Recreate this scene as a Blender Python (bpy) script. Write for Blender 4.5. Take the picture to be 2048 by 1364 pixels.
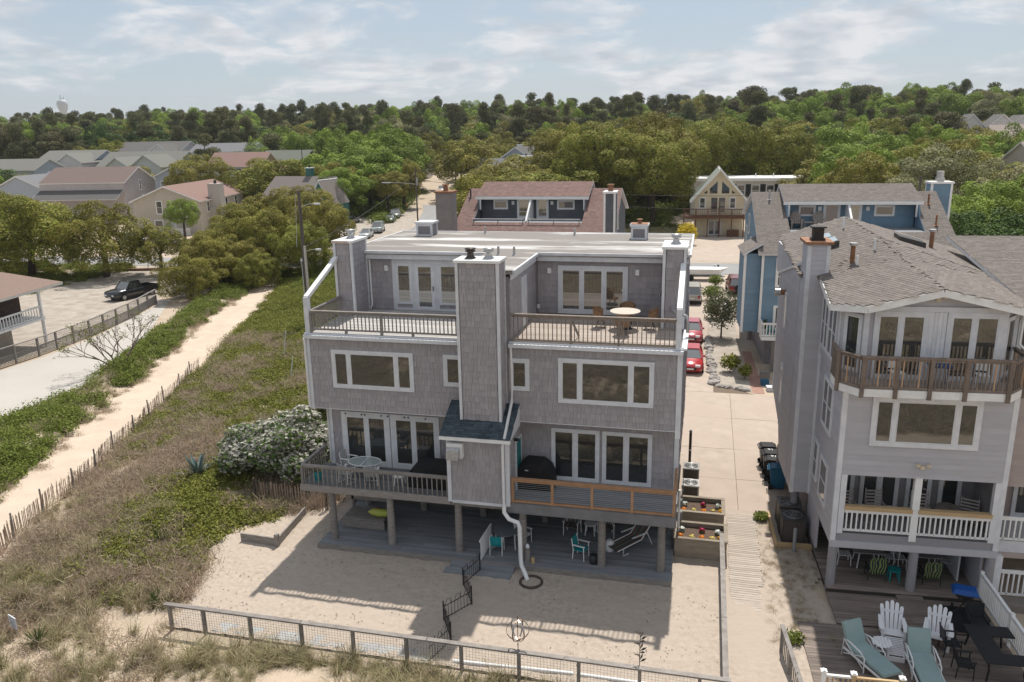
import bpy, math, random
import numpy as np
from mathutils import Vector, Matrix
random.seed(7); rng = np.random.default_rng(7)
S = bpy.context.scene
for o in list(bpy.data.objects): bpy.data.objects.remove(o)
COL = S.collection
R = math.radians
# ---------------- camera
cam = bpy.data.cameras.new('camera'); co = bpy.data.objects.new('camera', cam); COL.objects.link(co)
CAM = Vector((8.302, -29.147, 16.833))
yaw, pitch, roll = -0.24067, 0.25685, -0.018714
fw = Vector((math.sin(yaw)*math.cos(pitch), math.cos(yaw)*math.cos(pitch), -math.sin(pitch)))
rt = Vector((math.cos(yaw), -math.sin(yaw), 0)); up = rt.cross(fw)
r2 = rt*math.cos(roll)+up*math.sin(roll); u2 = up*math.cos(roll)-rt*math.sin(roll)
m = Matrix((r2, u2, -fw)).transposed().to_4x4(); m.translation = CAM
co.matrix_world = m
cam.sensor_width = 36; cam.lens = 1593/2048*36; cam.clip_end = 6000; cam.clip_start = 0.3
S.camera = co
S.render.resolution_x, S.render.resolution_y = 1024, 682
# ---------------- sky and sun
SUN_EL, SUN_AZ = 61.3, 2.0          # azimuth measured from +Y towards +X: the sun stands behind the houses
W = bpy.data.worlds.new('World'); S.world = W; W.use_nodes = True
nt = W.node_tree; nt.nodes.clear()
def N(t, tree=None, **k):
    n = (tree or nt).nodes.new(t)
    for a, b in k.items(): setattr(n, a, b)
    return n
def L(a, b, tree=None): (tree or nt).links.new(a, b)
sky = N('ShaderNodeTexSky', sky_type='NISHITA', sun_disc=False)
sky.sun_elevation = R(SUN_EL); sky.sun_rotation = R(SUN_AZ); sky.air_density = 1.0; sky.dust_density = 1.0; sky.ozone_density = 1.0
tc = N('ShaderNodeTexCoord'); sep = N('ShaderNodeSeparateXYZ'); L(tc.outputs['Generated'], sep.inputs[0])
def MATH(op, a, b=None, tree=None, c=None):
    n = N('ShaderNodeMath', tree, operation=op)
    for i, v in enumerate((a, b, c)):
        if v is None: continue
        if isinstance(v, (int, float)): n.inputs[i].default_value = v
        else: L(v, n.inputs[i], tree)
    return n.outputs[0]
zc = MATH('ADD', MATH('MAXIMUM', sep.outputs[2], 0.0), 0.22)
cv = N('ShaderNodeCombineXYZ'); L(MATH('DIVIDE', sep.outputs[0], zc), cv.inputs[0]); L(MATH('DIVIDE', sep.outputs[1], zc), cv.inputs[1])
n1 = N('ShaderNodeTexNoise'); n1.inputs['Scale'].default_value = 1.9; n1.inputs['Detail'].default_value = 9; n1.inputs['Roughness'].default_value = 0.60; n1.inputs['Distortion'].default_value = 0.35
L(cv.outputs[0], n1.inputs['Vector'])
n2 = N('ShaderNodeTexNoise'); n2.inputs['Scale'].default_value = 0.42; n2.inputs['Detail'].default_value = 4
L(cv.outputs[0], n2.inputs['Vector'])
cl = MATH('ADD', MATH('MULTIPLY', n1.outputs[0], 0.75), MATH('MULTIPLY', n2.outputs[0], 0.45))
ramp = N('ShaderNodeMapRange', interpolation_type='SMOOTHSTEP'); L(cl, ramp.inputs[0])
ramp.inputs[1].default_value = 0.55; ramp.inputs[2].default_value = 0.66
n3 = N('ShaderNodeTexNoise'); n3.inputs['Scale'].default_value = 4.5; n3.inputs['Detail'].default_value = 7; L(cv.outputs[0], n3.inputs['Vector'])
lit = N('ShaderNodeMix', data_type='RGBA'); lit.inputs[6].default_value = (0.66, 0.71, 0.78, 1); lit.inputs[7].default_value = (0.96, 0.97, 1.0, 1)   # shaded and lit cloud
mr = N('ShaderNodeMapRange'); L(n3.outputs[0], mr.inputs[0]); mr.inputs[1].default_value = .36; mr.inputs[2].default_value = .58; L(mr.outputs[0], lit.inputs[0])
cc = N('ShaderNodeMix', data_type='RGBA'); L(ramp.outputs[0], cc.inputs[0]); cc.inputs[6].default_value = (0.67, 0.77, 0.89, 1); L(lit.outputs[2], cc.inputs[7])
bg1 = N('ShaderNodeBackground'); L(sky.outputs[0], bg1.inputs[0]); bg1.inputs[1].default_value = 0.085
bg2 = N('ShaderNodeBackground'); L(cc.outputs[2], bg2.inputs[0]); bg2.inputs[1].default_value = 0.80
mx = N('ShaderNodeMixShader'); L(MATH('ADD', MATH('MULTIPLY', ramp.outputs[0], .32), .62), mx.inputs[0]); L(bg1.outputs[0], mx.inputs[1]); L(bg2.outputs[0], mx.inputs[2])
wo = N('ShaderNodeOutputWorld'); L(mx.outputs[0], wo.inputs[0])
sl = bpy.data.lights.new('sun', 'SUN'); sl.energy = 5.0; sl.angle = R(0.6); sl.color = (1.0, 0.95, 0.87)
so = bpy.data.objects.new('sun', sl); COL.objects.link(so)
sd = Vector((math.sin(R(SUN_AZ))*math.cos(R(SUN_EL)), math.cos(R(SUN_AZ))*math.cos(R(SUN_EL)), math.sin(R(SUN_EL))))
so.rotation_euler = sd.to_track_quat('Z', 'Y').to_euler(); so.location = (0, 60, 90)
S.view_settings.view_transform = 'Standard'; S.view_settings.look = 'None'; S.view_settings.exposure = 0.06; S.view_settings.gamma = 1.0
# ---------------- materials
MATS = {}
def mat(name, c, c2=None, scale=3.0, rough=0.75, bump=0.0, bscale=30.0, metal=0.0, stretch=(1, 1, 1), rnd=0.0, tint=False, c3=None, s3=0.6, spec=0.3, detail=5, trans=0.0, contrast=(0.35, 0.65)):
    if name in MATS: return MATS[name]
    M = bpy.data.materials.new(name); M.use_nodes = True; t = M.node_tree; b = t.nodes['Principled BSDF']; MATS[name] = M
    b.inputs['Roughness'].default_value = rough; b.inputs['Metallic'].default_value = metal; b.inputs['Specular IOR Level'].default_value = spec
    c = tuple(c)+(1,)
    tcn = N('ShaderNodeTexCoord', t); oi = N('ShaderNodeObjectInfo', t)
    va = N('ShaderNodeVectorMath', t, operation='MULTIPLY_ADD'); L(oi.outputs['Random'], va.inputs[0], t); va.inputs[1].default_value = (37, 53, 71); L(tcn.outputs['Object'], va.inputs[2], t)
    vm = N('ShaderNodeVectorMath', t, operation='MULTIPLY'); L(va.outputs[0], vm.inputs[0], t); vm.inputs[1].default_value = stretch
    col = None
    def nz(sc, dt=detail):
        n = N('ShaderNodeTexNoise', t); n.inputs['Scale'].default_value = sc; n.inputs['Detail'].default_value = dt; n.inputs['Roughness'].default_value = .62; L(vm.outputs[0], n.inputs['Vector'], t)
        r = N('ShaderNodeMapRange', t); L(n.outputs[0], r.inputs[0], t); r.inputs[1].default_value = contrast[0]; r.inputs[2].default_value = contrast[1]; return r.outputs[0]
    if c2 is not None:
        mxn = N('ShaderNodeMix', t, data_type='RGBA'); L(nz(scale), mxn.inputs[0], t); mxn.inputs[6].default_value = c; mxn.inputs[7].default_value = tuple(c2)+(1,); col = mxn.outputs[2]
        if c3 is not None:
            mx3 = N('ShaderNodeMix', t, data_type='RGBA'); L(nz(s3, 6), mx3.inputs[0], t); L(col, mx3.inputs[6], t); mx3.inputs[7].default_value = tuple(c3)+(1,); col = mx3.outputs[2]
    else:
        rg = N('ShaderNodeRGB', t); rg.outputs[0].default_value = c; col = rg.outputs[0]
    if rnd or tint:
        f = None
        if rnd:
            f = MATH('ADD', MATH('MULTIPLY', oi.outputs['Random'], 2*rnd, t), 1-rnd, t)
        if tint:
            at = N('ShaderNodeAttribute', t, attribute_name='tint'); f = at.outputs['Fac'] if f is None else MATH('MULTIPLY', f, at.outputs['Fac'], t)
        sc = N('ShaderNodeVectorMath', t, operation='SCALE'); L(col, sc.inputs[0], t); L(f, sc.inputs['Scale'], t); col = sc.outputs[0]
    L(col, b.inputs['Base Color'], t)
    if bump:
        bn = N('ShaderNodeTexNoise', t); bn.inputs['Scale'].default_value = bscale; bn.inputs['Detail'].default_value = 4; L(vm.outputs[0], bn.inputs['Vector'], t)
        bp = N('ShaderNodeBump', t); bp.inputs['Strength'].default_value = bump; bp.inputs['Distance'].default_value = 0.05; L(bn.outputs[0], bp.inputs['Height'], t); L(bp.outputs[0], b.inputs['Normal'], t)
    if trans:
        out = t.nodes['Material Output']; tr = N('ShaderNodeBsdfTranslucent', t); L(col, tr.inputs[0], t); ms = N('ShaderNodeMixShader', t); ms.inputs[0].default_value = trans
        L(b.outputs[0], ms.inputs[1], t); L(tr.outputs[0], ms.inputs[2], t); L(ms.outputs[0], out.inputs[0], t)
    return M
def leafmat(name, cols, trans=0.22, rough=.55, wv=.5):
    """leaf colour: a ramp over the plant's own random value, varied leaf by leaf and clump by clump by the tint attribute"""
    M = bpy.data.materials.new(name); M.use_nodes = True; t = M.node_tree; b = t.nodes['Principled BSDF']; MATS[name] = M
    oi = N('ShaderNodeObjectInfo', t); at = N('ShaderNodeAttribute', t, attribute_name='tint')
    rv = MATH('ADD', MATH('MULTIPLY', oi.outputs['Random'], 1-wv, t), MATH('MULTIPLY', MATH('FRACT', MATH('MULTIPLY', at.outputs['Fac'], 7.31, t), None, t), wv, t), t)
    cr = N('ShaderNodeValToRGB', t); L(rv, cr.inputs[0], t); e = cr.color_ramp.elements
    while len(e) < len(cols): e.new(0.5)
    for i, cc_ in enumerate(cols): e[i].position = i/(len(cols)-1); e[i].color = tuple(cc_)+(1,)
    sc = N('ShaderNodeVectorMath', t, operation='SCALE'); L(cr.outputs[0], sc.inputs[0], t); L(at.outputs['Fac'], sc.inputs['Scale'], t)
    L(sc.outputs[0], b.inputs['Base Color'], t); b.inputs['Roughness'].default_value = rough; b.inputs['Specular IOR Level'].default_value = .06
    out = t.nodes['Material Output']; tr = N('ShaderNodeBsdfTranslucent', t); L(sc.outputs[0], tr.inputs[0], t); ms = N('ShaderNodeMixShader', t); ms.inputs[0].default_value = trans
    L(b.outputs[0], ms.inputs[1], t); L(tr.outputs[0], ms.inputs[2], t); L(ms.outputs[0], out.inputs[0], t)
    return M
def glassmat(name, inside, refl=0.18, c2=None):
    M = bpy.data.materials.new(name); M.use_nodes = True; t = M.node_tree; b = t.nodes['Principled BSDF']; MATS[name] = M
    tcn = N('ShaderNodeTexCoord', t); nn = N('ShaderNodeTexNoise', t); nn.inputs['Scale'].default_value = 1.7; L(tcn.outputs['Object'], nn.inputs['Vector'], t)
    mxn = N('ShaderNodeMix', t, data_type='RGBA'); L(nn.outputs[0], mxn.inputs[0], t); mxn.inputs[6].default_value = tuple(inside)+(1,); mxn.inputs[7].default_value = tuple(c2 or [q*.4 for q in inside])+(1,); L(mxn.outputs[2], b.inputs['Base Color'], t)
    b.inputs['Roughness'].default_value = .5
    g = N('ShaderNodeBsdfGlossy', t); g.inputs['Roughness'].default_value = .015; g.inputs[0].default_value = (.95, .97, .97, 1)
    bn = N('ShaderNodeTexNoise', t); bn.inputs['Scale'].default_value = .9; L(tcn.outputs['Object'], bn.inputs['Vector'], t)
    bp = N('ShaderNodeBump', t); bp.inputs['Strength'].default_value = .06; bp.inputs['Distance'].default_value = .02; L(bn.outputs[0], bp.inputs['Height'], t); L(bp.outputs[0], g.inputs['Normal'], t)
    fr = N('ShaderNodeFresnel', t); fr.inputs[0].default_value = 1.5
    ms = N('ShaderNodeMixShader', t); L(MATH('ADD', fr.outputs[0], refl-.04, t), ms.inputs[0], t); L(b.outputs[0], ms.inputs[1], t); L(g.outputs[0], ms.inputs[2], t); L(ms.outputs[0], t.nodes['Material Output'].inputs[0], t)
    return M
# ---------------- mesh builder
class MB:
    def __init__(s, xf=None): s.v = []; s.f = []; s.t = []; s.sm = []; s.xf = xf
    def poly(s, vs, fs, t=1.0, smooth=False):
        b = len(s.v)
        if s.xf is not None: vs = [tuple(s.xf @ Vector(q)) for q in vs]
        s.v += [tuple(q) for q in vs]; s.f += [tuple(b+i for i in f) for f in fs]; s.t += [t]*len(fs); s.sm += [smooth]*len(fs); return s
    def box(s, x0, x1, y0, y1, z0, z1, t=1.0):
        return s.poly([(x0,y0,z0),(x1,y0,z0),(x1,y1,z0),(x0,y1,z0),(x0,y0,z1),(x1,y0,z1),(x1,y1,z1),(x0,y1,z1)],
            [(0,3,2,1),(4,5,6,7),(0,1,5,4),(1,2,6,5),(2,3,7,6),(3,0,4,7)], t)
    def beam(s, a, b, w, h, t=1.0, upv=(0,0,1)):
        a, b = Vector(a), Vector(b); d = (b-a).normalized(); U = Vector(upv)
        if abs(d.dot(U)) > .99: U = Vector((0,1,0))
        sx = d.cross(U).normalized()*w/2; sz = sx.cross(d).normalized()*h/2
        q = [a-sx-sz, a+sx-sz, a+sx+sz, a-sx+sz, b-sx-sz, b+sx-sz, b+sx+sz, b-sx+sz]
        return s.poly(q, [(0,1,2,3),(7,6,5,4),(0,4,5,1),(1,5,6,2),(2,6,7,3),(3,7,4,0)], t)
    def tube(s, pts, r, n=6, t=1.0, cap=True):
        pts = [Vector(q) for q in pts]; rs = r if isinstance(r, (list, tuple)) else [r]*len(pts); vs = []; fs = []
        for i, q in enumerate(pts):
            d = (pts[min(i+1, len(pts)-1)]-pts[max(i-1, 0)]).normalized(); U = Vector((0,0,1)) if abs(d.z) < .95 else Vector((1,0,0))
            a = d.cross(U).normalized(); b = a.cross(d)
            for k in range(n): vs.append(q+(a*math.cos(2*math.pi*k/n)+b*math.sin(2*math.pi*k/n))*rs[i])
        for i in range(len(pts)-1):
            for k in range(n): fs.append((i*n+k, i*n+(k+1)%n, (i+1)*n+(k+1)%n, (i+1)*n+k))
        s.poly(vs, fs, t, True)
        if cap: s.poly(vs[:n], [tuple(range(n))], t); s.poly(vs[-n:], [tuple(range(n-1, -1, -1))], t)
        return s
    def cyl(s, x, y, z0, z1, r0, r1=None, n=12, t=1.0): return s.tube([(x,y,z0),(x,y,z1)], [r0, r0 if r1 is None else r1], n, t)
    def lathe(s, x, y, prof, n=12, t=1.0):
        vs = []; fs = []
        for r, z in prof:
            for k in range(n): vs.append((x+r*math.cos(2*math.pi*k/n), y+r*math.sin(2*math.pi*k/n), z))
        for i in range(len(prof)-1):
            for k in range(n): fs.append((i*n+k, i*n+(k+1)%n, (i+1)*n+(k+1)%n, (i+1)*n+k))
        s.poly(vs, fs, t, True); return s.poly(vs[-n:], [tuple(range(n))], t)
    def prism(s, pts, axis, a, b, t=1.0):
        """2-D outline pts swept along axis from a to b"""
        def P(q, h): return {'x': (h, q[0], q[1]), 'y': (q[0], h, q[1]), 'z': (q[0], q[1], h)}[axis]
        n = len(pts); vs = [P(q, a) for q in pts]+[P(q, b) for q in pts]
        fs = [tuple(range(n-1, -1, -1)), tuple(range(n, 2*n))]+[(i, (i+1)%n, n+(i+1)%n, n+i) for i in range(n)]
        return s.poly(vs, fs, t)
    def mesh(s, name, m):
        me = bpy.data.meshes.new(name); me.from_pydata(s.v, [], s.f); me.materials.append(m)
        at = me.attributes.new('tint', 'FLOAT', 'FACE'); at.data.foreach_set('value', s.t); me.polygons.foreach_set('use_smooth', s.sm); me.update()
        return me
    def build(s, name, m, parent=None, **k): return link(name, s.mesh(name, m), parent, **k)
def link(name, me, parent=None, loc=None, rz=None, label=None, cat=None, group=None, kind=None):
    o = bpy.data.objects.new(name, me); COL.objects.link(o); o.parent = parent
    if loc is not None: o.location = loc
    if rz is not None: o.rotation_euler = (0, 0, rz)
    if label: o['label'] = label
    if cat: o['category'] = cat
    if group: o['group'] = group
    if kind: o['kind'] = kind
    return o
def thing(name, label, cat, loc=(0,0,0), rz=0.0, group=None): return link(name, None, None, loc, rz, label, cat, group)
def rmesh(me): # random-looking alternative start for shared boards
    return me
# quad soup from numpy: centres, two half axes, tints
def quadsoup(name, C, A, B, tint, m, tip=None):
    n = len(C); V = np.empty((n, 4, 3), np.float32)
    V[:, 0] = C-A-B; V[:, 1] = C+A-B; V[:, 2] = C+A+B; V[:, 3] = C-A+B
    if tip is not None: V[:, 2] = C+B+A*tip; V[:, 3] = C+B-A*tip
    me = bpy.data.meshes.new(name); me.vertices.add(n*4); me.vertices.foreach_set('co', V.ravel()); me.loops.add(n*4); me.loops.foreach_set('vertex_index', np.arange(n*4, dtype=np.int32))
    me.polygons.add(n); me.polygons.foreach_set('loop_start', np.arange(0, n*4, 4, dtype=np.int32)); me.polygons.foreach_set('loop_total', np.full(n, 4, np.int32))
    me.materials.append(m); at = me.attributes.new('tint', 'FLOAT', 'FACE'); at.data.foreach_set('value', np.asarray(tint, np.float32)); me.update(calc_edges=True)
    return me
# shingles / roof tabs laid in courses over a flat quad: origin, u axis (along the course), v axis (up the slope), normal
def tabs(O, U, V, width, height, expo, w0, w1, thick, seed=1, gap=.006, tv=.12, inside=None, holes=(), ext=0.0):
    rs = random.Random(seed); O, U, V = Vector(O), Vector(U).normalized(), Vector(V).normalized(); Nn = U.cross(V).normalized()
    mb = MB(); k = 0; v = 0.0
    while v < height-.02:
        v1 = min(v+expo, height); u = -rs.random()*w1; base = 1+rs.uniform(-tv, tv)*.4
        while u < width:
            w = rs.uniform(w0, w1); a, b = max(u+gap/2, 0), min(u+w-gap/2, width); u += w
            if b-a < .02: continue
            mu, mv = (a+b)/2, (v+v1)/2
            if inside and not inside(mu, mv): continue
            if any(h[0] < mu < h[1] and h[2] < mv < h[3] for h in holes): continue
            dz = rs.uniform(0, .012) if thick > .015 else 0
            p = lambda uu, vv, nn: O+U*uu+V*vv+Nn*nn
            th = thick*rs.uniform(.8, 1.2)
            vt = min(v1+expo*.12, height)
            q = [p(a, v+dz, th), p(b, v+dz, th), p(b, vt, thick*.35), p(a, vt, thick*.35), p(a, v+dz, 0), p(b, v+dz, 0), p(b, vt, 0), p(a, vt, 0)]
            mb.poly(q, [(0,1,2,3),(4,5,1,0),(5,6,2,1),(7,4,0,3)], base*(1+rs.uniform(-tv, tv)))
        v = v1
    return mb
def point_in(poly):
    def f(x, y):
        c = False; j = len(poly)-1
        for i in range(len(poly)):
            xi, yi = poly[i]; xj, yj = poly[j]
            if (yi > y) != (yj > y) and x < (xj-xi)*(y-yi)/(yj-yi)+xi: c = not c
            j = i
        return c
    return f
def FX(x, y, z, rz): return Matrix.Translation((x, y, z)) @ Matrix.Rotation(rz, 4, 'Z')
# ================= materials used everywhere
m_trim = mat('white_trim', (.66,.67,.69), (.56,.57,.60), 2.5, .55, rnd=.05)
m_trimw = mat('bright_white_paint', (.78,.78,.77), (.70,.70,.69), 3, .5, rnd=.04)
m_shing = mat('grey_shingle', (.345,.322,.332), (.325,.304,.314), 1.2, .85, bump=.1, bscale=60, stretch=(4,4,1), tint=True)
m_wall = mat('grey_wall', (.24,.222,.232), (.22,.204,.212), 1.5, .85)
m_wood = mat('weathered_wood', (.29,.265,.245), (.20,.18,.165), 3, .85, bump=.3, bscale=40, stretch=(1,1,6), rnd=.12, tint=True)
m_woodp = mat('pale_deck_wood', (.42,.36,.31), (.33,.28,.245), 1.2, .85, stretch=(.3,5,1), tint=True, bump=.2, bscale=40)
m_orange = mat('new_cedar', (.40,.235,.135), (.33,.185,.10), 4, .7, stretch=(1,1,1), rnd=.06)
m_deckgrey = mat('grey_painted_deck', (.24,.25,.265), (.19,.20,.215), 1.6, .7, tint=True, stretch=(.4,4,1))
m_gdark = mat('dark_metal', (.03,.03,.033), None, rough=.5)
m_black = mat('black_cover', (.012,.012,.014), (.02,.02,.022), 4, .75, bump=.4, bscale=6)
m_alu = mat('galvanised', (.50,.50,.50), (.38,.37,.36), 8, .42, metal=.75)
m_rust = mat('rusty_metal', (.22,.10,.05), (.32,.17,.10), 6, .7, metal=.2)
m_roofw = mat('white_roof_membrane', (.195,.175,.16), (.66,.65,.635), .55, .7, stretch=(.35,1.6,1), contrast=(.50,.70), detail=8)
m_glass = glassmat('window_glass', (.030,.032,.030), .13)
m_glassd = glassmat('dark_glass', (.012,.016,.018), .09)
m_glassu = glassmat('bright_glass', (.035,.036,.035), .22)
m_teal = mat('teal_paint', (.02,.17,.17), (.03,.21,.21), 3, .5)
m_tealseat = mat('teal_sling', (.01,.23,.25), (.02,.27,.29), 4, .6)
m_plast = mat('white_plastic', (.72,.72,.72), None, rough=.4)
m_sandm = mat('sand', (.455,.385,.318), (.335,.28,.227), 5.0, .95, bump=.55, bscale=9, c3=(.41,.345,.287), s3=.35, detail=9)
m_sandp = mat('path_sand', (.56,.46,.365), (.49,.395,.31), .7, .95, bump=.5, bscale=7, detail=7)
m_soil = mat('dune_soil', (.50,.41,.32), (.34,.27,.195), .55, .95, bump=.6, bscale=12, c3=(.44,.36,.275), s3=.16, detail=8)
m_conc = mat('driveway_concrete', (.475,.395,.33), (.38,.315,.262), 1.1, .9, bump=.2, bscale=60, c3=(.415,.34,.28), s3=.28, detail=10)
m_conc2 = mat('pale_concrete', (.46,.435,.40), (.40,.375,.34), .25, .9, bump=.15, bscale=50, c3=(.43,.40,.365), s3=7, detail=8)
m_road = mat('asphalt', (.30,.30,.30), (.25,.25,.25), .35, .9, bump=.2, bscale=60, c3=(.27,.265,.26), s3=12, detail=8)
m_grav = mat('gravelly_earth', (.42,.375,.325), (.30,.255,.21), .8, .95, bump=.6, bscale=18, detail=8)
# ================= the ground
def sstep(a, b, x): t = np.clip((x-a)/(b-a), 0, 1); return t*t*(3-2*t)
def vnoise(x, y, s, seed=0):
    x = np.asarray(x, float)/s+seed*17.3; y = np.asarray(y, float)/s+seed*9.7
    xi, yi = np.floor(x), np.floor(y); xf, yf = x-xi, y-yi
    h = lambda a, b: np.modf(np.abs(np.sin(a*127.1+b*311.7+seed*74.7)*43758.5453))[0]
    u, v = xf*xf*(3-2*xf), yf*yf*(3-2*yf)
    return (h(xi,yi)*(1-u)+h(xi+1,yi)*u)*(1-v)+(h(xi,yi+1)*(1-u)+h(xi+1,yi+1)*u)*v
def fbm(x, y, s, seed=0): return (vnoise(x,y,s,seed)*.55+vnoise(x,y,s/2.1,seed+3)*.28+vnoise(x,y,s/4.3,seed+5)*.17)
PATH_R = [(-10,-22),(-16,-13.5),(-20.5,-4.4),(-22.2,2.3),(-25.3,12.0),(-28.0,20.3),(-33,34.5),(-38.8,50.7),(-43,60)]
PATH_L = [(-14.5,-22),(-20.5,-11),(-24.9,-.1),(-27.9,9.3),(-32.6,22.6),(-38.1,38),(-42.2,54),(-46,60)]
def edge_x(line, y): ys = [q[1] for q in line]; xs = [q[0] for q in line]; return np.interp(y, ys, xs)
YARD = [(-9.6,-8.0),(-10.0,-6.3),(-10.9,-3.6),(-11.6,-1.9),(-10.9,-.9),(-9.9,.4),(-8.6,1.4),(-7.6,4),(9.4,4),(9.5,-8.0)]
in_yard = point_in(YARD)
def height(x, y):
    x = np.asarray(x, float); y = np.asarray(y, float)
    far = 11*sstep(140, 430, y+.12*x)
    # dune relief left of the house, fading to nothing at path, yard, house and street
    m1 = sstep(0, 2.2, x-edge_x(PATH_R, y))*sstep(0, 2.5, -9.6-x-np.clip((-y-1)*.0, 0, 0))*sstep(62, 54, y)*sstep(-24, -10, y)
    m1 = np.where(y < -8.4, sstep(0, 2.2, x-edge_x(PATH_R, y))*sstep(-8.4, -10.5, y), m1*sstep(-12.2, -15, x)+m1*0)
    m2 = sstep(0, 2.0, edge_x(PATH_L, y)-x)*sstep(0, 2.0, x-(-33.4-np.clip((y-14)*.36, 0, 12)))*sstep(58, 50, y)*sstep(-20, 6, y)
    d = m1*(.15+.55*fbm(x, y, 6.5, 2))+m2*(.25+.4*fbm(x, y, 4, 4))
    sea = sstep(-13, -30, y)*(1.2+1.6*fbm(x, y, 12, 8))*sstep(-60, -42, y)
    return far+d*(y < 62)+sea
gx = np.unique(np.concatenate([np.linspace(-3000,-160,16), np.linspace(-160,-48,57), np.linspace(-48,26,186), np.linspace(26,150,52), np.linspace(150,3000,16)]))
gy = np.unique(np.concatenate([np.linspace(-600,-70,10), np.linspace(-70,-25,24), np.linspace(-25,62,219), np.linspace(62,460,90), np.linspace(460,5000,14)]))
GX, GY = np.meshgrid(gx, gy); GZ = height(GX, GY)
def gridmesh(name, X, Y, Z, m, keep=None):
    ny, nx = X.shape; V = np.stack([X, Y, Z], -1).reshape(-1, 3); i = np.arange(ny*nx).reshape(ny, nx)
    F = np.stack([i[:-1,:-1], i[:-1,1:], i[1:,1:], i[1:,:-1]], -1).reshape(-1, 4)
    if keep is not None: F = F[keep.reshape(-1)]
    used = np.unique(F); mp = np.full(ny*nx, -1); mp[used] = np.arange(len(used)); V = V[used]; F = mp[F]
    me = bpy.data.meshes.new(name); n = len(F); me.vertices.add(len(V)); me.vertices.foreach_set('co', V.astype(np.float32).ravel()); me.loops.add(n*4); me.loops.foreach_set('vertex_index', F.astype(np.int32).ravel())
    me.polygons.add(n); me.polygons.foreach_set('loop_start', np.arange(0, n*4, 4, dtype=np.int32)); me.polygons.foreach_set('loop_total', np.full(n, 4, np.int32)); me.polygons.foreach_set('use_smooth', np.ones(n, bool)); me.materials.append(m); me.update(calc_edges=True)
    return me
link('ground', gridmesh('ground', GX, GY, GZ, m_soil), kind='structure')
# sand sheets with footprints
def sandsheet(name, x0, x1, y0, y1, step, inside, m, amp, z=.006):
    X, Y = np.meshgrid(np.arange(x0, x1+step, step), np.arange(y0, y1+step, step))
    Z = z+amp*(fbm(X, Y, .42, 11)*1.0+fbm(X, Y, .2, 12)*.7)+.02*fbm(X, Y, 2.5, 13)
    cx, cy = (X[:-1,:-1]+X[1:,1:])/2, (Y[:-1,:-1]+Y[1:,1:])/2
    keep = np.vectorize(inside)(cx, cy)
    link(name, gridmesh(name, X, Y, Z, m, keep), kind='structure')
sandsheet('sand_yard', -12.2, 9.5, -8.3, 4, .11, lambda x, y: in_yard(x+.25*math.sin(y*2.1)*(x < -7), y), m_sandm, .085, -.01)
def in_path(x, y):
    w = .35*math.sin(y*1.3)+.25*math.sin(y*3.1+x); return edge_x(PATH_L, y)-.2+w*.8 < x < edge_x(PATH_R, y)+.35+w*.5
sandsheet('sand_path', -46.5, -12, -21.5, 58, .22, in_path, m_sandp, .05, .02)
sandsheet('side_sand', 9.4, 14.5, -14, 5.2, .14, lambda x, y: x < 13.1+.3*math.sin(y*2) or y < -3, m_sandm, .03, .02)
def flat(name, poly, z, m, parent=None, kind='structure'):
    return MB().poly([(q[0], q[1], z) for q in poly], [tuple(range(len(poly)))]).build(name, m, parent, kind=kind)
# driveway of cast slabs with open joints, on a dark bed
drive = flat('driveway', [(3.2,12.6),(7.2,12.6),(7.2,4.9),(13.3,4.9),(13.4,21.5),(11.9,22.3),(9.3,24.4),(8.9,34.4),(8.8,52.2),(9.5,66.2),(3.2,66.2)], .004, mat('joint_dark', (.16,.12,.09), None, rough=.95))
xs_ = [3.2, 6.5, 10.28, 13.4]; ys_ = [4.9, 8.7, 12.6, 17.5, 22.3, 28, 34, 40, 46, 53, 60, 66.2]
for i in range(3):
    for j in range(len(ys_)-1):
        x0, x1, y0, y1 = xs_[i], xs_[i+1], ys_[j], ys_[j+1]
        if i == 0 and y0 < 12: x0 = 99
        if i == 1 and y0 < 12: x0 = 7.25
        if i == 2 and y0 > 20: continue
        if i == 1 and y0 > 22: x1 = 8.85 if y0 < 55 else 9.3
        if i == 1 and y0 == 22.3: x1 = 9.25
        if x0 > 90: continue
        MB().box(x0+.012, x1-.012, y0+.012, y1-.012, -.06, .02+.004*((i+j)%2)).build('concrete_slab', m_conc, drive)
flat('neighbour_driveway', [(9.6,52.4),(11.7,34),(15,34),(15,66.2),(9.8,66.2)], .012, m_conc)
def ribbon(name, left, right, z, m):
    n = len(left); MB().poly([(*q, z) for q in left]+[(*q, z) for q in right], [(i, n+i, n+i+1, i+1) for i in range(n-1)]).build(name, m, None, kind='structure')
ribbon('street', [(-130,67),(-66,71.2),(-45,73.6),(-30,75.2),(70,76.4)], [(-130,60),(-66,64.2),(-44,66.6),(-20,67),(70,68.2)], .03, m_road)
ribbon('side_street', [(-44.5,73.6),(-43.2,90),(-44.2,110),(-53,140),(-64,170),(-75,211),(-91,262)], [(-32,75.1),(-36,90),(-37.6,110),(-46.5,140),(-56.5,170),(-68.5,211),(-84,262)], .034, m_road)
flat('parking_lot', [(-33.1,-4),(-33.0,16.3),(-36.2,23),(-39.4,29.8),(-45.8,41),(-47.4,44),(-49,43.5),(-46.9,41),(-43.6,28.2),(-43.0,21.8),(-43.3,17.6),(-48,4),(-48,-4)], .012, m_conc2)
flat('gravel_yard', [(-44.5,18),(-44.2,28.2),(-47.5,41),(-50,46),(-46,58),(-47,65.8),(-66,63.6),(-75,58),(-70,40),(-62,18)], .016, m_grav)
flat('far_driveway', [(6.2,76.6),(14.6,76.8),(14.6,104.5),(6.2,104.2)], .014, m_conc)
flat('front_lawn', [(-2,76.5),(6.0,76.7),(6.0,120),(-14,120),(-14,76)], .01, mat('thin_lawn', (.10,.11,.04), (.20,.16,.09), .35, .95, bump=.5, bscale=20))
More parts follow.
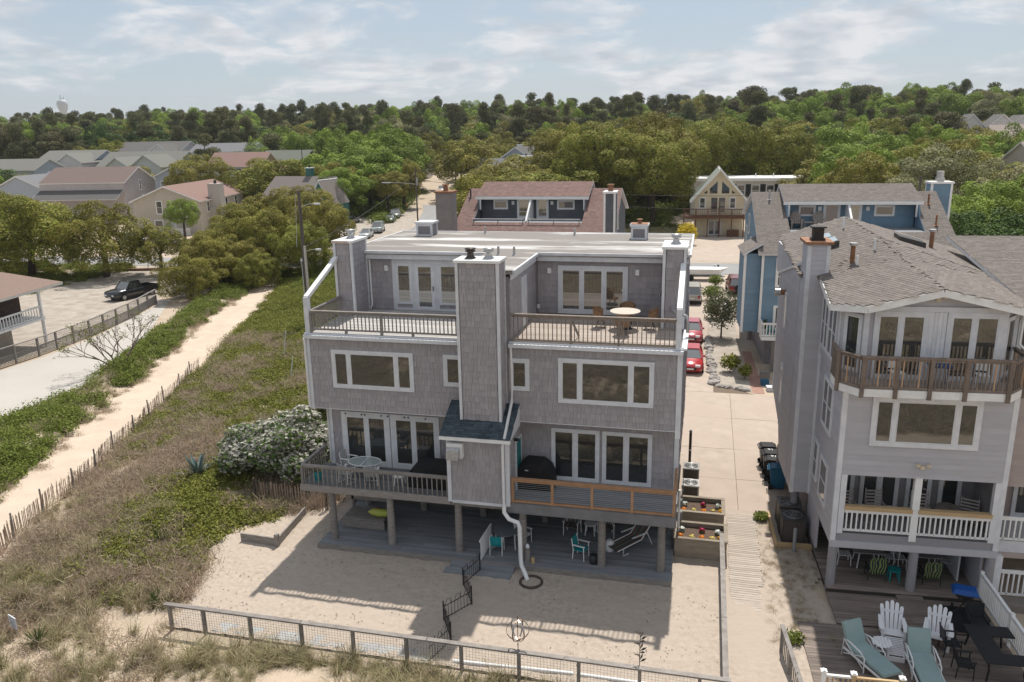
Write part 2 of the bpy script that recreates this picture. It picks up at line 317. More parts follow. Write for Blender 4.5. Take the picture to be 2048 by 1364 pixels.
flat('roadside_earth', [(-43,79),(-44.5,110),(-54,140),(-66,171),(-78,170),(-64,130),(-56,95),(-60,74)], .012, m_grav)
flat('brick_path', [(11.75,22.6),(12.5,22.6),(12.1,33),(11.4,33)], .014, mat('brick_red', (.30,.15,.11), (.38,.25,.2), 7, .9, bump=.3))
# ================= scattering for what nobody could count
def scatter(name, P, rot, scl, protos, label, cat, parent=None):
    me = bpy.data.meshes.new(name); n = len(P); me.vertices.add(n); me.vertices.foreach_set('co', np.asarray(P, np.float32).ravel())
    a = me.attributes.new('rot', 'FLOAT_VECTOR', 'POINT'); a.data.foreach_set('vector', np.asarray(rot, np.float32).ravel())
    a = me.attributes.new('scl', 'FLOAT_VECTOR', 'POINT'); a.data.foreach_set('vector', np.asarray(scl, np.float32).ravel())
    a = me.attributes.new('idx', 'INT', 'POINT'); a.data.foreach_set('value', rng.integers(0, len(protos), n).astype(np.int32))
    g = bpy.data.node_groups.new(name, 'GeometryNodeTree'); g.interface.new_socket('Geometry', in_out='INPUT', socket_type='NodeSocketGeometry'); g.interface.new_socket('Geometry', in_out='OUTPUT', socket_type='NodeSocketGeometry')
    gi, go = g.nodes.new('NodeGroupInput'), g.nodes.new('NodeGroupOutput'); iop = g.nodes.new('GeometryNodeInstanceOnPoints'); j = g.nodes.new('GeometryNodeJoinGeometry')
    for pm in protos:
        po = bpy.data.objects.new(name+'_source', pm) if not isinstance(pm, bpy.types.Object) else pm
        oi = g.nodes.new('GeometryNodeObjectInfo'); oi.inputs['Object'].default_value = po; oi.inputs['As Instance'].default_value = True; g.links.new(oi.outputs['Geometry'], j.inputs[0])
    def na(nm, ty): q = g.nodes.new('GeometryNodeInputNamedAttribute'); q.data_type = ty; q.inputs[0].default_value = nm; return q.outputs[0]
    iop.inputs['Pick Instance'].default_value = True
    g.links.new(gi.outputs[0], iop.inputs['Points']); g.links.new(j.outputs[0], iop.inputs['Instance']); g.links.new(na('idx', 'INT'), iop.inputs['Instance Index']); g.links.new(na('rot', 'FLOAT_VECTOR'), iop.inputs['Rotation']); g.links.new(na('scl', 'FLOAT_VECTOR'), iop.inputs['Scale']); g.links.new(iop.outputs[0], go.inputs[0])
    o = link(name, me, parent, label=label, cat=cat, kind='stuff'); md = o.modifiers.new('scatter', 'NODES'); md.node_group = g
    return o
# ================= windows, rails and other parts shared by the houses; all face -Y before the frame matrix X
def window(parent, X, x0, x1, z0, z1, mull=(), fw=.13, glass=None, dep=.075, trim=None, rails=(), name='window', sash=.05, bars=True):
    trim = trim or m_trim; mb = MB(X)
    mb.box(x0, x1, -dep, .01, z1-fw, z1).box(x0, x1, -dep-.004, .01, z0, z0+fw).box(x0, x0+fw, -dep+.002, .01, z0+fw, z1-fw).box(x1-fw, x1, -dep+.002, .01, z0+fw, z1-fw)
    xs = [x0+fw]+[q for q in mull]+[x1-fw]
    for q in mull: mb.box(q-.06, q+.06, -dep+.003, .01, z0+fw, z1-fw)
    o = mb.build(name, trim, parent)
    for i in range(len(xs)-1):
        a = xs[i]+(.06 if i > 0 else 0); b = xs[i+1]-(.06 if i < len(xs)-2 else 0)
        if sash:
            s = MB(X); zz0, zz1 = z0+fw, z1-fw; d = -dep+.006
            s.box(a, b, d, 0, zz1-sash, zz1).box(a, b, d, 0, zz0, zz0+sash).box(a, a+sash, d, 0, zz0+sash, zz1-sash).box(b-sash, b, d, 0, zz0+sash, zz1-sash)
            for r in rails: s.box(a+sash, b-sash, d-.004, 0, zz0+(zz1-zz0)*r-.025, zz0+(zz1-zz0)*r+.025)
            s.build('sash', trim, o)
        MB(X).box(a+sash*.5, b-sash*.5, -dep+.012, -dep+.022, z0+fw+sash*.5, z1-fw-sash*.5).build('pane', glass or m_glass, o)
    return o
def rail(parent, a, b, zt, zb, n, m, bw=.04, tw=.14, th=.05, name='railing', posts=(), pm=None, bm=None, bot=True, ph=None, pw=.1, cap=.0, tints=None):
    """straight railing between plan points a and b: rails as one mesh, each baluster and post a piece of its own"""
    a, b = Vector((a[0], a[1], 0)), Vector((b[0], b[1], 0)); mb = MB(); z = Vector((0,0,1))
    mb.beam(a+z*(zt-th/2), b+z*(zt-th/2), tw, th); mb.beam(a+z*(zt-th-.045), b+z*(zt-th-.045), .045, .085)
    o = mb.build(name, m, parent)
    if bot: MB().beam(a+z*(zb+.04), b+z*(zb+.04), .05, .08).build('bottom_rail', m, o)
    d = b-a; ang = math.atan2(d.y, d.x)
    bme = MB().box(-bw/2, bw/2, -bw/2, bw/2, zb+.02-(0 if bot else .12), zt-th-.02).mesh('baluster', bm or m)
    for i in range(n):
        q = a+d*((i+.5)/n); c = link('baluster', bme, o, loc=q, rz=ang)
        if tints and random.random() < tints[1]: c.data = tints_mesh(bme, tints[0])
    if posts:
        pme = MB().box(-pw/2, pw/2, -pw/2, pw/2, zb-.12 if ph is None else ph, zt-th+cap).mesh('post', pm or m)
        for t in posts: link('post', pme, o, loc=a+d*t, rz=ang)
    return o
_tm = {}
def tints_mesh(me, m):
    k = (me.name, m.name)
    if k not in _tm: c = me.copy(); c.materials[0] = m; _tm[k] = c
    return _tm[k]
def planks(parent, x0, x1, y0, y1, z, m, w=.14, along='x', thick=.035, name='deck_boards', seed=3, gap=.008, single=False):
    rs = random.Random(seed); mb = MB(); y = y0 if along == 'x' else x0; end = y1 if along == 'x' else x1
    while y < end-.02:
        q = min(y+w, end); a, b = (x0, x1) if along == 'x' else (y0, y1); segs = [a]
        while segs[-1] < b: segs.append(min(b, segs[-1]+rs.uniform(2.4, 4.8)))
        for i in range(len(segs)-1):
            t = rs.uniform(.82, 1.15); dz = rs.uniform(-.003, .003)
            if single: mb = MB()
            if along == 'x': mb.box(segs[i]+.003, segs[i+1]-.003, y+gap/2, q-gap/2, z-thick, z+dz, t)
            else: mb.box(y+gap/2, q-gap/2, segs[i]+.003, segs[i+1]-.003, z-thick, z+dz, t)
            if single: mb.build('plank', m, parent)
        y = q
    if not single: return mb.build(name, m, parent, kind='stuff')
def flue(mb, x, y, z, r=.16, h=.42):
    mb.lathe(x, y, [(r*1.5, z), (r*.8, z+h*.25), (r*.8, z+h*.6), (r*1.25, z+h*.62), (r*1.25, z+h*.72), (r*.8, z+h*.74), (r*1.35, z+h*.86), (r*1.35, z+h*.93), (.01, z+h)], 14)
# ================= the grey duplex on posts
I4 = Matrix.Identity(4)
H = thing('beach_house', 'grey shingled duplex on wooden posts with white flat roof and roof decks', 'house', (0,0,0))
Z1, ZB, Z2, Z3, ZR = 2.8, 5.68, 5.68, 8.95, 11.72
w_ = MB(); XL, XR = -7.62, 7.62
w_.box(XL, XR, 0, 11.6, ZB, Z3-.06)                                   # second-storey box
w_.build('second_storey_wall', m_wall, H)
MB().box(XL+.35, XR-.03, .8, 11.5, Z1-.25, ZB-.002).build('first_storey_wall', m_wall, H)
MB().box(XL+.05, -1.02, 4.7, 11.58, Z3-.06, ZR-.25).box(-1.02, 1.05, .0, 11.58, Z3-.06, ZR-.25).box(1.05, XR-.05, 5.0, 11.58, Z3-.06, ZR-.25).build('third_storey_wall', m_wall, H)
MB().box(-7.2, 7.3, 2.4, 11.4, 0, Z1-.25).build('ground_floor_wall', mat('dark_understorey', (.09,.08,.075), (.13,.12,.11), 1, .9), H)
sh = []
def shing(O, U, V, w, h, seed, holes=()): sh.append(tabs(O, U, V, w, h, .25, .10, .25, .042, seed, holes=holes, tv=.08))
shing((XL+.12,0,ZB), (1,0,0), (0,0,1), XR-XL-.24, Z3-.2-ZB, 1, holes=[(1.0,4.2,.95,2.3)])
shing((XL+.47,.8,Z1), (1,0,0), (0,0,1), 14.6, ZB-Z1, 2)
shing((-6.7,4.7,Z3+.02), (1,0,0), (0,0,1), 5.7, 2.5, 3)
shing((1.17,5.0,Z3+.02), (1,0,0), (0,0,1), 5.5, 2.45, 4)
shing((1.05,0.1,Z3+.02), (0,1,0), (0,0,1), 4.85, 2.45, 5)             # inner return wall facing +X
shing((XR,.1,ZB), (0,1,0), (0,0,1), 11.4, Z3-.2-ZB, 6); shing((XL,11.5,ZB), (0,-1,0), (0,0,1), 11.4, Z3-.2-ZB, 7)
shing((XR-.03,.95,Z1), (0,1,0), (0,0,1), 10.5, ZB-Z1, 8); shing((XL+.35,11.4,Z1), (0,-1,0), (0,0,1), 10.5, ZB-Z1, 9)
shing((XR-.05,5,Z3), (0,1,0), (0,0,1), 6.5, 2.45, 10)
allsh = MB()
for q in sh: allsh.poly(q.v, q.f); allsh.t[-len(q.t):] = q.t
allsh.build('shingles', m_shing, H, kind='stuff')
# corner boards, eaves, gutters
def bx(name, *a, m=None, p=None): return MB().box(*a).build(name, m or m_trim, p or H)
bx('corner_board', XL-.06, XL+.12, -.06, .12, ZB-.06, Z3-.14); bx('corner_board', XR-.13, XR+.06, -.06, .12, ZB-.3, Z3-.14)
bx('corner_board', XL+.29, XL+.47, .74, .9, Z1, ZB-.07); bx('corner_board', XR-.16, XR+.02, .74, .9, Z1, ZB-.02)
bx('soffit', XL-.02, XR+.02, .0, .82, ZB-.055, ZB-.004); bx('drip_trim', 1.3, XR-.14, -.05, .0, ZB-.035, ZB-.003)
for a, b in ((XL-.08, -1.02), (1.03, XR+.08)):
    bx('gutter', a, b, -.20, -.03, Z3-.22, Z3-.08); bx('deck_edge_trim', a, b, -.06, .10, Z3-.075, Z3-.02)
# white roof
roofp = [(XL-.06,4.4),(-1.02,4.4),(-1.02,-.05),(1.33,-.05),(1.33,4.7),(XR+.06,4.7),(XR+.06,11.75),(XL-.06,11.75)]
roofp = [(XL-.06,4.4),(-1.02,4.4),(-1.02,.02),(1.20,.02),(1.20,4.7),(XR+.06,4.7),(XR+.06,11.75),(XL-.06,11.75)]
MB().prism(roofp, 'z', ZR-.16, ZR).build('flat_roof', m_roofw, H)
fa = MB(); gt = MB()
for i in range(8):
    a, b = roofp[i], roofp[(i+1)%8]
    if i in (1, 2): continue
    d = Vector((b[0]-a[0], b[1]-a[1], 0)).normalized(); nrm = Vector((d.y, -d.x, 0))
    fa.beam(Vector((*a, ZR-.27))-nrm*.06, Vector((*b, ZR-.27))-nrm*.06, .05, .2); gt.beam(Vector((*a, ZR-.05))+nrm*.05, Vector((*b, ZR-.05))+nrm*.05, .09, .12)
fa.build('fascia', m_trim, H); gt.build('roof_edge', m_trim, H)
# rooftop boxes and pipes
for x0, x1, y0, y1, rusty in ((-6.2,-5.35,9.7,10.6,0), (4.82,5.58,9.4,10.2,1)):
    b = MB(); e = .1
    b.box(x0-.06, x1+.06, y0-.06, y1+.06, ZR+.62, ZR+.72)
    for xx in (x0, x1-e):
        for yy in (y0, y1-e): b.box(xx, xx+e, yy, yy+e, ZR, ZR+.62)
    b.box(x0+e, x1-e, y0+.003, y0+e, ZR+.5, ZR+.62).box(x0+e, x1-e, y0+.003, y0+e, ZR, ZR+.08)
    v = b.build('roof_vent_box', m_trim, H); MB().box(x0+.03, x1-.03, y0+.03, y1-.03, ZR, ZR+.61).build('shingle_panel', m_wall, v)
    if rusty: mbv = MB(); mbv.cyl((x0+x1)/2, (y0+y1)/2, ZR+.72, ZR+.86, .09).cyl((x0+x1)/2, (y0+y1)/2, ZR+.9, ZR+.94, .15); mbv.cyl((x0+x1)/2, (y0+y1)/2, ZR+.85, ZR+.91, .06).build('flue', m_rust, v); MB().box(x0-.03, x1+.03, y0-.03, y1+.03, ZR+.722, ZR+.735).build('rusty_lid', m_rust, v)
for x, y in ((-2.85,10.9),(1.88,10.7),(-.34,3.9),(.37,3.85)): MB().cyl(x, y, ZR-.01, ZR+.36, .055).cyl(x, y, ZR-.005, ZR+.05, .12, .07).build('vent_pipe', m_alu, H)
# chimneys
def chimney(x0, x1, y0, y1, z0, z1, flues, seed, capx=.08, rust=False, trimw=.11):
    c = MB().box(x0+.02, x1-.02, y0+.02, y1-.02, z0, z1-.02).build('chimney', m_wall, H)
    k = MB()
    for xx in (x0-.035, x1-trimw+.035):
        for yy in (y0-.035, y1-trimw+.035): k.box(xx, xx+trimw, yy, yy+trimw, z0, z1-.1)
    k.build('corner_board', m_trim, c)
    q = MB()
    for t in (tabs((x0+trimw,y0+.02,z0), (1,0,0), (0,0,1), x1-x0-2*trimw, z1-z0-.1, .25, .1, .25, .04, tv=.08, seed=seed), tabs((x1-.02,y0+trimw,z0), (0,1,0), (0,0,1), y1-y0-2*trimw, z1-z0-.1, .25, .1, .25, .04, tv=.08, seed=seed+1), tabs((x0+.02,y1-trimw,z0), (0,-1,0), (0,0,1), y1-y0-2*trimw, z1-z0-.1, .25, .1, .25, .04, tv=.08, seed=seed+2)):
        q.poly(t.v, t.f); q.t[-len(t.t):] = t.t
    q.build('shingles', m_shing, c, kind='stuff')
    MB().box(x0-capx, x1+capx, y0-capx, y1+capx, z1-.10, z1).build('chimney_cap', m_trimw, c)
    if rust: MB().box(x0-capx-.004, x1+capx-.2, y0-capx-.006, y0-capx, z1-.085, z1-.005).build('rust_strip', mat('rust_stain', (.45,.33,.25), (.55,.45,.36), 5, .8), c)
    for x, y, dark in flues: f = MB(); flue(f, x, y, z1-.01); f.build('flue', mat('dark_flue', (.05,.045,.04), (.09,.07,.06), 5, .5, metal=.4) if dark else m_alu, c)
    return c
chimney(-.72, .90, -1.0, .0, 5.95, 12.25, [(-.28,-.5,1),(.42,-.45,0)], 31)
chimney(-7.58, -6.76, 3.0, 4.55, Z3, 12.35, [(-7.17,3.9,0)], 41, rust=True)
chimney(6.72, 7.58, 3.0, 4.85, Z3, 12.30, [(7.15,3.95,0)], 51)
# wide lower chimney base with its own shingled lean-to roof
lc = MB().box(-1.15, 1.27, -1.5, .82, 2.66, 5.5).build('chimney_base', m_wall, H)
q = tabs((-1.03,-1.5,2.74), (1,0,0), (0,0,1), 2.18, 2.72, .25, .1, .25, .04, 61, tv=.08); q2 = tabs((1.27,-1.42,2.74), (0,1,0), (0,0,1), 2.2, 2.7, .25, .1, .25, .04, 62, tv=.08); q.poly(q2.v, q2.f); q.t[-len(q2.t):] = q2.t; q.build('shingles', m_shing, lc, kind='stuff')
MB().box(-1.20,-1.04,-1.56,-1.4,2.66,5.5).box(1.16,1.33,-1.56,-1.4,2.66,5.5).box(-1.04,1.16,-1.555,-1.45,2.62,2.74).build('corner_board', m_trim, lc)
lr = MB().prism([(-1.75,5.44),(-1.75,5.52),(.0,6.42),(.0,5.5)], 'x', -1.38, 1.42).build('lean_to_roof', m_trim, H)
sl_ = Vector((0,1.75,.9)); tb = tabs((-1.40,-1.79,5.515), (1,0,0), sl_, 2.84, sl_.length-.02, .14, .16, .36, .02, 63, tv=.3); tb.build('roof_shingles', mat('dark_slate_shingle', (.045,.062,.075), (.075,.095,.11), 4, .9, tint=True, bump=.3, bscale=80), lr, kind='stuff')
MB().box(-1.40,1.44,-1.80,-1.70,5.36,5.50).build('gutter', m_trimw, lr)
# hood vent box on the chimney base
hv = MB().box(-1.12,-.48,-1.78,-1.52,4.62,5.22).build('vent_hood_box', m_trimw, H); MB().prism([(-1.80,4.55),(-2.0,4.62),(-1.95,4.98),(-1.80,5.08)], 'x', -1.08, -.58).build('vent_hood', m_alu, hv)
# downspout from roof past the chimney to a drain ring
MB().tube([(1.12,-.12,8.75),(1.12,-.10,6.9),(1.14,-.16,6.55),(1.20,-1.72,5.55),(1.10,-1.66,5.2),(1.10,-1.62,2.75)], .06, 8).build('downspout', m_trimw, H)
MB().tube([(1.10,-1.62,2.75),(1.12,-1.66,2.45),(1.35,-1.85,2.28),(1.72,-1.9,2.2),(1.78,-1.9,2.0),(1.8,-1.9,.62),(1.86,-2.0,.42),(2.05,-2.25,.25),(2.18,-2.4,.05)], .085, 10).build('drain_pipe', m_trimw, H)
MB().tube([(-6.66,4.62,11.3),(-6.66,4.62,9.15),(-6.66,4.45,9.0)], .05, 8).build('downspout', m_trimw, H)
MB().tube([(6.62,4.9,11.3),(6.6,4.9,10.35),(6.52,4.85,9.95),(6.6,4.4,9.85),(7.3,2.2,9.8),(7.72,1.9,9.75),(7.78,1.85,9.5),(7.78,1.85,9.1)], .06, 8).build('downspout', m_alu, H)
MB().tube([(XL-.08,-.1,8.7),(XL-.08,-.1,5.72),(XL-.02,0,5.62),(XL+.28,.72,5.5),(XL+.28,.72,3.0)], .05, 8).build('downspout', m_trimw, H)
# second-storey windows
window(H, I4, -6.56, -2.97, 6.62, 8.27, mull=(-5.80,-3.72)); window(H, I4, -1.70, -.66, 6.96, 8.28)
window(H, I4, 1.02, 1.84, 6.96, 8.27); window(H, I4, 2.98, 6.65, 6.56, 8.37, mull=(3.82,5.78))
# first-storey sliding doors
X1 = Matrix.Translation((0,.8,0))
window(H, X1, -6.72, -4.50, Z1+.02, 5.29, mull=(-5.57,), fw=.2, glass=m_glassd, name='sliding_door', sash=.06); window(H, X1, -4.46, -2.26, Z1+.02, 5.29, mull=(-3.42,), fw=.2, glass=m_glassd, name='sliding_door', sash=.06)
window(H, X1, 2.54, 4.51, Z1+.12, 5.18, mull=(3.52,), fw=.11, glass=m_glassd, name='sliding_door', sash=.06); window(H, X1, 4.62, 6.60, Z1+.12, 5.18, mull=(5.58,), fw=.11, glass=m_glassd, name='sliding_door', sash=.06)
for x in (-6.5,-5.75,-5.6,-4.85,-4.55,-3.8,-3.62,-2.85): MB().tube([(x,.75,5.19),(x,.70,5.19)], .035, 8).build('shutter_bolt', m_gdark, H)
dr = bx('side_door', 1.275, 1.335, -.35, .45, Z1+.05, Z1+2.05, m=m_teal); MB().box(1.272,1.35,-.43,-.35,Z1+.05,Z1+2.13).box(1.272,1.35,.45,.53,Z1+.05,Z1+2.13).box(1.272,1.35,-.35,.45,Z1+2.05,Z1+2.13).build('door_frame', m_trim, dr)
MB().tube([(1.28,-.6,5.1),(1.5,-.62,5.1)], .07, 8).build('wall_lamp', m_gdark, H)
# third-storey doors
X3 = Matrix.Translation((0,4.7,0)); X4 = Matrix.Translation((0,5.0,0))
MB(X3).box(-5.58,-2.25,-.065,.01,11.12,11.34).box(-5.58,-2.25,-.064,.01,Z3+.01,Z3+.12).box(-5.58,-5.40,-.065,.01,Z3+.12,11.12).box(-4.66,-4.46,-.065,.01,Z3+.12,11.12).box(-3.58,-3.34,-.065,.01,Z3+.12,11.12).box(-2.45,-2.25,-.065,.01,Z3+.12,11.12).build('door_surround', m_trim, H)
window(H, X3, -5.40, -4.66, Z3+.30, 11.12, fw=.06, glass=m_glassu, trim=m_trim); window(H, X3, -3.34, -2.45, Z3+.30, 11.12, fw=.06, glass=m_glassu)
d3 = window(H, X3, -4.46, -3.58, Z3+.06, 11.12, fw=.09, glass=m_glassu, name='storm_door'); MB(X3).box(-3.64,-3.61,-.12,-.05,9.9,10.1).build('handle', m_gdark, d3)
window(H, X4, 2.07, 5.13, Z3+.04, 11.14, mull=(3.12,4.10), fw=.17, glass=m_glassu, name='sliding_door')
bx('closet_door', 1.052, 1.125, 2.0, 2.9, Z3+.05, 11.1, m=m_trim)
for x, X in ((-5.85,X3),(1.69,X4),(5.53,X4)): MB(X).box(x-.08,x+.08,-.12,0,10.78,11.02).build('wall_lamp', m_trimw, H)
MB(X4).box(1.12,1.26,-.04,0,9.18,9.36).build('outlet_box', m_trimw, H)
# roof decks
planks(H, XL+.1, -1.02, .0, 4.7, Z3, mat('pale_grey_deck', (.47,.45,.43), (.40,.385,.37), 1.0, .8, tint=True, stretch=(.3,4,1)), seed=4); planks(H, 1.06, XR-.12, .0, 5.0, Z3, m_woodp, seed=5)
rail(H, (-7.4,.04), (-1.05,.04), Z3+.93, Z3+.10, 38, m_wood, posts=(.0,.49), ph=Z3-.12, tw=.15)
MB().box(-3.0,-2.9,.0,.08,Z3-.02,Z3+.1).box(-5.9,-5.8,.0,.08,Z3-.02,Z3+.1).build('rail_block', m_wood, H)
rail(H, (-7.45,.1), (-7.45,3.0), Z3+.93, Z3+.10, 20, m_wood)
rail(H, (1.14,.02), (7.42,.02), Z3+1.10, Z3+.02, 37, mat('brown_rail_wood', (.26,.215,.18), (.18,.15,.13), 4, .8, stretch=(4,1,1), rnd=.1), bw=.035, posts=(.37,.66), ph=Z3-.05, pw=.08)
MB().beam((3.45,.05,Z3+1.0),(3.62,1.0,Z3+.04),.05,.09).beam((5.28,.05,Z3+1.0),(5.4,1.0,Z3+.04),.05,.09).build('rail_brace', m_wood, H)
for s, x in ((-1,-7.54),(1,7.50)):   # sloped parapet boards down to the corner posts
    a, b = Vector((x,.05,10.42)), Vector((x,3.05,11.62))
    MB().beam(a, b, .2, .1).beam(a-Vector((0,0,.1)), b-Vector((0,0,.1)), .12, .12).build('sloped_parapet', m_trimw, H)
    bx('parapet_post', x-.1, x+.1, -.05, .17, Z3-.05, 10.42)
bx('side_wall_cap', 7.62, 7.82, .0, 3.0, Z3-.1, Z3-.02)
# first-floor decks: grey balusters left, cable rail in new cedar right
YD = -1.45
planks(H, XL-.05, -1.16, YD, .8, Z1, mat('grey_old_deck', (.20,.20,.20), (.15,.15,.152), 1.3, .85, tint=True, stretch=(.3,4,1)), seed=6); planks(H, 1.28, XR+.05, YD, .8, Z1, m_deckgrey, seed=7)
bx('deck_rim', XL-.08, -1.16, YD-.05, YD, Z1-.30, Z1-.01, m=m_wood); bx('deck_rim', 1.2, XR+.08, YD-.05, YD, Z1-.42, Z1-.01, m=mat('grey_rim_board', (.20,.195,.20), (.16,.158,.162), 2, .8)); bx('deck_rim', XL-.08, XL-.03, YD, .8, Z1-.30, Z1-.01, m=m_wood)
rail(H, (XL+.02,YD+.03), (-1.18,YD+.03), Z1+.86, Z1-.02, 31, m_wood, posts=(.0,), ph=Z1-.3, tw=.15, bot=False); rail(H, (XL+.02,YD+.1), (XL+.02,.75), Z1+.86, Z1-.02, 11, m_wood, bot=False)
cr_ = MB().box(1.36,XR+.03,YD-.03,YD+.13,Z1+.98,Z1+1.04).box(1.36,XR+.03,YD+.01,YD+.09,Z1+.88,Z1+.975).box(1.45,XR-.06,YD+.01,YD+.09,Z1+.02,Z1+.11).box(XR-.08,XR+.02,YD+.14,.75,Z1+.98,Z1+1.04).build('cable_railing', m_orange, H)
for x in (1.41,2.98,4.52,6.04,XR-.03): MB().box(x-.05,x+.05,YD-.001,YD+.101,Z1-.30,Z1+.975).build('post', m_orange, cr_)
for y in (-.6,.7): MB().box(XR-.08,XR+.02,y-.05,y+.05,Z1-.2,Z1+.975).build('post', m_orange, cr_)
for k in range(9): z = Z1+.18+k*.078; MB().tube([(1.41,YD+.05,z),(XR-.03,YD+.05,z)], .006, 4).build('cable', m_alu, cr_)
# posts, lower deck, steps
PX = [(-6.45,-1.2),(-3.85,-1.2),(-.92,-1.2),(1.75,-1.2),(4.88,-1.15),(7.15,-1.1)]
for x, y in PX: MB().cyl(x, y, .28, Z1-.3, .165, .14, 12).build('wooden_post', m_wood, H)
for x in (-6.3,-3.6,-.8,2,4.8,7.1): MB().cyl(x, 2.0, .28, Z1-.25, .15, .13, 10).build('wooden_post', m_wood, H)
bx('carrier_beam', XL+.2, XR-.1, -1.3, -1.08, Z1-.42, Z1-.04, m=m_wood)
planks(H, -6.95, 7.58, -1.75, 2.4, .30, m_deckgrey, seed=8); bx('lower_deck_rim', -6.98, 7.6, -1.80, -1.75, .0, .285, m=m_wood)
MB().box(-1.05,1.55,-2.15,-1.8,0,.22).box(-1.2,1.5,-2.55,-2.15,0,.11).build('steps', m_deckgrey, H)
ps = MB().tube([(7.72,1.4,2.6),(7.72,1.4,.2)], .05, 8); ps.build('service_pipe', m_trimw, H)
for y, z in ((2.2,1.1),(2.9,1.3)): MB().box(XR+.0,XR+.22,y-.12,y+.12,z-.16,z+.16).tube([(XR+.1,y,z-.16),(XR+.1,y,.1)], .03, 6).tube([(XR+.1,y,z+.16),(XR+.2,y+.1,z+.5),(XR+.2,y+.1,z+1.1)], .025, 6).build('gas_meter', mat('meter_grey', (.25,.25,.25), None, rough=.5), H)
# ================= lap siding, roof planes
def siding(parent, X, x0, x1, z0, z1, m, expo=.2, th=.022, single=True, clip=None):
    """horizontal lap boards facing -Y; clip(z) may give the x range of a course"""
    z = z0; mb = MB(X)
    while z < z1-.03:
        zt = min(z+expo, z1); a, b = (x0, x1) if clip is None else clip((z+zt)/2)
        if b-a > .05:
            if single: mb = MB(X)
            mb.poly([(a,-th,z),(b,-th,z),(b,-.004,zt),(a,-.004,zt),(a,.01,z),(b,.01,z),(b,.01,zt),(a,.01,zt)], [(0,1,2,3),(0,4,5,1),(4,0,3,7),(1,5,6,2)], random.uniform(.95,1.05))
            if single: mb.build('siding_board', m, parent)
        z = zt
    if not single: return mb.build('siding', m, parent, kind='stuff')
def roof_plane(parent, pts, m, expo=.14, w0=.2, w1=.42, seed=1, thick=.14, holes=(), name='roof_plane', tv=.12, tab=True, edge=None):
    P = [Vector(q) for q in pts]; n = Vector((0,0,0))
    for i in range(len(P)): a, b = P[i], P[(i+1)%len(P)]; n += Vector(((a.y-b.y)*(a.z+b.z), (a.z-b.z)*(a.x+b.x), (a.x-b.x)*(a.y+b.y)))
    n.normalize()
    if n.z < 0: n = -n; P = P[::-1]
    U = Vector((-n.y, n.x, 0)).normalized() if abs(n.z) < .999 else Vector((1,0,0)); V = n.cross(U); 
    if V.z < 0: U, V = -U, -V
    k = len(P); lo = [q-n*thick for q in P]
    fs = [tuple(range(k)), tuple(range(2*k-1, k-1, -1))]+[((i+1)%k, i, k+i, k+(i+1)%k) for i in range(k)]
    o = MB().poly(P+lo, fs).build(name, edge or m_trim, parent)
    if tab:
        c = sum(P, Vector())/k; uv = [((q-c).dot(U), (q-c).dot(V)) for q in P]; u0 = min(q[0] for q in uv); v0 = min(q[1] for q in uv); u1 = max(q[0] for q in uv); v1 = max(q[1] for q in uv)
        ins = point_in([(a-u0, b-v0) for a, b in uv])
        t = tabs(c+U*u0+V*v0+n*.012, U, V, u1-u0, v1-v0, expo, w0, w1, .013, seed, gap=.006, tv=tv, inside=ins, holes=[(h[0]-u0, h[1]-u0, h[2]-v0, h[3]-v0) for h in holes])
        t.build('roof_shingles', m, o, kind='stuff')
    else:
        c = n*.01; MB().poly([q+c for q in P], [tuple(range(k))]).build('roof_covering', m, o)
    return o
m_sidgrey = mat('mauve_grey_siding', (.45,.445,.472), (.418,.412,.438), 1.2, .7, tint=True, rnd=.02)
m_sidpink = mat('pinkish_siding', (.40,.335,.31), (.36,.30,.28), 1.2, .7, tint=True)
m_ngrey = mat('neighbour_wall', (.42,.41,.445), None, rough=.8)
m_roofb = mat('brown_grey_shingle', (.205,.178,.16), (.15,.13,.118), 6, .92, bump=.3, bscale=90, tint=True)
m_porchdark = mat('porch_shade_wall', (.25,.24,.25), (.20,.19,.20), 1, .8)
m_trdeck = mat('worn_brown_deck', (.25,.205,.175), (.165,.135,.118), 1.6, .85, bump=.25, bscale=50, stretch=(.5,6,1), tint=True, rnd=.16)
m_newwood = mat('treated_pine', (.50,.36,.20), (.42,.29,.155), 4, .7, stretch=(.5,4,4))
NO, NA = (13.25,-.8,0), R(3)
Nh = thing('townhouse', 'mauve grey sided townhouse with bowed brown roof, balcony and open porch', 'house', NO, NA)
WN = 5.55
def nb(name, *a, m=None, p=None): return MB().box(*a).build(name, m or m_trim, p or Nh)
front = nb('front_wall', 0, WN, .02, 2.2, 4.76, 8.05, m=m_ngrey); siding(front, I4, .14, WN-.14, 4.76, 8.0, m_sidgrey)
nb('porch_floor', .0, WN, .02, 2.2, 1.92, 2.45, m=mat('porch_rim_grey', (.27,.26,.275), None, rough=.7)); nb('porch_skirt', -.02, WN+.02, -.06, .018, 1.9, 2.16, m=m_sidgrey)
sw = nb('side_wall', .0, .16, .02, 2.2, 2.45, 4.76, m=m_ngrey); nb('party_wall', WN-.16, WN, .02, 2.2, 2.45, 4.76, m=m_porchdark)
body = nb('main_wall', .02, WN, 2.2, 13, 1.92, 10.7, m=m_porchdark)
XS = FX(0, 4.4, 0, -math.pi/2)                 # faces -X; local x runs towards the camera
side = nb('left_wall', .0, .12, 2.2, 4.4, 1.92, 10.7, m=m_ngrey); siding(side, XS, 0, 4.28, 1.95, 8.1, m_sidgrey); siding(side, FX(-.05, 4.4, 0, -math.pi/2), 0, 3.2, 8.1, 10.6, m_sidgrey)
nb('side_fill', .0, .12, .02, 2.2, 4.76, 8.05, m=m_ngrey)
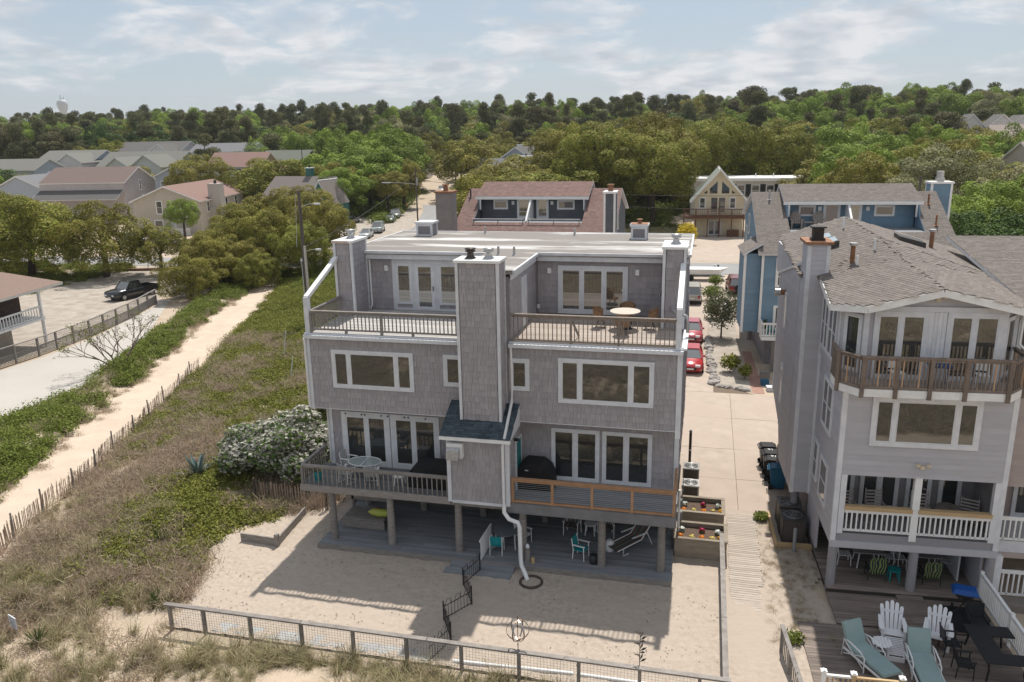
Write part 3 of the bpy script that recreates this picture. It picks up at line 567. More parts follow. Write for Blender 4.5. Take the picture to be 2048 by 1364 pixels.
for x0, x1, y0, y1, z0, z1 in ((-.03,.14,-.02,.13,1.88,8.0),(WN-.14,WN+.03,-.02,.13,1.88,8.0)): nb('corner_board', x0, x1, y0, y1, z0, z1)
nb('opening_trim', .16, .36, -.015, .2, 2.45, 4.80); nb('opening_trim', 5.22, 5.42, -.015, .2, 2.45, 4.80); nb('pillar', 2.62, 2.86, -.02, .2, 2.3, 4.80, m=m_trimw)
nb('porch_ceiling', .0, WN, .2, 2.2, 4.72, 4.755, m=m_trim)
window(Nh, I4, .95, 4.47, 5.93, 7.75, mull=(1.70,3.70), fw=.15, rails=(), glass=m_glass)
for a, b in ((1.12,1.62),(3.78,4.30)): nb('meeting_rail', a, b, -.05, .0, 6.78, 6.84)
# porch: sliding doors, rail with new pine top
window(Nh, FX(0,2.2,0,0), .6, 1.15, 2.5, 4.5, fw=.1, glass=m_glassd); window(Nh, FX(0,2.2,0,0), 1.35, 2.75, 2.5, 4.6, mull=(2.05,), fw=.1, glass=m_glassd, name='sliding_door'); window(Nh, FX(0,2.2,0,0), 3.0, 3.9, 2.5, 4.6, fw=.1, glass=m_glassd, name='sliding_door'); window(Nh, FX(0,2.2,0,0), 4.15, 4.95, 2.5, 4.55, fw=.11, glass=m_glassd)
for a, b in ((.38,2.62),(2.86,5.22)):
    rail(Nh, (a,.02), (b,.02), 3.42, 2.56, 13 if a < 1 else 14, m_trimw, bw=.05, tw=.06, th=.05)
    nb('rail_cap', a-.02, b+.02, -.08, .14, 3.42, 3.56, m=m_newwood)
# upper storey: bowed front with sliders
uw = MB(); ring = [(.0,4.4),(.0,1.25),(.62,.5),(4.98,.5),(5.6,1.25),(5.6,4.4)]
uw.prism(ring, 'z', 8.06, 10.75).build('upper_wall', m_ngrey, Nh)
MB().prism([(.62,10.7),(4.98,10.7),(4.98,10.85),(2.95,11.4),(.62,10.85)], 'y', .5, 1.2).build('gable_wall', m_sidgrey, Nh)
for q in ring[1:5]: nb('corner_board', q[0]-.09, q[0]+.09, q[1]-.04, q[1]+.1, 8.2, 10.85)
XU = FX(0,.5,0,0)
window(Nh, XU, .86, 2.62, 8.24, 10.66, mull=(1.72,), fw=.14, name='sliding_door', glass=m_glassu); window(Nh, XU, 3.18, 4.92, 8.24, 10.66, mull=(4.04,), fw=.14, name='sliding_door', glass=m_glassu)
sp_ = MB(XU)
nb('header_board', .84, 4.94, .44, .5, 10.66, 10.84)
for k in range(4): MB(XU).box(2.63+k*.137, 2.63+k*.137+.13, -.04, 0, 8.24, 10.65).build('panel_board', m_trim, Nh)
ca = math.atan2(-.75,.62); window(Nh, FX(.0,1.25,0,ca), .12, .86, 8.4, 10.5, fw=.1, glass=m_glassd); window(Nh, FX(4.98,.5,0,-ca), .12, .86, 8.4, 10.5, fw=.1, glass=m_glassd)
XV = FX(-.055, 4.4, 0, -math.pi/2)
for s0, s1 in ((.12,1.35),(1.42,2.85)): window(Nh, XV, s0, s1, 8.42, 10.5, mull=((s0+s1)/2,), fw=.1, glass=m_glassd, rails=(.5,))
XW = FX(0, 4.4, 0, -math.pi/2)
window(Nh, XW, 1.25, 2.95, 5.6, 7.55, mull=(2.1,), fw=.11, glass=m_glassd, rails=(.5,)); window(Nh, XW, .35, 1.15, 2.95, 4.6, fw=.1, glass=m_glassd, rails=(.5,)); window(Nh, XW, 1.75, 3.1, 2.75, 4.5, fw=.12, glass=m_glassd, rails=(.5,))
# balcony with chamfered corners
bp_ = [(-.28,1.1),(-.28,.0),(.28,-.68),(5.02,-.68),(5.62,.0),(5.62,1.1)]
MB().prism(bp_, 'z', 7.93, 8.20).build('balcony_floor', m_trimw, Nh); MB().prism([(q[0]*.985+.04, q[1]+.06) for q in bp_], 'z', 8.202, 8.23).build('balcony_boards', m_woodp, Nh)
m_brnrail = mat('brown_balcony_wood', (.215,.17,.14), (.15,.12,.10), 4, .8, rnd=.12); m_fresh = mat('replaced_pine', (.46,.30,.18), None, rough=.7)
for i, (n, ps_) in enumerate(((7,()),(6,(0.02,)),(37,(.02,.245,.47,.70,.975)),(6,(.98,)),(7,()))):
    rail(Nh, bp_[i], bp_[i+1], 9.36, 8.24, n, m_brnrail, bw=.042, tw=.13, bot=True, posts=ps_, ph=7.9, pw=.13, tints=(m_fresh,.16))
# stack and deeper left wing with sloping foot
ck = nb('chimney', -.80, .0, 4.4, 5.7, 1.95, 12.40, m=m_ngrey); siding(ck, FX(0,4.4,0,0), -.68, -.12, 1.98, 12.3, m_sidgrey); siding(ck, FX(-.8,5.7,0,-math.pi/2), .1, 1.2, 1.98, 12.3, m_sidgrey)
for x in (-.82,-.12): nb('corner_board', x, x+.14, 4.37, 4.52, 1.93, 12.35, p=ck)
nb('chimney_cap', -.92, .12, 4.28, 5.82, 12.40, 12.50, m=m_rust, p=ck); MB().box(-.66,-.14,4.7,5.2,12.5,12.58).box(-.6,-.2,4.76,5.14,12.58,12.98).box(-.68,-.12,4.68,5.22,12.98,13.04).build('flue', mat('dark_flue2', (.03,.028,.026), (.05,.045,.04), 5, .5, metal=.3), ck)
wg = MB().prism([(5.7,1.95),(5.7,11.4),(11.2,10.1),(11.2,4.3),(8.8,3.4),(8.0,1.95)], 'x', -.80, .02).build('left_wing', m_ngrey, Nh)
siding(wg, FX(-.8,11.2,0,-math.pi/2), 0, 5.5, 4.3, 10.1, m_sidgrey, clip=lambda z: (0 if z > 4.3 else 2.4, 5.45)); siding(wg, FX(-.8,11.2,0,-math.pi/2), 0, 5.5, 10.1, 11.3, m_sidgrey, clip=lambda z: ((z-10.1)/1.3*5.5, 5.45)); siding(wg, FX(-.8,11.2,0,-math.pi/2), 0, 5.5, 1.98, 4.3, m_sidgrey, clip=lambda z: (3.2 if z < 3.4 else 2.4, 5.45))
MB().beam((-.4,5.65,11.44),(-.4,11.3,10.12),.95,.12).build('wing_roof', m_trim, Nh); nb('upper_left_wall', -.78, .3, 8.2, 12.8, 10.0, 11.4, m=m_sidgrey)
nb('wing_edge_board', -.83, -.7, 11.1, 11.24, 4.3, 10.1); window(Nh, FX(-.8,11.2,0,-math.pi/2), 2.2, 2.75, 8.0, 9.6, fw=.1, glass=m_glassd); window(Nh, FX(-.8,11.2,0,-math.pi/2), 2.5, 3.0, 4.6, 6.4, fw=.1, glass=m_glassd)
MB().tube([(-.8,9.2,9.55),(-1.05,9.2,9.55)], .13, 12).build('vent_stub', m_rust, Nh); MB().tube([(-1.05,9.2,9.55),(-1.28,9.2,9.55)], .18, 12).build('vent_cap', m_alu, Nh)
# bowed roof
def planez(a, b, c, x, y): n = (Vector(b)-Vector(a)).cross(Vector(c)-Vector(a)); return (x, y, a[2]-(n.x*(x-a[0])+n.y*(y-a[1]))/n.z)
A_, B_, C_, D_, E_, F_, G_ = (2.85,.08,11.52), (.52,.02,10.92), (-.5,1.05,10.77), (-.3,4.2,11.17), (2.6,4.3,11.93), (2.45,6.6,12.33), (1.9,11.5,12.72)
B2, C2, D2 = (5.45,.02,10.92), (6.2,1.05,10.83), (6.6,4.3,11.005)
for k_, pl_ in enumerate(([A_,B_,C_,D_,E_], [A_,E_,D2,C2,B2], [D_,E_,F_], [E_,D2,F_])): roof_plane(Nh, pl_, m_roofb, seed=71+k_, edge=m_roofb)
for a_, b_ in ((A_,B_),(B_,C_),(C_,D_),(A_,B2),(B2,C2),(C2,D2)):
    MB().beam(Vector(a_)-Vector((0,0,.13)), Vector(b_)-Vector((0,0,.13)), .05, .24).build('fascia', m_trimw, Nh)
rl = roof_plane(Nh, [D_,F_,G_,planez(D_,F_,G_,-.95,11.5),planez(D_,F_,G_,-.95,5.2)], m_roofb, seed=75, edge=m_roofb); roof_plane(Nh, [F_,D2,planez(F_,D2,G_,7.2,11.5),G_], m_roofb, seed=76, edge=m_roofb)
for y0, y1 in ((7.2,8.0),(8.5,9.3)):
    sk = MB().poly([(-.2,y0,11.6),(.9,y0,11.9),(.9,y1,11.98),(-.2,y1,11.68),(-.2,y0,11.88),(.9,y0,12.18),(.9,y1,12.26),(-.2,y1,11.96)], [(0,3,2,1),(4,5,6,7),(0,1,5,4),(1,2,6,5),(2,3,7,6),(3,0,4,7)]).build('skylight', mat('skylight_frame', (.06,.055,.05), None, rough=.5), Nh)
    MB().poly([(-.14,y0+.06,11.92),(.84,y0+.06,12.19),(.84,y1-.06,12.27),(-.14,y1-.06,12.0)], [(0,1,2,3)]).build('pane', glassmat('skylight_glass', (.35,.45,.47), .3) if 'skylight_glass' not in MATS else MATS['skylight_glass'], sk)
sk = MB().poly([(3.4,7.8,11.9),(4.4,7.6,11.6),(4.4,8.5,11.65),(3.4,8.7,11.95),(3.4,7.8,12.3),(4.4,7.6,12.04),(4.4,8.5,12.09),(3.4,8.7,12.35)], [(0,3,2,1),(4,5,6,7),(0,1,5,4),(1,2,6,5),(2,3,7,6),(3,0,4,7)]).build('skylight', MATS['skylight_frame'], Nh)
for x, y, z, r, h, m in ((.95,4.9,11.55,.09,.75,m_rust),(4.9,8.6,11.7,.09,.7,m_rust),(1.9,5.6,12.05,.045,.42,m_trimw),(1.05,4.5,11.55,.045,.4,m_trimw),(1.5,9.6,12.5,.045,.4,m_trimw)):
    v = MB().cyl(x, y, z-.1, z+h, r).build('vent_pipe', m, Nh)
    if r > .05: MB().cyl(x, y, z+h, z+h+.1, .15).build('pipe_cap', m_alu, v)
MB().cyl(1.75,.3,11.18,11.19,.01).build('lamp_stub', m_trimw, Nh)
for x, y, z in ((2.8,.42,11.15),(2.78,-.06,5.25)): MB().box(x-.07,x+.07,y-.05,y+.06,z-.1,z+.02).lathe(x-.17,y-.08,[(.02,z-.02),(.08,z+.02),(.07,z+.1)],8).lathe(x+.17,y-.08,[(.02,z-.02),(.08,z+.02),(.07,z+.1)],8).build('flood_lamp', mat('lamp_cream', (.6,.52,.38), None, rough=.5), Nh)
# ground posts, sheltered deck and two lower tiers of boards
for x, y in ((.12,.12),(2.9,.12),(5.45,.12),(.2,4.2),(5.3,4.2),(-.5,5),(-.5,9.5)): MB().cyl(x, y, 0, 2.0, .17, .16, 14).build('post', mat('grey_post', (.30,.29,.30), (.26,.25,.26), 2, .8), Nh)
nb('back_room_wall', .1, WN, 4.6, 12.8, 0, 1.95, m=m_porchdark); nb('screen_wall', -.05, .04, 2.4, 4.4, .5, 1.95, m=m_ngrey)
nb('leaning_board', 4.72, 4.78, .9, 3.2, .35, 1.4, m=m_trim); nb('partition', 5.2, 5.3, .3, 4.5, .3, 1.9, m=m_ngrey)
dk = nb('deck_frame', -.02, 5.3, -.18, 4.6, .0, .262, m=mat('dark_joist', (.05,.043,.037), None, rough=.9))
planks(dk, -.05, 5.3, -.2, 4.6, .30, m_trdeck, along='x', seed=11, single=True)
planks(dk, -.06, 5.2, -2.2, -.22, .155, m_trdeck, along='x', seed=12, single=True); planks(dk, -1.36, 5.2, -7.2, -2.22, .10, m_trdeck, along='x', seed=13, single=True)
nb('step', 2.35, 3.25, -.45, -.2, .16, .24, m=m_trdeck)
rl_ = rail(Nh, (5.24,.1), (5.24,-7.2), 1.22, .28, 56, m_trimw, bw=.04, tw=.1, posts=(.0,.36,.72), cap=.12, ph=.0, pw=.12)
# wooden gate rail at the front of the neighbour's deck
gr = thing('deck_gate_rail', 'white and pine railing with square capped posts closing the sun deck', 'railing', (12.3,-7.05,0), NA)
for x, m in ((0,m_trimw),(.85,m_newwood),(2.2,m_newwood)):
    MB().box(x-.055,x+.055,-.055,.055,0,1.05).build('post', m, gr); MB().box(x-.09,x+.09,-.09,.09,1.05,1.09).prism([(x-.07,1.09),(x+.07,1.09),(x,1.13)],'y',-.07,.07).build('post_cap', m_trimw, gr)
MB().box(.06,.79,-.04,.04,.9,.96).build('top_rail', m_trimw, gr); MB().box(.91,2.14,-.04,.04,.9,.96).build('top_rail', m_newwood, gr)
bme = MB().box(-.02,.02,-.02,.02,.12,.9).mesh('baluster', m_newwood)
for k in range(14): link('baluster', bme, gr, loc=(.12+k*.148,0,0))
lr_ = thing('leaning_handrail', 'weathered grey handrail of wooden steps beside the sandy path', 'railing', (11.55,-6.6,0), R(8))
MB().beam((0,1.8,1.0),(.05,-1.2,.55),.14,.05).build('hand_rail', m_wood, lr_)
for y in (1.7,.6,-.5): MB().box(-.05,.05,y-.05,y+.05,0,.98-(1.8-y)*.15).build('post', m_wood, lr_)
bme = MB().box(-.015,.015,-.015,.015,.05,.75).mesh('baluster', m_wood)
for k in range(10): link('baluster', bme, lr_, loc=(.01,1.55-k*.2,0))
# the pinkish next unit, cut by the picture's edge
Pk = thing('attached_townhouse', 'pinkish sided townhouse joined to the mauve grey one, with white rails', 'house', (18.81,-.42,0), NA)
pw_ = MB().box(.03,6,.3,2.2,4.5,8.0).build('front_wall', m_sidpink, Pk); siding(pw_, FX(0,.3,0,0), .05, 6, 4.5, 8.0, m_sidpink)
MB().box(.03,6,2.2,13,1.9,10.4).build('main_wall', m_sidpink, Pk); MB().box(.03,6,.3,2.2,1.9,2.4).build('porch_floor', m_trim, Pk); MB().box(.03,6,.25,.32,1.75,1.95).build('porch_beam', m_sidpink, Pk)
window(Pk, FX(0,2.2,0,0), .2, .9, 2.6, 4.4, fw=.1, glass=m_glassd, rails=(.5,)); window(Pk, FX(0,2.2,0,0), 1.2, 3.0, 2.5, 4.4, mull=(2.1,), fw=.1, glass=m_glassd, name='sliding_door'); window(Pk, FX(0,1.2,0,0), .15, 1.2, 8.4, 10.3, fw=.1, glass=m_glassd)
MB().box(.03,6,1.2,2.2,8.0,10.6).build('upper_wall', m_sidpink, Pk)
rail(Pk, (.0,.28), (3,.28), 3.35, 2.45, 17, m_trimw, bw=.05, tw=.08); rail(Pk, (.0,.2), (3,.2), 1.3, .3, 17, m_trimw, bw=.05, tw=.08, posts=(.0,), ph=0)
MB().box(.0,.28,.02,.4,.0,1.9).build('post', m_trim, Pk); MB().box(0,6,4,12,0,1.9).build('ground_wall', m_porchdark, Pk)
MB().box(.1,4,-.5,.1,0,.28).build('siding_skirt', mat('skirt_brown', (.22,.19,.17), (.17,.15,.135), 3, .8), Pk)
roof_plane(Pk, [(.2,.7,10.85),(6.3,.7,10.85),(6.3,9.5,12.1),(.2,9.5,12.1)], m_roofb, seed=78)
MB().tube([(.15,.9,10.8),(.12,.85,10.2),(.12,.85,9.5),(.5,.5,9.1),(.9,.2,8.7)], .05, 8).build('downspout', m_trimw, Pk)
# ================= two gabled houses with balcony dormers behind
def dormer_house(name, label, O, rz, w, wallm, trimm, roofm, seed, door_x, chL, chR, win, base0, sidm, brd=True, ze=8.45):
    T = thing(name, label, 'house', O, rz)
    RY, RZ_, BY, BZ = 7.0, 12.0, 13.2, 9.9; sl = (RZ_-ze)/RY
    d0, d1 = win['d']; fy0 = (9.55-ze)/sl; full = [(0,base0),(0,ze-.12),(RY,RZ_-.12),(BY,BZ-.12),(BY,base0)]
    MB().prism(full, 'x', .0, d0-.06).build('walls', wallm, T); MB().prism(full, 'x', d1+.06, w).build('walls', wallm, T)
    MB().prism([(0,base0),(0,ze-.12),(fy0-.1,9.36),(BY,9.36),(BY,base0)], 'x', d0-.058, d1+.058).build('walls', wallm, T)
    MB().box(.6,w-.3,.9,BY-.5,0,base0).build('ground_floor_wall', m_porchdark, T)
    for x, rzz, o in ((0,-math.pi/2,FX(0,BY,0,-math.pi/2)),(w,math.pi/2,FX(w,0,0,math.pi/2))):
        def clip(z, left=(x == 0)):
            if z <= ze-.2: a, b = 0.0, BY
            else: a, b = max(0, (z-ze+.15)/sl), BY-max(0, (z-BZ+.1)/((RZ_-BZ)/(BY-RY)))
            return (BY-b, BY-a) if left else (a, b)
        siding(T, o, 0, BY, base0, RZ_-.2, sidm, single=False, clip=clip)
    siding(T, I4, 0, w, base0, ze-.1, sidm, single=False)
    d0, d1 = win['d']; fy0, fz = (9.55-ze)/sl, 9.55; dw = 5.2
    # front roof slope left, right and below the balcony recess, back slope
    e = .3; zf = lambda y: ze+sl*y
    roof_plane(T, [(-e,-e,zf(-e)),(w+e,-e,zf(-e)),(w+e,fy0,zf(fy0)),(-e,fy0,zf(fy0))], roofm, seed=seed)
    roof_plane(T, [(-e,fy0,zf(fy0)),(d0,fy0,zf(fy0)),(d0,RY,RZ_),(-e,RY,RZ_)], roofm, seed=seed+1); roof_plane(T, [(d1,fy0,zf(fy0)),(w+e,fy0,zf(fy0)),(w+e,RY,RZ_),(d1,RY,RZ_)], roofm, seed=seed+2)
    roof_plane(T, [(-e,RY,RZ_),(w+e,RY,RZ_),(w+e,BY+e,BZ-.1),(-e,BY+e,BZ-.1)], roofm, tab=False)
    # dormer: walls, recess floor, sloping cheeks, roof
    D = MB().box(d0+.02,d1-.02,dw,RY+.6,fz-.5,11.6).build('dormer', wallm, T); siding(D, FX(0,dw,0,0), d0+.1, d1-.1, fz, 11.45, sidm, single=False)
    MB().box(d0,d1,fy0,dw,fz-.12,fz).build('balcony_floor', m_deckgrey, T)
    for x, s in ((d0-.05,-1),(d1-.05,1)): MB().prism([(3.9,zf(3.9)-.1),(4.4,11.5),(RY+.4,12.35),(RY,RZ_-.1)], 'x', x, x+.1).build('dormer_cheek', sidm if s < 0 else wallm, T)
    roof_plane(T, [(d0-.25,4.35,11.50),(d1+.25,4.35,11.50),(d1+.25,7.6,12.55),(d0-.25,7.6,12.55)], roofm, seed=seed+3, name='dormer_roof'); MB().box(d0-.27,d1+.27,4.27,4.37,11.26,11.46).build('dormer_fascia', trimm, T)
    roof_plane(T, [(d0-.25,7.6,12.55),(d1+.25,7.6,12.55),(d1+.25,9.8,11.2),(d0-.25,9.8,11.2)], roofm, tab=False)
    mid = win['mid']
    MB().prism([(fy0+.05,fz+.15),(4.4,11.3),(dw,11.3),(dw,fz),(fy0+.05,fz)], 'x', mid-.07, mid+.07).build('party_wall', trimm, T)
    for x in (d0+.08, d1-.2): MB().box(x,x+.12,4.3,4.42,zf(4.2)-.2,11.3).build('dormer_post', trimm, T)
    XD = FX(0,dw,0,0)
    for x0, x1 in win['doors']:
        o = window(T, XD, x0, x1, fz+.02, 11.35, fw=.14, glass=m_glassu, trim=trimm, name='balcony_door')
        g = MB(XD)
        for k in (1,2): g.box(x0+.14+(x1-x0-.28)*k/3-.012, x0+.14+(x1-x0-.28)*k/3+.012, -.05,-.02,fz+.6,11.1)
        for k in (1,2,3,4): g.box(x0+.16,x1-.16,-.052,-.021,fz+.6+k*.1*1.0+.0*k+(k-1)*.02,fz+.615+k*.1+(k-1)*.02)
        g.build('glazing_bars', trimm, o, kind='stuff')
    for x0, x1 in win['wins']: window(T, XD, x0, x1, 10.35, 11.15, fw=.09, glass=m_glass, trim=trimm)
    for x in win['lamps']: MB(XD).box(x-.12,x+.12,-.08,0,10.75,11.05).build('wall_lamp', m_trimw, T)
    for cx, cy, cw, cd, z0, z1, m, tr in (chL, chR):
        if cw <= 0: continue
        c = MB().box(cx,cx+cw,cy,cy+cd,z0,z1).build('chimney', m, T); siding(c, FX(0,cy,0,0), cx+.06, cx+cw-.06, z0, z1, m, single=False); siding(c, FX(cx,cy+cd,0,-math.pi/2), .05, cd-.05, z0, z1, m, single=False); siding(c, FX(cx+cw,cy,0,math.pi/2), .05, cd-.05, z0, z1, m, single=False)
        if tr:
            for xx in (cx-.03,cx+cw-.12):
                for yy in (cy-.03,cy+cd-.12): MB().box(xx,xx+.15,yy,yy+.15,z0,z1).build('corner_board', trimm, c)
        MB().box(cx-.1,cx+cw+.1,cy-.1,cy+cd+.1,z1,z1+.14).build('chimney_cap', trimm if tr else m_rust, c)
        if tr == 2: MB().box(cx+cw/2-.25,cx+cw/2+.25,cy+cd/2-.25,cy+cd/2+.25,z1+.14,z1+.45).cyl(cx+cw/2,cy+cd/2,z1+.45,z1+.9,.26).build('flue', m_alu, c)
        else: MB().cyl(cx+cw/2,cy+cd/2,z1+.14,z1+.5,.2).cyl(cx+cw/2,cy+cd/2,z1+.55,z1+.66,.28).cyl(cx+cw/2,cy+cd/2,z1+.5,z1+.55,.12).build('flue', m_rust, c)
    for x, y, m in win['pipes']: MB().cyl(x,y,zf(y)-.1,zf(y)+.75,.07).cyl(x,y,zf(y)-.02,zf(y)+.06,.2,.1).build('vent_pipe', m, T)
    return T
m_blue = mat('blue_siding', (.17,.265,.35), (.15,.24,.32), 1.5, .7, tint=True); m_bluew = mat('blue_wall', (.15,.24,.32), None, rough=.8)
m_brownr = mat('red_brown_shingle', (.225,.145,.125), (.165,.105,.095), 3, .92, tint=True, bump=.2, bscale=80)
m_brw = mat('slate_grey_siding', (.10,.105,.12), (.12,.125,.14), 1.5, .7, tint=True); m_brww = mat('slate_wall', (.11,.115,.13), None, rough=.8); m_taupe = mat('taupe_siding', (.25,.225,.22), (.22,.20,.195), 2, .7, tint=True)
Bl = dormer_house('blue_house', 'blue lap-sided house with brown roof, twin dormer balcony and tall chimney', (12.25,28.8,0), R(3), 12.6, m_bluew, m_trimw, m_roofb, 81, None, (0,0,0,0,0,0,None,0), (12.75,7.6,1.45,1.3,2.6,12.5,m_blue,2),
    dict(d=(2.05,11.1), mid=6.35, doors=((4.75,5.95),(6.5,7.45)), wins=((3.0,4.2),(8.3,9.7)), lamps=(4.5,7.85), pipes=((.95,6.0,m_alu),(12.0,5.4,m_rust),(11.9,2.9,m_rust))), 2.6, m_blue)
for x in (.0,12.45): MB().box(x-.03,x+.13,-.05,.08,2.6,8.3).build('corner_board', m_trimw, Bl)
window(Bl, I4, .95, 2.3, 5.9, 8.0, fw=.13, glass=m_glass, rails=(.35,), trim=m_trimw); window(Bl, I4, .95, 2.1, 2.8, 4.6, fw=.13, glass=m_glassd, trim=m_trimw, name='sliding_door')
by = MB().box(-1.15,-.02,.4,4.2,2.55,8.2).build('bay', m_bluew, Bl); siding(by, FX(0,.4,0,0), -1.1, -.05, 2.6, 8.1, m_blue, single=False); siding(by, FX(-1.15,4.2,0,-math.pi/2), 0, 3.8, 2.6, 8.1, m_blue, single=False)
MB().box(-1.2,-1.03,.35,.5,2.5,8.2).build('corner_board', m_trimw, by); roof_plane(Bl, [(-1.35,.2,8.2),(-.0,.2,9.0),(-.0,4.3,9.0),(-1.35,4.3,8.2)], m_roofb, seed=88, name='bay_roof')
for y, z in ((6,6.3),(7.4,6.9),(8.6,4.5),(10,5),(9.6,8.5),(11.3,7.4)): window(Bl, FX(0,BY_:=13.2,0,-math.pi/2), 13.2-y-.35, 13.2-y+.35, z, z+1.6, fw=.09, glass=m_glassd, trim=m_trimw)
MB().box(.1,2.6,-1.3,-.02,2.35,2.6).build('balcony_floor', m_trimw, Bl); rail(Bl, (.12,-1.25), (2.6,-1.25), 3.6, 2.65, 12, m_trimw, bw=.06, tw=.1); rail(Bl, (.12,-1.25), (.12,0), 3.6, 2.65, 6, m_trimw, bw=.06, tw=.1)
for x, y in ((1.0,-1.0),(1.0,4),(.3,8)): MB().cyl(x,y,0,2.6,.16).build('post', m_wood, Bl)
MB().box(1.2,2.6,-1.25,-1.0,0,1.0).box(1.25,1.35,-1.3,-1.2,0,1.1).build('stair_rail', m_trimw, Bl)
Br = dormer_house('red_brown_roofed_house', 'slate grey house with red-brown shingle roof and long balcony dormer', (-11.9,33.2,0), R(.5), 12.9, m_brww, m_trimw, m_brownr, 91, None, (-.95,-1.0,1.35,1.3,0,12.2,m_taupe,0), (12.55,-1.0,.85,1.5,0,12.15,m_brw,1),
    dict(d=(1.15,10.4), mid=5.72, doors=((4.35,5.55),(6.05,7.1)), wins=((2.25,3.55),(7.85,9.35)), lamps=(4.0,7.4), pipes=((.1,5.6,m_gdark),)), 2.4, m_brw)
br_ = MB().beam((1.2,2.0,9.85),(5.6,2.0,9.85),.06,.07).beam((5.9,2.0,9.85),(10.3,2.0,9.85),.06,.07).build('balcony_rail', m_trim, Br)
for x in (1.3,3.4,5.5,6.0,8.1,10.2): MB().box(x-.03,x+.03,1.97,2.03,9.2,9.83).build('post', m_wood, br_)
for y, z in ((3,5.2),(5,5.4),(7,5.2),(6,8.6)): window(Br, FX(12.9,0,0,math.pi/2), y-.4, y+.4, z, z+1.8, fw=.1, glass=m_glassd, trim=m_trimw)
# ================= simpler houses farther off
def roofmat(name, c): return mat(name, c, tuple(q*.74 for q in c), 6, .92, bump=.35, bscale=70, stretch=(1,3,1), detail=8)
def lapmat(name, c):
    if name in MATS: return MATS[name]
    M = mat(name, c, tuple(q*.9 for q in c), 1.2, .75); t = M.node_tree; b = t.nodes['Principled BSDF']
    tcn = N('ShaderNodeTexCoord', t); sp = N('ShaderNodeSeparateXYZ', t); L(tcn.outputs['Object'], sp.inputs[0], t)
    bp = N('ShaderNodeBump', t); bp.inputs['Strength'].default_value = .8; bp.inputs['Distance'].default_value = .03; L(MATH('FRACT', MATH('MULTIPLY', sp.outputs[2], 5.0, t), None, t), bp.inputs['Height'], t); L(bp.outputs[0], b.inputs['Normal'], t)
    return M
def gable(name, label, O, rz, w, d, ze, zr, wallm, roofm, wins=(), swins=(), trimm=None, over=.4, ridge='x', chim=None, rwins=(), back=None, cat='house', group=None, z0=0):
    """w along x (front), d along y; ridge along x or y; wins on the front, swins on the left end, rwins on the right end: (a0,a1,z0,z1)"""
    trimm = trimm or m_trimw; T = thing(name, label, cat, O, rz, group)
    if ridge == 'x': MB().prism([(0,z0),(0,ze),(d/2,zr),(d,ze),(d,z0)], 'x', 0, w).build('walls', wallm, T)
    else: MB().prism([(0,z0),(0,ze),(w/2,zr),(w,ze),(w,z0)], 'y', 0, d).build('walls', wallm, T)
    h = (zr-ze)/((d if ridge == 'x' else w)/2); zo = ze-over*h+.08
    if ridge == 'x':
        pa = [(-over,-over,zo),(w+over,-over,zo),(w+over,d/2,zr+.08),(-over,d/2,zr+.08)]; pb = [(w+over,d+over,zo),(-over,d+over,zo),(-over,d/2,zr+.08),(w+over,d/2,zr+.08)]
    else:
        pa = [(-over,d+over,zo),(-over,-over,zo),(w/2,-over,zr+.08),(w/2,d+over,zr+.08)]; pb = [(w+over,-over,zo),(w+over,d+over,zo),(w/2,d+over,zr+.08),(w/2,-over,zr+.08)]
    for q in (pa, pb): roof_plane(T, q, roofm, tab=False, edge=trimm, thick=.2)
    for a, b, c, e in wins: window(T, I4, a, b, c, e, fw=.1, glass=m_glassd, trim=trimm, rails=(.5,))
    for a, b, c, e in swins: window(T, FX(0,d,0,-math.pi/2), a, b, c, e, fw=.1, glass=m_glassd, trim=trimm, rails=(.5,))
    for a, b, c, e in rwins: window(T, FX(w,0,0,math.pi/2), a, b, c, e, fw=.1, glass=m_glassd, trim=trimm, rails=(.5,))
    if chim:
        x, y, cw, z, m = chim; c = MB().box(x,x+cw,y,y+cw*.8,z0,z).build('chimney', m, T); MB().box(x-.1,x+cw+.1,y-.1,y+cw*.8+.1,z,z+.15).build('chimney_cap', trimm, c); MB().cyl(x+cw/2,y+cw*.4,z+.15,z+.6,.2).build('flue', m_gdark, c)
    return T
r_brn, r_grn, r_gry, r_red, r_tan, r_dk = roofmat('r_brown', (.19,.14,.125)), roofmat('r_green_grey', (.19,.188,.17)), roofmat('r_grey', (.19,.19,.20)), roofmat('r_red', (.26,.165,.14)), roofmat('r_tan', (.33,.27,.235)), roofmat('r_dark', (.13,.125,.12))
l_beige, l_pink, l_bg, l_teal, l_pale, l_white, l_yel = lapmat('l_beige', (.50,.45,.38)), lapmat('l_pinkish', (.47,.435,.435)), lapmat('l_bluegrey', (.40,.45,.50)), lapmat('l_teal', (.05,.155,.14)), lapmat('l_pale', (.50,.57,.60)), lapmat('l_white', (.62,.61,.59)), lapmat('l_yellow', (.68,.60,.44))
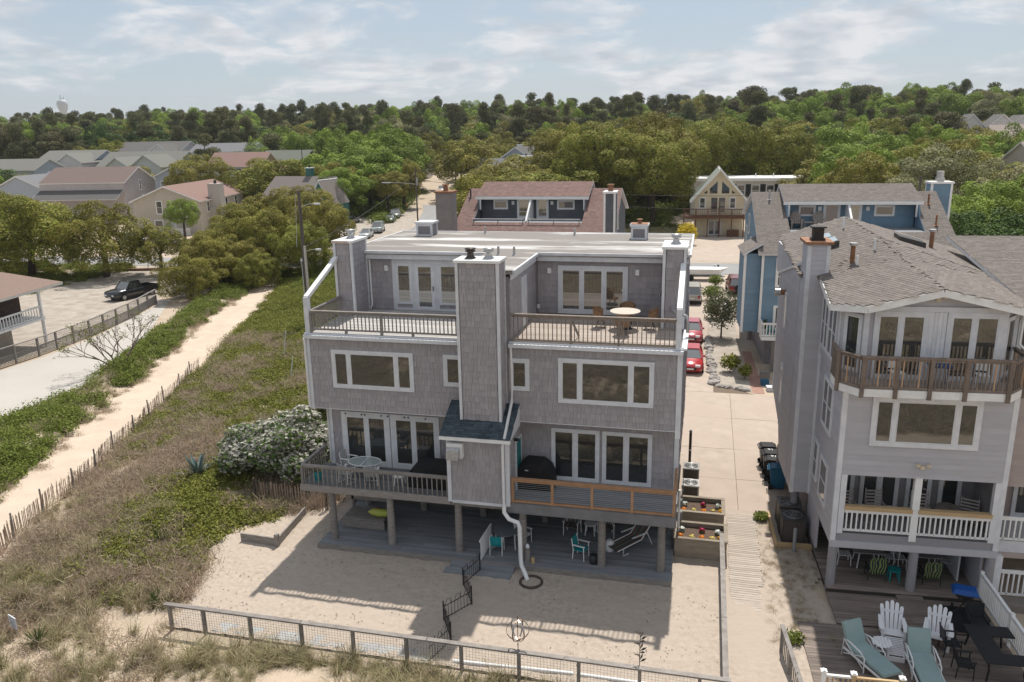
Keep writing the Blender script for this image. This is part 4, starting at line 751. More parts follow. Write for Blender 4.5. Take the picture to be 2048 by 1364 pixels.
# yellow chalet
Y = gable('chalet', 'yellow chalet with steep green-grey roof and tall gable windows over a brown deck', (6.4,104,0), R(1), 7.6, 10, 6.2, 10.5, l_yel, roofmat('r_pale_green', (.26,.28,.245)), wins=((.7,1.7,4.3,6.1),(5.4,6.4,4.3,6.1)), ridge='y', over=.8)
window(Y, I4, 2.4, 4.9, 3.6, 6.2, mull=(3.65,), fw=.12, glass=m_glass, trim=l_yel, name='sliding_door')
for sx in (-1,1):
    c = 3.8; MB().prism([(c+sx*.35,6.7),(c+sx*1.5,6.7),(c+sx*1.5,7.5),(c+sx*.35,8.6)], 'y', -.05, -.02).build('pane', m_glassd, Y); MB().prism([(c+sx*1.9,6.7),(c+sx*2.5,6.7),(c+sx*1.9,7.2)], 'y', -.05, -.02).build('pane', m_glassd, Y)
m_rw = mat('red_brown_deck', (.16,.075,.045), (.11,.055,.035), 3, .8, rnd=.1)
MB().box(-1.6,7.6,-2.4,-.02,2.95,3.3).build('deck_floor', m_rw, Y); rail(Y, (-1.6,-2.35), (7.6,-2.35), 4.5, 3.35, 34, m_rw, bw=.06, tw=.15, posts=(0,.2,.4,.6,.8,1), ph=0.0, pw=.18)
window(Y, I4, 2.2, 4.3, .05, 2.5, mull=(3.25,), fw=.14, glass=m_glassd, name='french_door'); MB().box(5.2,7.0,-1.6,-.4,0,1.0).build('covered_tub', m_rw, Y)
# long white flat-roofed house
Fl = thing('flat_roofed_house', 'long white flat-roofed house with black shutters behind the chalet', 'house', (5.2,132,0), R(2))
MB().box(0,21,0,9,0,6.9).build('walls', l_white, Fl); MB().box(-.5,21.5,-.6,9.5,6.9,7.4).build('roof_edge', m_trimw, Fl); MB().box(-.4,21.4,-.5,9.4,7.4,7.46).build('flat_roof', mat('bright_roof', (.72,.71,.68), (.62,.61,.58), .4, .8), Fl)
for x in (8.6,11.3,14.0,16.2): o = window(Fl, I4, x, x+1.5, 4.0, 6.2, fw=.08, glass=m_glassd, rails=(.5,)); MB().box(x-.75,x-.1,-.06,-.01,3.9,6.3).build('shutter', m_gdark, o); MB().box(x+1.6,x+2.25,-.06,-.01,3.9,6.3).build('shutter', m_gdark, o)
for x in (12.2,15.5): MB().cyl(x,3,7.4,8.2,.09).build('vent_pipe', m_trimw, Fl)
# pale blue gable house with tan roof
Pb = gable('pale_gable_house', 'pale blue gable-fronted house with tan roof and big white chimney', (-43,138,0), R(-6), 18.5, 17, 3.6, 10.2, l_pale, r_tan, ridge='y', over=.7, chim=(10.6,5.5,3.2,11.6,m_trimw))
MB().prism([(8.9,6.3),(9.5,6.3),(9.65,6.75),(9.5,7.2),(8.9,7.2),(8.75,6.75)], 'y', -.06, -.01).build('octagon_window', m_glassd, Pb)
for x, y, z in ((13.5,5,7.2),(15,7,6.2),(16,9,5.6)): MB().cyl(x,y,z-.3,z+.8,.1).build('vent_pipe', m_rust, Pb)
gable('grey_house', 'dark grey roofed house showing its gable behind the tan roof', (-43.5,166,0), R(-8), 12, 12, 9.2, 13.2, l_bg, r_dk, ridge='y', over=.6, wins=((2,3.4,6,8),(8,9.4,6,8)), chim=(4,6,1.2,13.6,m_trimw))
gable('grey_long_house', 'long grey roofed house half hidden behind its gabled neighbour', (-46,158,0), R(-8), 12, 10, 7.6, 10.6, l_bg, r_gry, over=.5, wins=((1,2.4,4.5,6.5),(5,6.4,4.5,6.5)))
# teal house
Te = gable('teal_house', 'dark teal house with brown-grey roof and arched gable window among trees', (-76,113,0), R(-6), 13, 10, 5.6, 9.0, l_teal, roofmat('r_greybrown', (.20,.175,.16)), over=.5, chim=(6.6,5,1.3,10.6,l_teal))
g2 = MB().prism([(0,4.0),(2.4,8.6),(4.8,4.0),(4.8,0),(0,0)], 'y', -1.5, 5).xf; cg = MB(FX(11.2,0,0,0)).prism([(0,4.6),(2.3,8.5),(4.6,4.6),(4.6,0),(0,0)], 'y', -1.2, 5).build('cross_gable', l_teal, Te)
roof_plane(Te, [(10.9,-1.6,4.2),(13.5,-1.6,8.75),(13.5,5,8.75),(10.9,5,4.2)], MATS['r_greybrown'], tab=False); roof_plane(Te, [(16.1,-1.6,4.2),(13.5,-1.6,8.75),(13.5,5,8.75),(16.1,5,4.2)], MATS['r_greybrown'], tab=False)
aw = MB(FX(13.5,-1.2,0,0)).prism([(-.55,5.2)]+[(.55*math.cos(R(180-k*30)), 6.3+.55*math.sin(R(180-k*30))) for k in range(7)]+[(.55,5.2)], 'y', -.06, 0).build('arched_window', m_trimw, Te); MB(FX(13.5,-1.2,0,0)).prism([(-.38,5.35)]+[(.38*math.cos(R(180-k*30)), 6.3+.38*math.sin(R(180-k*30))) for k in range(7)]+[(.38,5.35)], 'y', -.08, -.061).build('pane', m_glassd, aw)
# beige, pinkish, blue-grey houses across the street on the left
Be = gable('beige_house', 'beige two-storey house with red-brown roof and tall stepped chimney', (-92,95.5,0), R(12), 12.2, 22, 6.0, 8.5, l_beige, r_red, ridge='y', over=.5, wins=((1.2,2.4,.4,2.6),(4.2,5.4,3.6,6.0),(8.6,9.6,3.6,5.6),(3.6,5.2,.3,2.6)), rwins=((3,4.2,3.6,5.6),(12,13.2,3.6,5.6),(17,18.2,3.6,5.6)))
c = MB().box(12.1,14.3,4.5,6.6,0,8.6).box(12.1,15.0,4.3,6.9,0,4.4).build('chimney', lapmat('l_chimney', (.45,.42,.38)), Be); MB().cyl(13.2,5.5,8.6,9.2,.25).build('flue', m_gdark, c); window(Be, I4, 6.6, 7.5, .1, 2.3, fw=.08, glass=l_white, name='front_door')
for k in range(22): pass
fe = rail(Be, (3.5,-2.5), (11,-2.5), 1.3, .1, 30, m_trimw, bw=.12, tw=.1, name='picket_fence')
Pi = gable('pinkish_house', 'tall pinkish house with brown roof and three clerestory windows', (-124,109,0), R(10), 17.5, 12.5, 8.4, 11.2, l_pink, r_brn, over=.3, wins=((6.5,8.4,7.2,8.1),(9.6,11.5,7.2,8.1),(12.7,14.6,7.2,8.1)), rwins=((6,6.8,6.4,8.6),(6.6,7.4,3.4,5.4),(7,7.8,.8,2.8)))
roof_plane(Pi, [(-.3,-3.2,5.2),(17.3,-3.2,5.2),(17.3,-.03,6.9),(-.3,-.03,6.9)], r_dk, tab=False, name='lower_roof'); MB().box(-.3,17.3,-.1,.0,6.9,8.4).build('clerestory_wall', l_pink, Pi)
gable('blue_grey_house', 'blue-grey house with white gable beside the pinkish house', (-146,117,0), R(8), 15, 12, 5.8, 9.4, l_bg, r_gry, ridge='y', over=.5, wins=((3,4.4,2.6,5.0),(6,7.2,2.4,5.2),(10.5,11.8,3.2,5)))
gable('blue_grey_wing', 'long grey-roofed wing behind the white gable of the blue-grey house', (-141,126,0), R(8), 18, 10, 7.2, 9.8, l_bg, r_gry, over=.4)
gable('white_balcony_house', 'light blue house with white balcony behind the pinkish roof', (-120,139,0), R(6), 12, 12, 8.0, 10.8, l_bg, r_gry, ridge='y', over=.6, wins=((1.5,3.6,5.2,7.0),(7.6,9.6,4.4,7)))
gable('olive_roofed_house', 'house with olive-grey roof and twin white gables between trees', (-160,168,0), R(4), 24, 14, 9.6, 13.2, l_bg, r_grn, over=.5)
gable('small_gable_house', 'small white gable projecting before the olive-grey roof', (-152,160,0), R(4), 9, 10, 9.0, 12.0, l_white, r_grn, ridge='y', over=.5); gable('right_gable_house', 'white gable at the right end of the olive-grey roof', (-143,160,0), R(4), 9, 10, 9.6, 12.6, l_white, r_grn, ridge='y', over=.5)
gable('olive_far_house', 'olive-grey roofed house with blue-grey gable alone in the left trees', (-182,170,0), R(4), 18, 12, 11.2, 13.8, l_bg, r_grn, over=.5, chim=None)
gable('white_gable_annex', 'white gable beside the lone olive-grey roof in the left trees', (-171,165,0), R(4), 8, 9, 10.8, 13.2, l_white, r_grn, ridge='y', over=.5)
gable('dark_roofed_house', 'long dark-roofed house with one white gable farthest back on the left', (-172,190,0), R(4), 22, 13, 13.0, 15.8, l_white, r_dk, over=.5); gable('dark_roof_gable', 'white gable in front of the long dark roof', (-157,186,0), R(4), 7, 8, 12.8, 15.2, l_white, r_dk, ridge='y', over=.4)
gable('grey_white_house', 'grey-roofed white house beside the long dark roof', (-147,192,0), R(4), 20, 12, 12.6, 15.0, l_white, r_gry, over=.4)
gable('grey_roof_corner_house', 'grey-green roofed house at the foot of the left forest', (-186,150,0), R(4), 20, 12, 9.4, 12.0, l_bg, r_grn, over=.5)
gable('brick_house', 'brick-coloured house with flat brown upper deck and red roof', (-113,150,0), R(8), 14, 12, 9.8, 13.0, lapmat('l_tanbrick', (.42,.30,.2)), r_red, over=.4, wins=((5,9,7.4,9.4),))
gable('red_annex', 'low red-roofed annex beside the brick-coloured house', (-101,148,0), R(8), 9, 8, 7.4, 9.6, lapmat('l_tanbrick', (.42,.30,.2)), r_red, over=.4)
gable('green_roofed_house', 'low house with dull green roof among oaks', (-110,170,0), R(2), 12.5, 10, 10.6, 13.0, lapmat('l_dark', (.12,.1,.085)), roofmat('r_dullgreen', (.15,.165,.135)), over=.6, wins=((5,7,9,10.3),))
for i, (x, yy) in enumerate(((78,232),(84,226),(90,229))): gable('far_gable_house', 'white-gabled house with dark roof far off at the right forest edge', (x,yy,2), R(-5), 6.5, 12, 14, 17.4-.3*i, l_white, r_dk, ridge='y', over=.4, group='white gables at the right forest edge')
gable('far_tan_house', 'pale tan roofed house before the white gables at the forest edge', (82,214,1), R(-5), 16, 12, 12, 15.2, l_white, r_tan, over=.4)
gable('roof_at_right', 'brownish roof corner rising from the trees on the right', (60.5,119,0), R(10), 14, 12, 10.5, 13.6, l_beige, r_tan, over=.4)
gable('white_cottage', 'small grey-roofed white house deep in the middle forest', (-70,232,2.5), R(-10), 10, 9, 9.5, 12, l_white, r_gry, over=.4)
gable('white_box_house', 'small white building deep in the middle forest', (-88,230,2.5), R(-10), 4, 5, 9.8, 10.6, l_white, r_gry, over=.2)
# brown shingled house with veranda at the left edge
Lb = thing('brown_cottage', 'brown shingled house on piers with white veranda and tan hipped roof', 'house', (-47.6,13.8,0), R(8))
m_bshing = mat('brown_wall_shingle', (.07,.05,.042), (.11,.08,.068), 2, .9, stretch=(1,1,4), tint=True)
wl = MB().box(-14,1.6,0,11,2.4,5.3).build('walls', m_bshing, Lb); t_ = tabs((1.6,0,2.6),(0,1,0),(0,0,1),11,2.7,.3,.15,.3,.02,5); t2 = tabs((-8,0,2.6),(1,0,0),(0,0,1),9.5,2.7,.3,.15,.3,.02,6); t_.poly(t2.v,t2.f); t_.t[-len(t2.t):] = t2.t; t_.build('wall_shingles', m_bshing, wl, kind='stuff')
window(Lb, FX(1.6,0,0,math.pi/2), 1.2, 2.3, 3.2, 4.8, fw=.12, glass=m_trim, trim=m_trimw, rails=(.5,)); window(Lb, I4, -1.2, -.1, 3.2, 4.9, fw=.12, glass=mat('window_blind', (.55,.55,.55), None), trim=m_trimw, rails=(.5,))
MB().box(-13,1.2,.4,10,0,2.4).build('garage_wall', lapmat('l_garage', (.42,.38,.33)), Lb); MB().box(-14,3.8,-1.8,10.8,2.35,2.55).build('veranda_floor', m_trimw, Lb)
Za, Zr_ = 5.05, 8.2
for pl in ([(-15,-2.2,Za),(4.2,-2.2,Za),(-1.5,5.5,Zr_),(-15,5.5,Zr_)], [(4.2,-2.2,Za),(4.2,13.2,Za),(-1.5,5.5,Zr_)], [(4.2,13.2,Za),(-15,13.2,Za),(-15,5.5,Zr_),(-1.5,5.5,Zr_)]): roof_plane(Lb, pl, roofmat('r_tan2', (.27,.195,.16)), tab=False, thick=.25)
rail(Lb, (3.75,10.5), (3.75,-1.75), 3.55, 2.6, 38, m_trimw, bw=.06, tw=.12); rail(Lb, (-12,-1.75), (3.75,-1.75), 3.55, 2.6, 56, m_trimw, bw=.06, tw=.12)
for x, y in ((3.7,10.6),(3.7,4.5),(3.7,-1.7),(-2,-1.7),(-7,-1.7)): MB().box(x-.09,x+.09,y-.09,y+.09,0,5.0).build('veranda_post', m_trimw, Lb)
# white stair rail at the parking lot's edge
sr = thing('white_stair', 'white stair rail over brown steps at the parking lot edge', 'stair', (-34.4,8.2,0), R(40))
rail(sr, (-5,0), (0,0), 1.3, .35, 26, m_trimw, bw=.06, tw=.1, posts=(1,), ph=0, cap=.15, pw=.15)
for k in range(7): MB().box(-.9-k*.3,-.6-k*.3,.1,1.5,.0,.3+k*.02).build('step', m_wood, sr)
# water tower above the far trees
wt = thing('water_tower', 'pale grey water tower tank rising above the distant trees', 'water tower', (-826,900,0))
MB().lathe(0,0,[(5,0),(4,8),(3,30),(3.2,50),(5,55),(6.6,60),(6.9,63),(6,66.5),(3.4,68.6),(.1,69)],24).build('tank', mat('tower_paint', (.42,.45,.48), None, rough=.5), wt)
for x, h in ((-2,8),(3,5),(0,3)): MB().cyl(x,0,66,68+h*.8,.3).build('antenna', m_gdark, wt)
# ================= foliage
LM = {
 'oak': leafmat('oak_leaves', [(.195,.225,.036),(.215,.20,.042),(.24,.195,.055),(.19,.22,.036),(.225,.25,.046)], .17),
 'green': leafmat('fresh_leaves', [(.16,.23,.035),(.195,.265,.045),(.24,.31,.06),(.17,.235,.055)], .2),
 'dark': leafmat('dark_leaves', [(.07,.115,.03),(.09,.135,.038),(.085,.125,.05)], .12),
 'pine': leafmat('pine_needles', [(.15,.145,.065),(.17,.145,.075),(.13,.155,.065),(.18,.145,.085)], .14),
 'pale': leafmat('silvery_leaves', [(.30,.27,.15),(.26,.265,.125),(.32,.28,.18)], .16),
}
m_bark = mat('bark', (.11,.085,.065), (.07,.055,.045), 3, .95, bump=.5, bscale=12, stretch=(2,2,.5))
m_bare = mat('bare_twig', (.22,.185,.155), (.16,.135,.115), 3, .9)
def unit(v): return v/np.maximum(np.linalg.norm(v, axis=-1, keepdims=True), 1e-9)
def crown(seed, m, nclump, nleaf, leaf, zs=.8, lobes=(.22,.40), flat=0.0, low=-.35, inner=.55, gapp=0.0):
    """unit crown: leaf faces on the outside of many overlapping clumps, with the hidden ones dropped"""
    r = np.random.default_rng(seed); d = unit(r.normal(size=(nclump*4, 3))); d = d[d[:, 2] > low][:nclump]; n = len(d)
    C = d*r.uniform(inner-.06, .92, (n, 1))*np.array([1, 1, zs]); C *= (1+.22*r.normal(size=(n, 1))*.6); Rr = r.uniform(*lobes, n)
    per = (Rr**2); per = (per/per.sum()*nleaf).astype(int); out = []
    for i in range(n):
        k = per[i]; q = unit(r.normal(size=(k, 3))+np.array([0, 0, .35])+.5*d[i]); rad = Rr[i]*r.uniform(.72, 1.08, (k, 1)); sc = np.array([1, 1, 1-flat])
        P = C[i]+q*rad*sc; dist = np.linalg.norm((P[:, None]-C[None])/np.array([1, 1, 1-flat*.9]), axis=2)/Rr[None]; dist[:, i] = 9
        ok = dist.min(1) > .74
        P, q = P[ok], q[ok]; out.append((P, q, np.full(len(P), r.uniform(.68, 1.3))))
    P = np.concatenate([o[0] for o in out]); q = np.concatenate([o[1] for o in out]); t = np.concatenate([o[2] for o in out])*r.uniform(.78, 1.22, len(P))
    nn = unit(q*.8+np.array([0, 0, .35])+r.normal(size=q.shape)*.38); a = unit(np.cross(nn, r.normal(size=q.shape))); b = np.cross(nn, a); s = leaf*r.uniform(.55, 1.35, (len(P), 1))
    return quadsoup('crown', P, a*s, b*s*r.uniform(.5, .9, (len(P), 1)), t, m, tip=.45), C
def trunkmesh(seed, C, h0=-1.0, r0=.075, m=None, n=6, lean=.06):
    r = random.Random(seed); mb = MB(); f = Vector((r.uniform(-lean, lean), r.uniform(-lean, lean), -.25)); mb.tube([(0,0,h0),(f.x*.6,f.y*.6,(h0-.3)/2),f], [r0*1.25, r0, r0*.8], 8)
    for i in range(0, len(C), max(1, len(C)//10)):
        c = Vector(C[i])*.85; mid = f.lerp(c, .5)+Vector((0,0,.08)); mb.tube([f, mid, c], [r0*.6, r0*.35, r0*.12], 5)
    return mb.mesh('trunk', m or m_bark)
PROTO = {}
def protos(kind, k, *a, **kw):
    PROTO[kind] = []
    for i in range(k):
        me, C = crown(100+i+hash(kind) % 7*0+len(PROTO)*10, LM[a[0]], *a[1:], **kw); PROTO[kind].append((me, trunkmesh(i, C)))
protos('oak_near', 3, 'oak', 120, 60000, .0155, zs=.85, lobes=(.15,.27), low=-.8)
protos('oak', 4, 'oak', 90, 32000, .020, zs=.85, lobes=(.16,.29), low=-.6)
protos('green', 3, 'green', 80, 28000, .022, zs=.95, lobes=(.15,.28), low=-.6)
protos('green_near', 2, 'green', 110, 48000, .017, zs=.85, lobes=(.15,.26), low=-.8)
protos('dark', 2, 'dark', 80, 22000, .024, zs=.85, lobes=(.16,.28), low=-.7)
protos('pale', 2, 'pale', 110, 42000, .017, zs=.8, lobes=(.15,.26), low=-.7)
# pines: long bare trunk, flat irregular pads
PROTO['pine'] = []
for i in range(4):
    r = np.random.default_rng(500+i); P = []; Q = []; Tt = []; Cs = []
    for k in range(24):
        z = r.uniform(-.65, .95); rad = (1-abs(z-.05)/1.1)*.62*r.uniform(.45, 1.0); an = r.uniform(0, 6.28); c = np.array([rad*math.cos(an), rad*math.sin(an), z]); Cs.append(c); R_ = r.uniform(.13, .36)
        q = unit(r.normal(size=(620, 3))+np.array([0, 0, .3])); P.append(c+q*R_*np.array([1, 1, .55])*r.uniform(.5, 1.12, (620, 1))); Q.append(q); Tt.append(np.full(620, r.uniform(.75, 1.25)))
    P = np.concatenate(P); Q = np.concatenate(Q); t = np.concatenate(Tt)*r.uniform(.7, 1.3, len(P)); nn = unit(Q*.5+np.array([0, 0, .3])+r.normal(size=Q.shape)*.6); a = unit(np.cross(nn, r.normal(size=Q.shape))); b = np.cross(nn, a); s = .024*r.uniform(.5, 1.4, (len(P), 1))
    me = quadsoup('crown', P, a*s, b*s*.7, t, LM['pine'], tip=.4); mb = MB(); mb.tube([(0,0,-2.4),(.02,.02,-.3),(0,0,.85)], [.06,.045,.015], 7)
    for c in Cs[::2]: mb.tube([(0,0,c[2]-.12), tuple(c*.9)], [.018,.006], 4)
    PROTO['pine'].append((me, mb.mesh('trunk', m_bark)))
TREES = []
def tree(kind, x, y, rx, rz, top, label, name='oak_tree', group=None, i=None, zg=None):
    """crown of half-width rx and half-height rz whose top is at height top above its ground"""
    zg = float(height(x, y)) if zg is None else zg; v = random.randrange(len(PROTO[kind])) if i is None else i; cme, tme = PROTO[kind][v]
    T = thing(name, label, 'tree', (x, y, zg), random.uniform(0, 6.28), group); zc = top-rz*.92
    c = link('crown', cme, T, loc=(0,0,zc)); c.scale = (rx*random.uniform(.92,1.08), rx*random.uniform(.92,1.08), rz)
    t = link('trunk', tme, T, loc=(0,0,zc)); k = zc/(2.4 if kind == 'pine' else 1.0)+.15; t.scale = (min(rx, 6)*.9, min(rx, 6)*.9, max(k, .3)); TREES.append((x, y, rx)); return T
# trees one can point to: (kind, x, y, half-width, half-height, top, label)
for kind, x, y, rx, rz, top, lb, nm in (
 ('oak_near',-50,63.5,4.8,3.9,8.3,'broad olive oak in the middle of the roadside grove','oak_tree'),('oak_near',-44.6,60,4.8,3.8,8.4,'olive oak at the head of the sandy path','oak_tree'),('oak_near',-52,70.5,4.6,4.2,9.2,'tall olive oak at the back of the roadside grove','oak_tree'),
 ('oak_near',-40.2,66.0,4.6,4.0,8.8,'olive oak behind the utility pole with street lamp','oak_tree'),('oak_near',-49,56.5,3.6,3.2,6.4,'low olive oak overhanging the parking lot corner','oak_tree'),('oak_near',-46.5,72.5,5.2,4.3,10.4,'brownish oak crowning the roadside grove','oak_tree'),
 ('oak_near',-74,53,7.0,5.6,10.4,'large olive oak above the brown cottage','oak_tree'),('oak_near',-65,55.5,5.4,4.9,9.4,'olive oak over the flower bed by the gravel yard','oak_tree'),('oak_near',-83,60,6.6,5.4,10.4,'large oak in front of the pinkish house','oak_tree'),('dark',-84,46,5.5,5.5,10.0,'dark glossy magnolia left of the olive oaks','magnolia_tree'),
 ('oak_near',-91,58,6.4,5.4,10.6,'oak in front of the blue-grey house','oak_tree'),('oak',-58.5,57.5,3.2,2.8,6.2,'small feathery pine beside the brick bed','pine_tree'),('green_near',-77,88.5,3.0,3.0,7.4,'small bright green tree before the beige house','garden_tree'),
 ('oak_near',-38.5,57.5,4.0,3.4,6.8,'low olive oak spreading over the end of the sandy path','oak_tree'),('oak_near',-44,54.5,3.4,2.8,5.2,'bushy oak on the hedge side of the sandy path','oak_tree'),('oak_near',-52.5,58,3.2,2.6,5.2,'olive oak between parking lot and gravel yard','oak_tree'),('oak_near',-101,129,7.2,6.2,13.4,'big lone oak between the beige and brick-coloured houses','oak_tree'),('oak',-131,146,6,5,10.5,'oak before the olive-grey roofs','oak_tree'),('oak',-92,140,6,5,11,'oak right of the brick-coloured house','oak_tree'),
 ('oak_near',-45.2,44.5,3.2,2.7,4.9,'dense low oak at the end of the parking lot','oak_tree'),('oak_near',-46.8,50.5,3.8,3.2,6.2,'dense olive oak closing the head of the parking lot','oak_tree'),('oak_near',-41.5,51.5,2.8,2.3,4.2,'bushy low oak beside the hedge of the sandy path','oak_tree'),
 ('green_near',-63.5,121,6.2,4.0,11.0,'green tree shading the parked cars by the street','street_tree'),('oak_near',-58,132,4.6,3.2,9.4,'yellow-green oak leaning over the street','street_tree'),('oak_near',-70,130,6.5,5,11.5,'brown oak beside the teal house','oak_tree'),('oak_near',-59.8,146,5.5,5,11.5,'olive oak by the far utility pole','oak_tree'),
 ('oak_near',-12,121,9.2,7.8,18.5,'huge spreading oak behind the red-brown roof','oak_tree'),('oak_near',-1,117,8.6,7.6,17.0,'huge brownish oak left of the yellow chalet','oak_tree'),('oak_near',-20,136,9,8,18.2,'huge olive oak behind the pale gable house','oak_tree'),('oak_near',-3,134,9,8,19.5,'tall brown oak rising behind the chalet','oak_tree'),
 ('oak_near',10,149,9,8,19.5,'brown oak behind the flat white roof','oak_tree'),('oak_near',22,152,9,7.5,18,'olive oak behind the right end of the flat roof','oak_tree'),('green_near',33,118,7.5,7,14.2,'rounded green tree right of the flat-roofed house','garden_tree'),
 ('pale',41,103,7.5,6.4,13.6,'silvery oak behind the blue chimney','oak_tree'),('pale',33,86,5.5,4.8,10.2,'grey-green oak just behind the blue house','oak_tree'),('green_near',36,71,5.4,4.6,9.4,'bright green tree right of the blue chimney','garden_tree'),('dark',31,57,4.6,4.4,8.2,'dark green tree beside the blue house','garden_tree'),('green_near',44,78,6.5,5.6,11.4,'fresh green tree at the right edge','garden_tree'),('dark',38,60,5,4.6,8.8,'deep green tree in the shade of the right wood','garden_tree'),('pale',52,92,7,6,12.6,'silvery oak among green trees on the right','oak_tree')):
    tree(kind, x, y, rx, rz, top, lb, nm)
# clear ground: houses, streets, yards
CLEAR = [(-175,-58,74,106),(-140,-96,100,132),(2,31,20,143),(-190,-95,126,150)*0 if False else (-158,-110,120,140),(-150,-118,104,134),(-126,-98,104,128),(-96,-74,84,122),(-79,-57,104,126),(-122,-108,136,153),(-162,-132,156,184),(-184,-162,160,180),(-174,-148,182,206),(-148,-126,188,206),(-116,-90,145,168),(-112,-96,166,182),(-46,-22,132,158),(-48,-28,154,180),(3,30,100,143),(-16,3,28,116),(2,40,20,90),(74,100,208,246),(-72,-58,226,244),(-90,-82,226,238),(56,72,116,132),(-190,-164,146,164)]
def clear(x, y):
    if y < 74 and x > -120: return True
    for a, b, c, d in CLEAR:
        if a < x < b and c < y < d: return True
    cx = np.interp(y, [76,110,140,170,211,262], [-39,-42,-50,-60,-72,-88])
    if -7 < x-cx < (13 if y < 150 else 8) and y < 185: return True
    if -4 < x-cx < 5 and y < 262: return True
    if x > -62 and x < cx and y < 116: return True
    return False
cand = []
rg = random.Random(42); yy = 76.0
while yy < 560:
    st = 9.0+yy*.012; xx = -260-(yy-76)*.5
    while xx < 210+yy*.35:
        x, y = xx+rg.uniform(-.42,.42)*st, yy+rg.uniform(-.42,.42)*st; xx += st
        dx, dy = x-CAM.x, y-CAM.y; a = math.degrees(math.atan2(dx, dy))-math.degrees(yaw)
        if abs(a) > 35.5 or clear(x, y): continue
        if any((x-t[0])**2+(y-t[1])**2 < (t[2]*.8+3)**2 for t in TREES[:48]): continue
        cand.append((math.hypot(dx, dy), x, y))
    yy += st*.86
cand.sort(); LABS = {'oak': ('oak_tree','olive-brown oak in the wood behind the houses','oaks of the wood'), 'green': ('leafy_tree','bright green leafy tree among the oaks of the wood','green trees of the wood'), 'dark': ('dark_tree','dark green rounded tree among the oaks of the wood','dark trees of the wood'), 'pine': ('pine_tree','dark pine standing above the wood','pines of the wood'), 'pale': ('silvery_tree','silvery grey-green tree in the wood','silvery trees of the wood')}
def pick(x, y, dist):
    g = float(fbm(np.array(x), np.array(y), 45, 21)); u = rg.random()
    if dist > 300: return 'pine' if u < .34+.3*(g < .45) else ('green' if g > .46 and u < .86 else ('dark' if u > .9 else 'oak'))
    if dist > 210: return 'pine' if u < .22 else ('green' if g > .55 else ('dark' if u > .85 else 'oak'))
    if x > 25: return 'green' if g > .56 else ('pale' if u < .25 else ('dark' if u > .88 else 'oak'))
    return 'green' if g > .60 else ('dark' if u > .93 else 'oak')
LAND = [(-70,118,'the teal house'),(-85,105,'the beige house'),(-115,115,'the pinkish house'),(-140,124,'the blue-grey house'),(-114,146,'the white balcony'),(-150,170,'the olive-grey roofs'),(-172,172,'the lone olive-grey roof'),(-160,195,'the long dark roof'),(-105,155,'the brick-coloured house'),(-104,175,'the dull green roof'),(-34,145,'the pale gable house'),(-38,172,'the dark grey gable'),(10,110,'the yellow chalet'),(16,138,'the flat white roof'),(-50,135,'the sunny street'),(-66,205,'the white suv'),(30,60,'the blue chimney'),(85,228,'the far white gables'),(62,125,'the tan roof corner'),(-5,60,'the red-brown roof'),(-66,235,'the white cottage in the forest'),(30,190,'the pines on the right horizon'),(-10,200,'the middle of the horizon')]
far = {}
cnt = 0
for dist, x, y in cand:
    k = pick(x, y, dist); zg = float(height(x, y))
    if dist < 200: top = rg.uniform(9.0, 13.5)
    elif dist < 300: top = rg.uniform(11.5, 16.5)
    else: top = rg.uniform(12.5, 21)
    if x < -92 and y < 186: top = min(top, rg.uniform(7.5, 10.5))
    if x > 20 and dist < 200: top *= 1.05
    if k == 'pine': top = rg.uniform(15, 24) if dist > 260 else rg.uniform(14, 19); rx = rg.uniform(4.6, 8.0); rz = top*rg.uniform(.3,.42)
    elif k == 'green': top *= 1.08; rx = rg.uniform(4.8, 8.2)*(1+dist*.0006); rz = min(top*.48, 8.5)
    else: rx = rg.uniform(5.2, 8.8)*(1+dist*.0006); rz = min(top*.46, 7.5)
    if cnt < 250:
        nm, lb, gp = LABS[k]; lk = min(LAND, key=lambda q: (q[0]-x)**2+(q[1]-y)**2)[2]; lb = lb.split(' in the wood')[0].split(' among')[0].split(' standing')[0]+(' of tall growth' if top > 14.5 else '')+' near '+lk; gp = gp+' near '+lk; tree(k, x, y, rx, rz, top, lb, nm, gp, zg=zg); cnt += 1
    else: far.setdefault(k, []).append((x, y, zg+top-rz*.92, rx, rz))
def forest(kinds):
    P = []; Rr = []; Sc = []; pr = []
    for k in kinds:
        for x, y, z, rx, rz in far.get(k, []): P.append((x, y, z)); Rr.append((rg.gauss(0,.09), rg.gauss(0,.09), rg.uniform(0, 6.28))); Sc.append((rx*rg.uniform(.75,1.3), rx*rg.uniform(.75,1.3), rz*rg.uniform(.85,1.2)))
        pr += [q[0] for q in PROTO[k]]
    return P, Rr, Sc, pr
for nm, ks, lb in (('distant_pine_wood',('pine',),'dark pines massed along the horizon'),('distant_oak_wood',('oak','dark','pale'),'brownish oak canopy massed before the horizon'),('distant_green_wood',('green',),'bright green crowns scattered through the distant wood')):
    P, Rr, Sc, pr = forest(ks)
    if P: scatter(nm, P, Rr, Sc, pr, lb, 'wood')
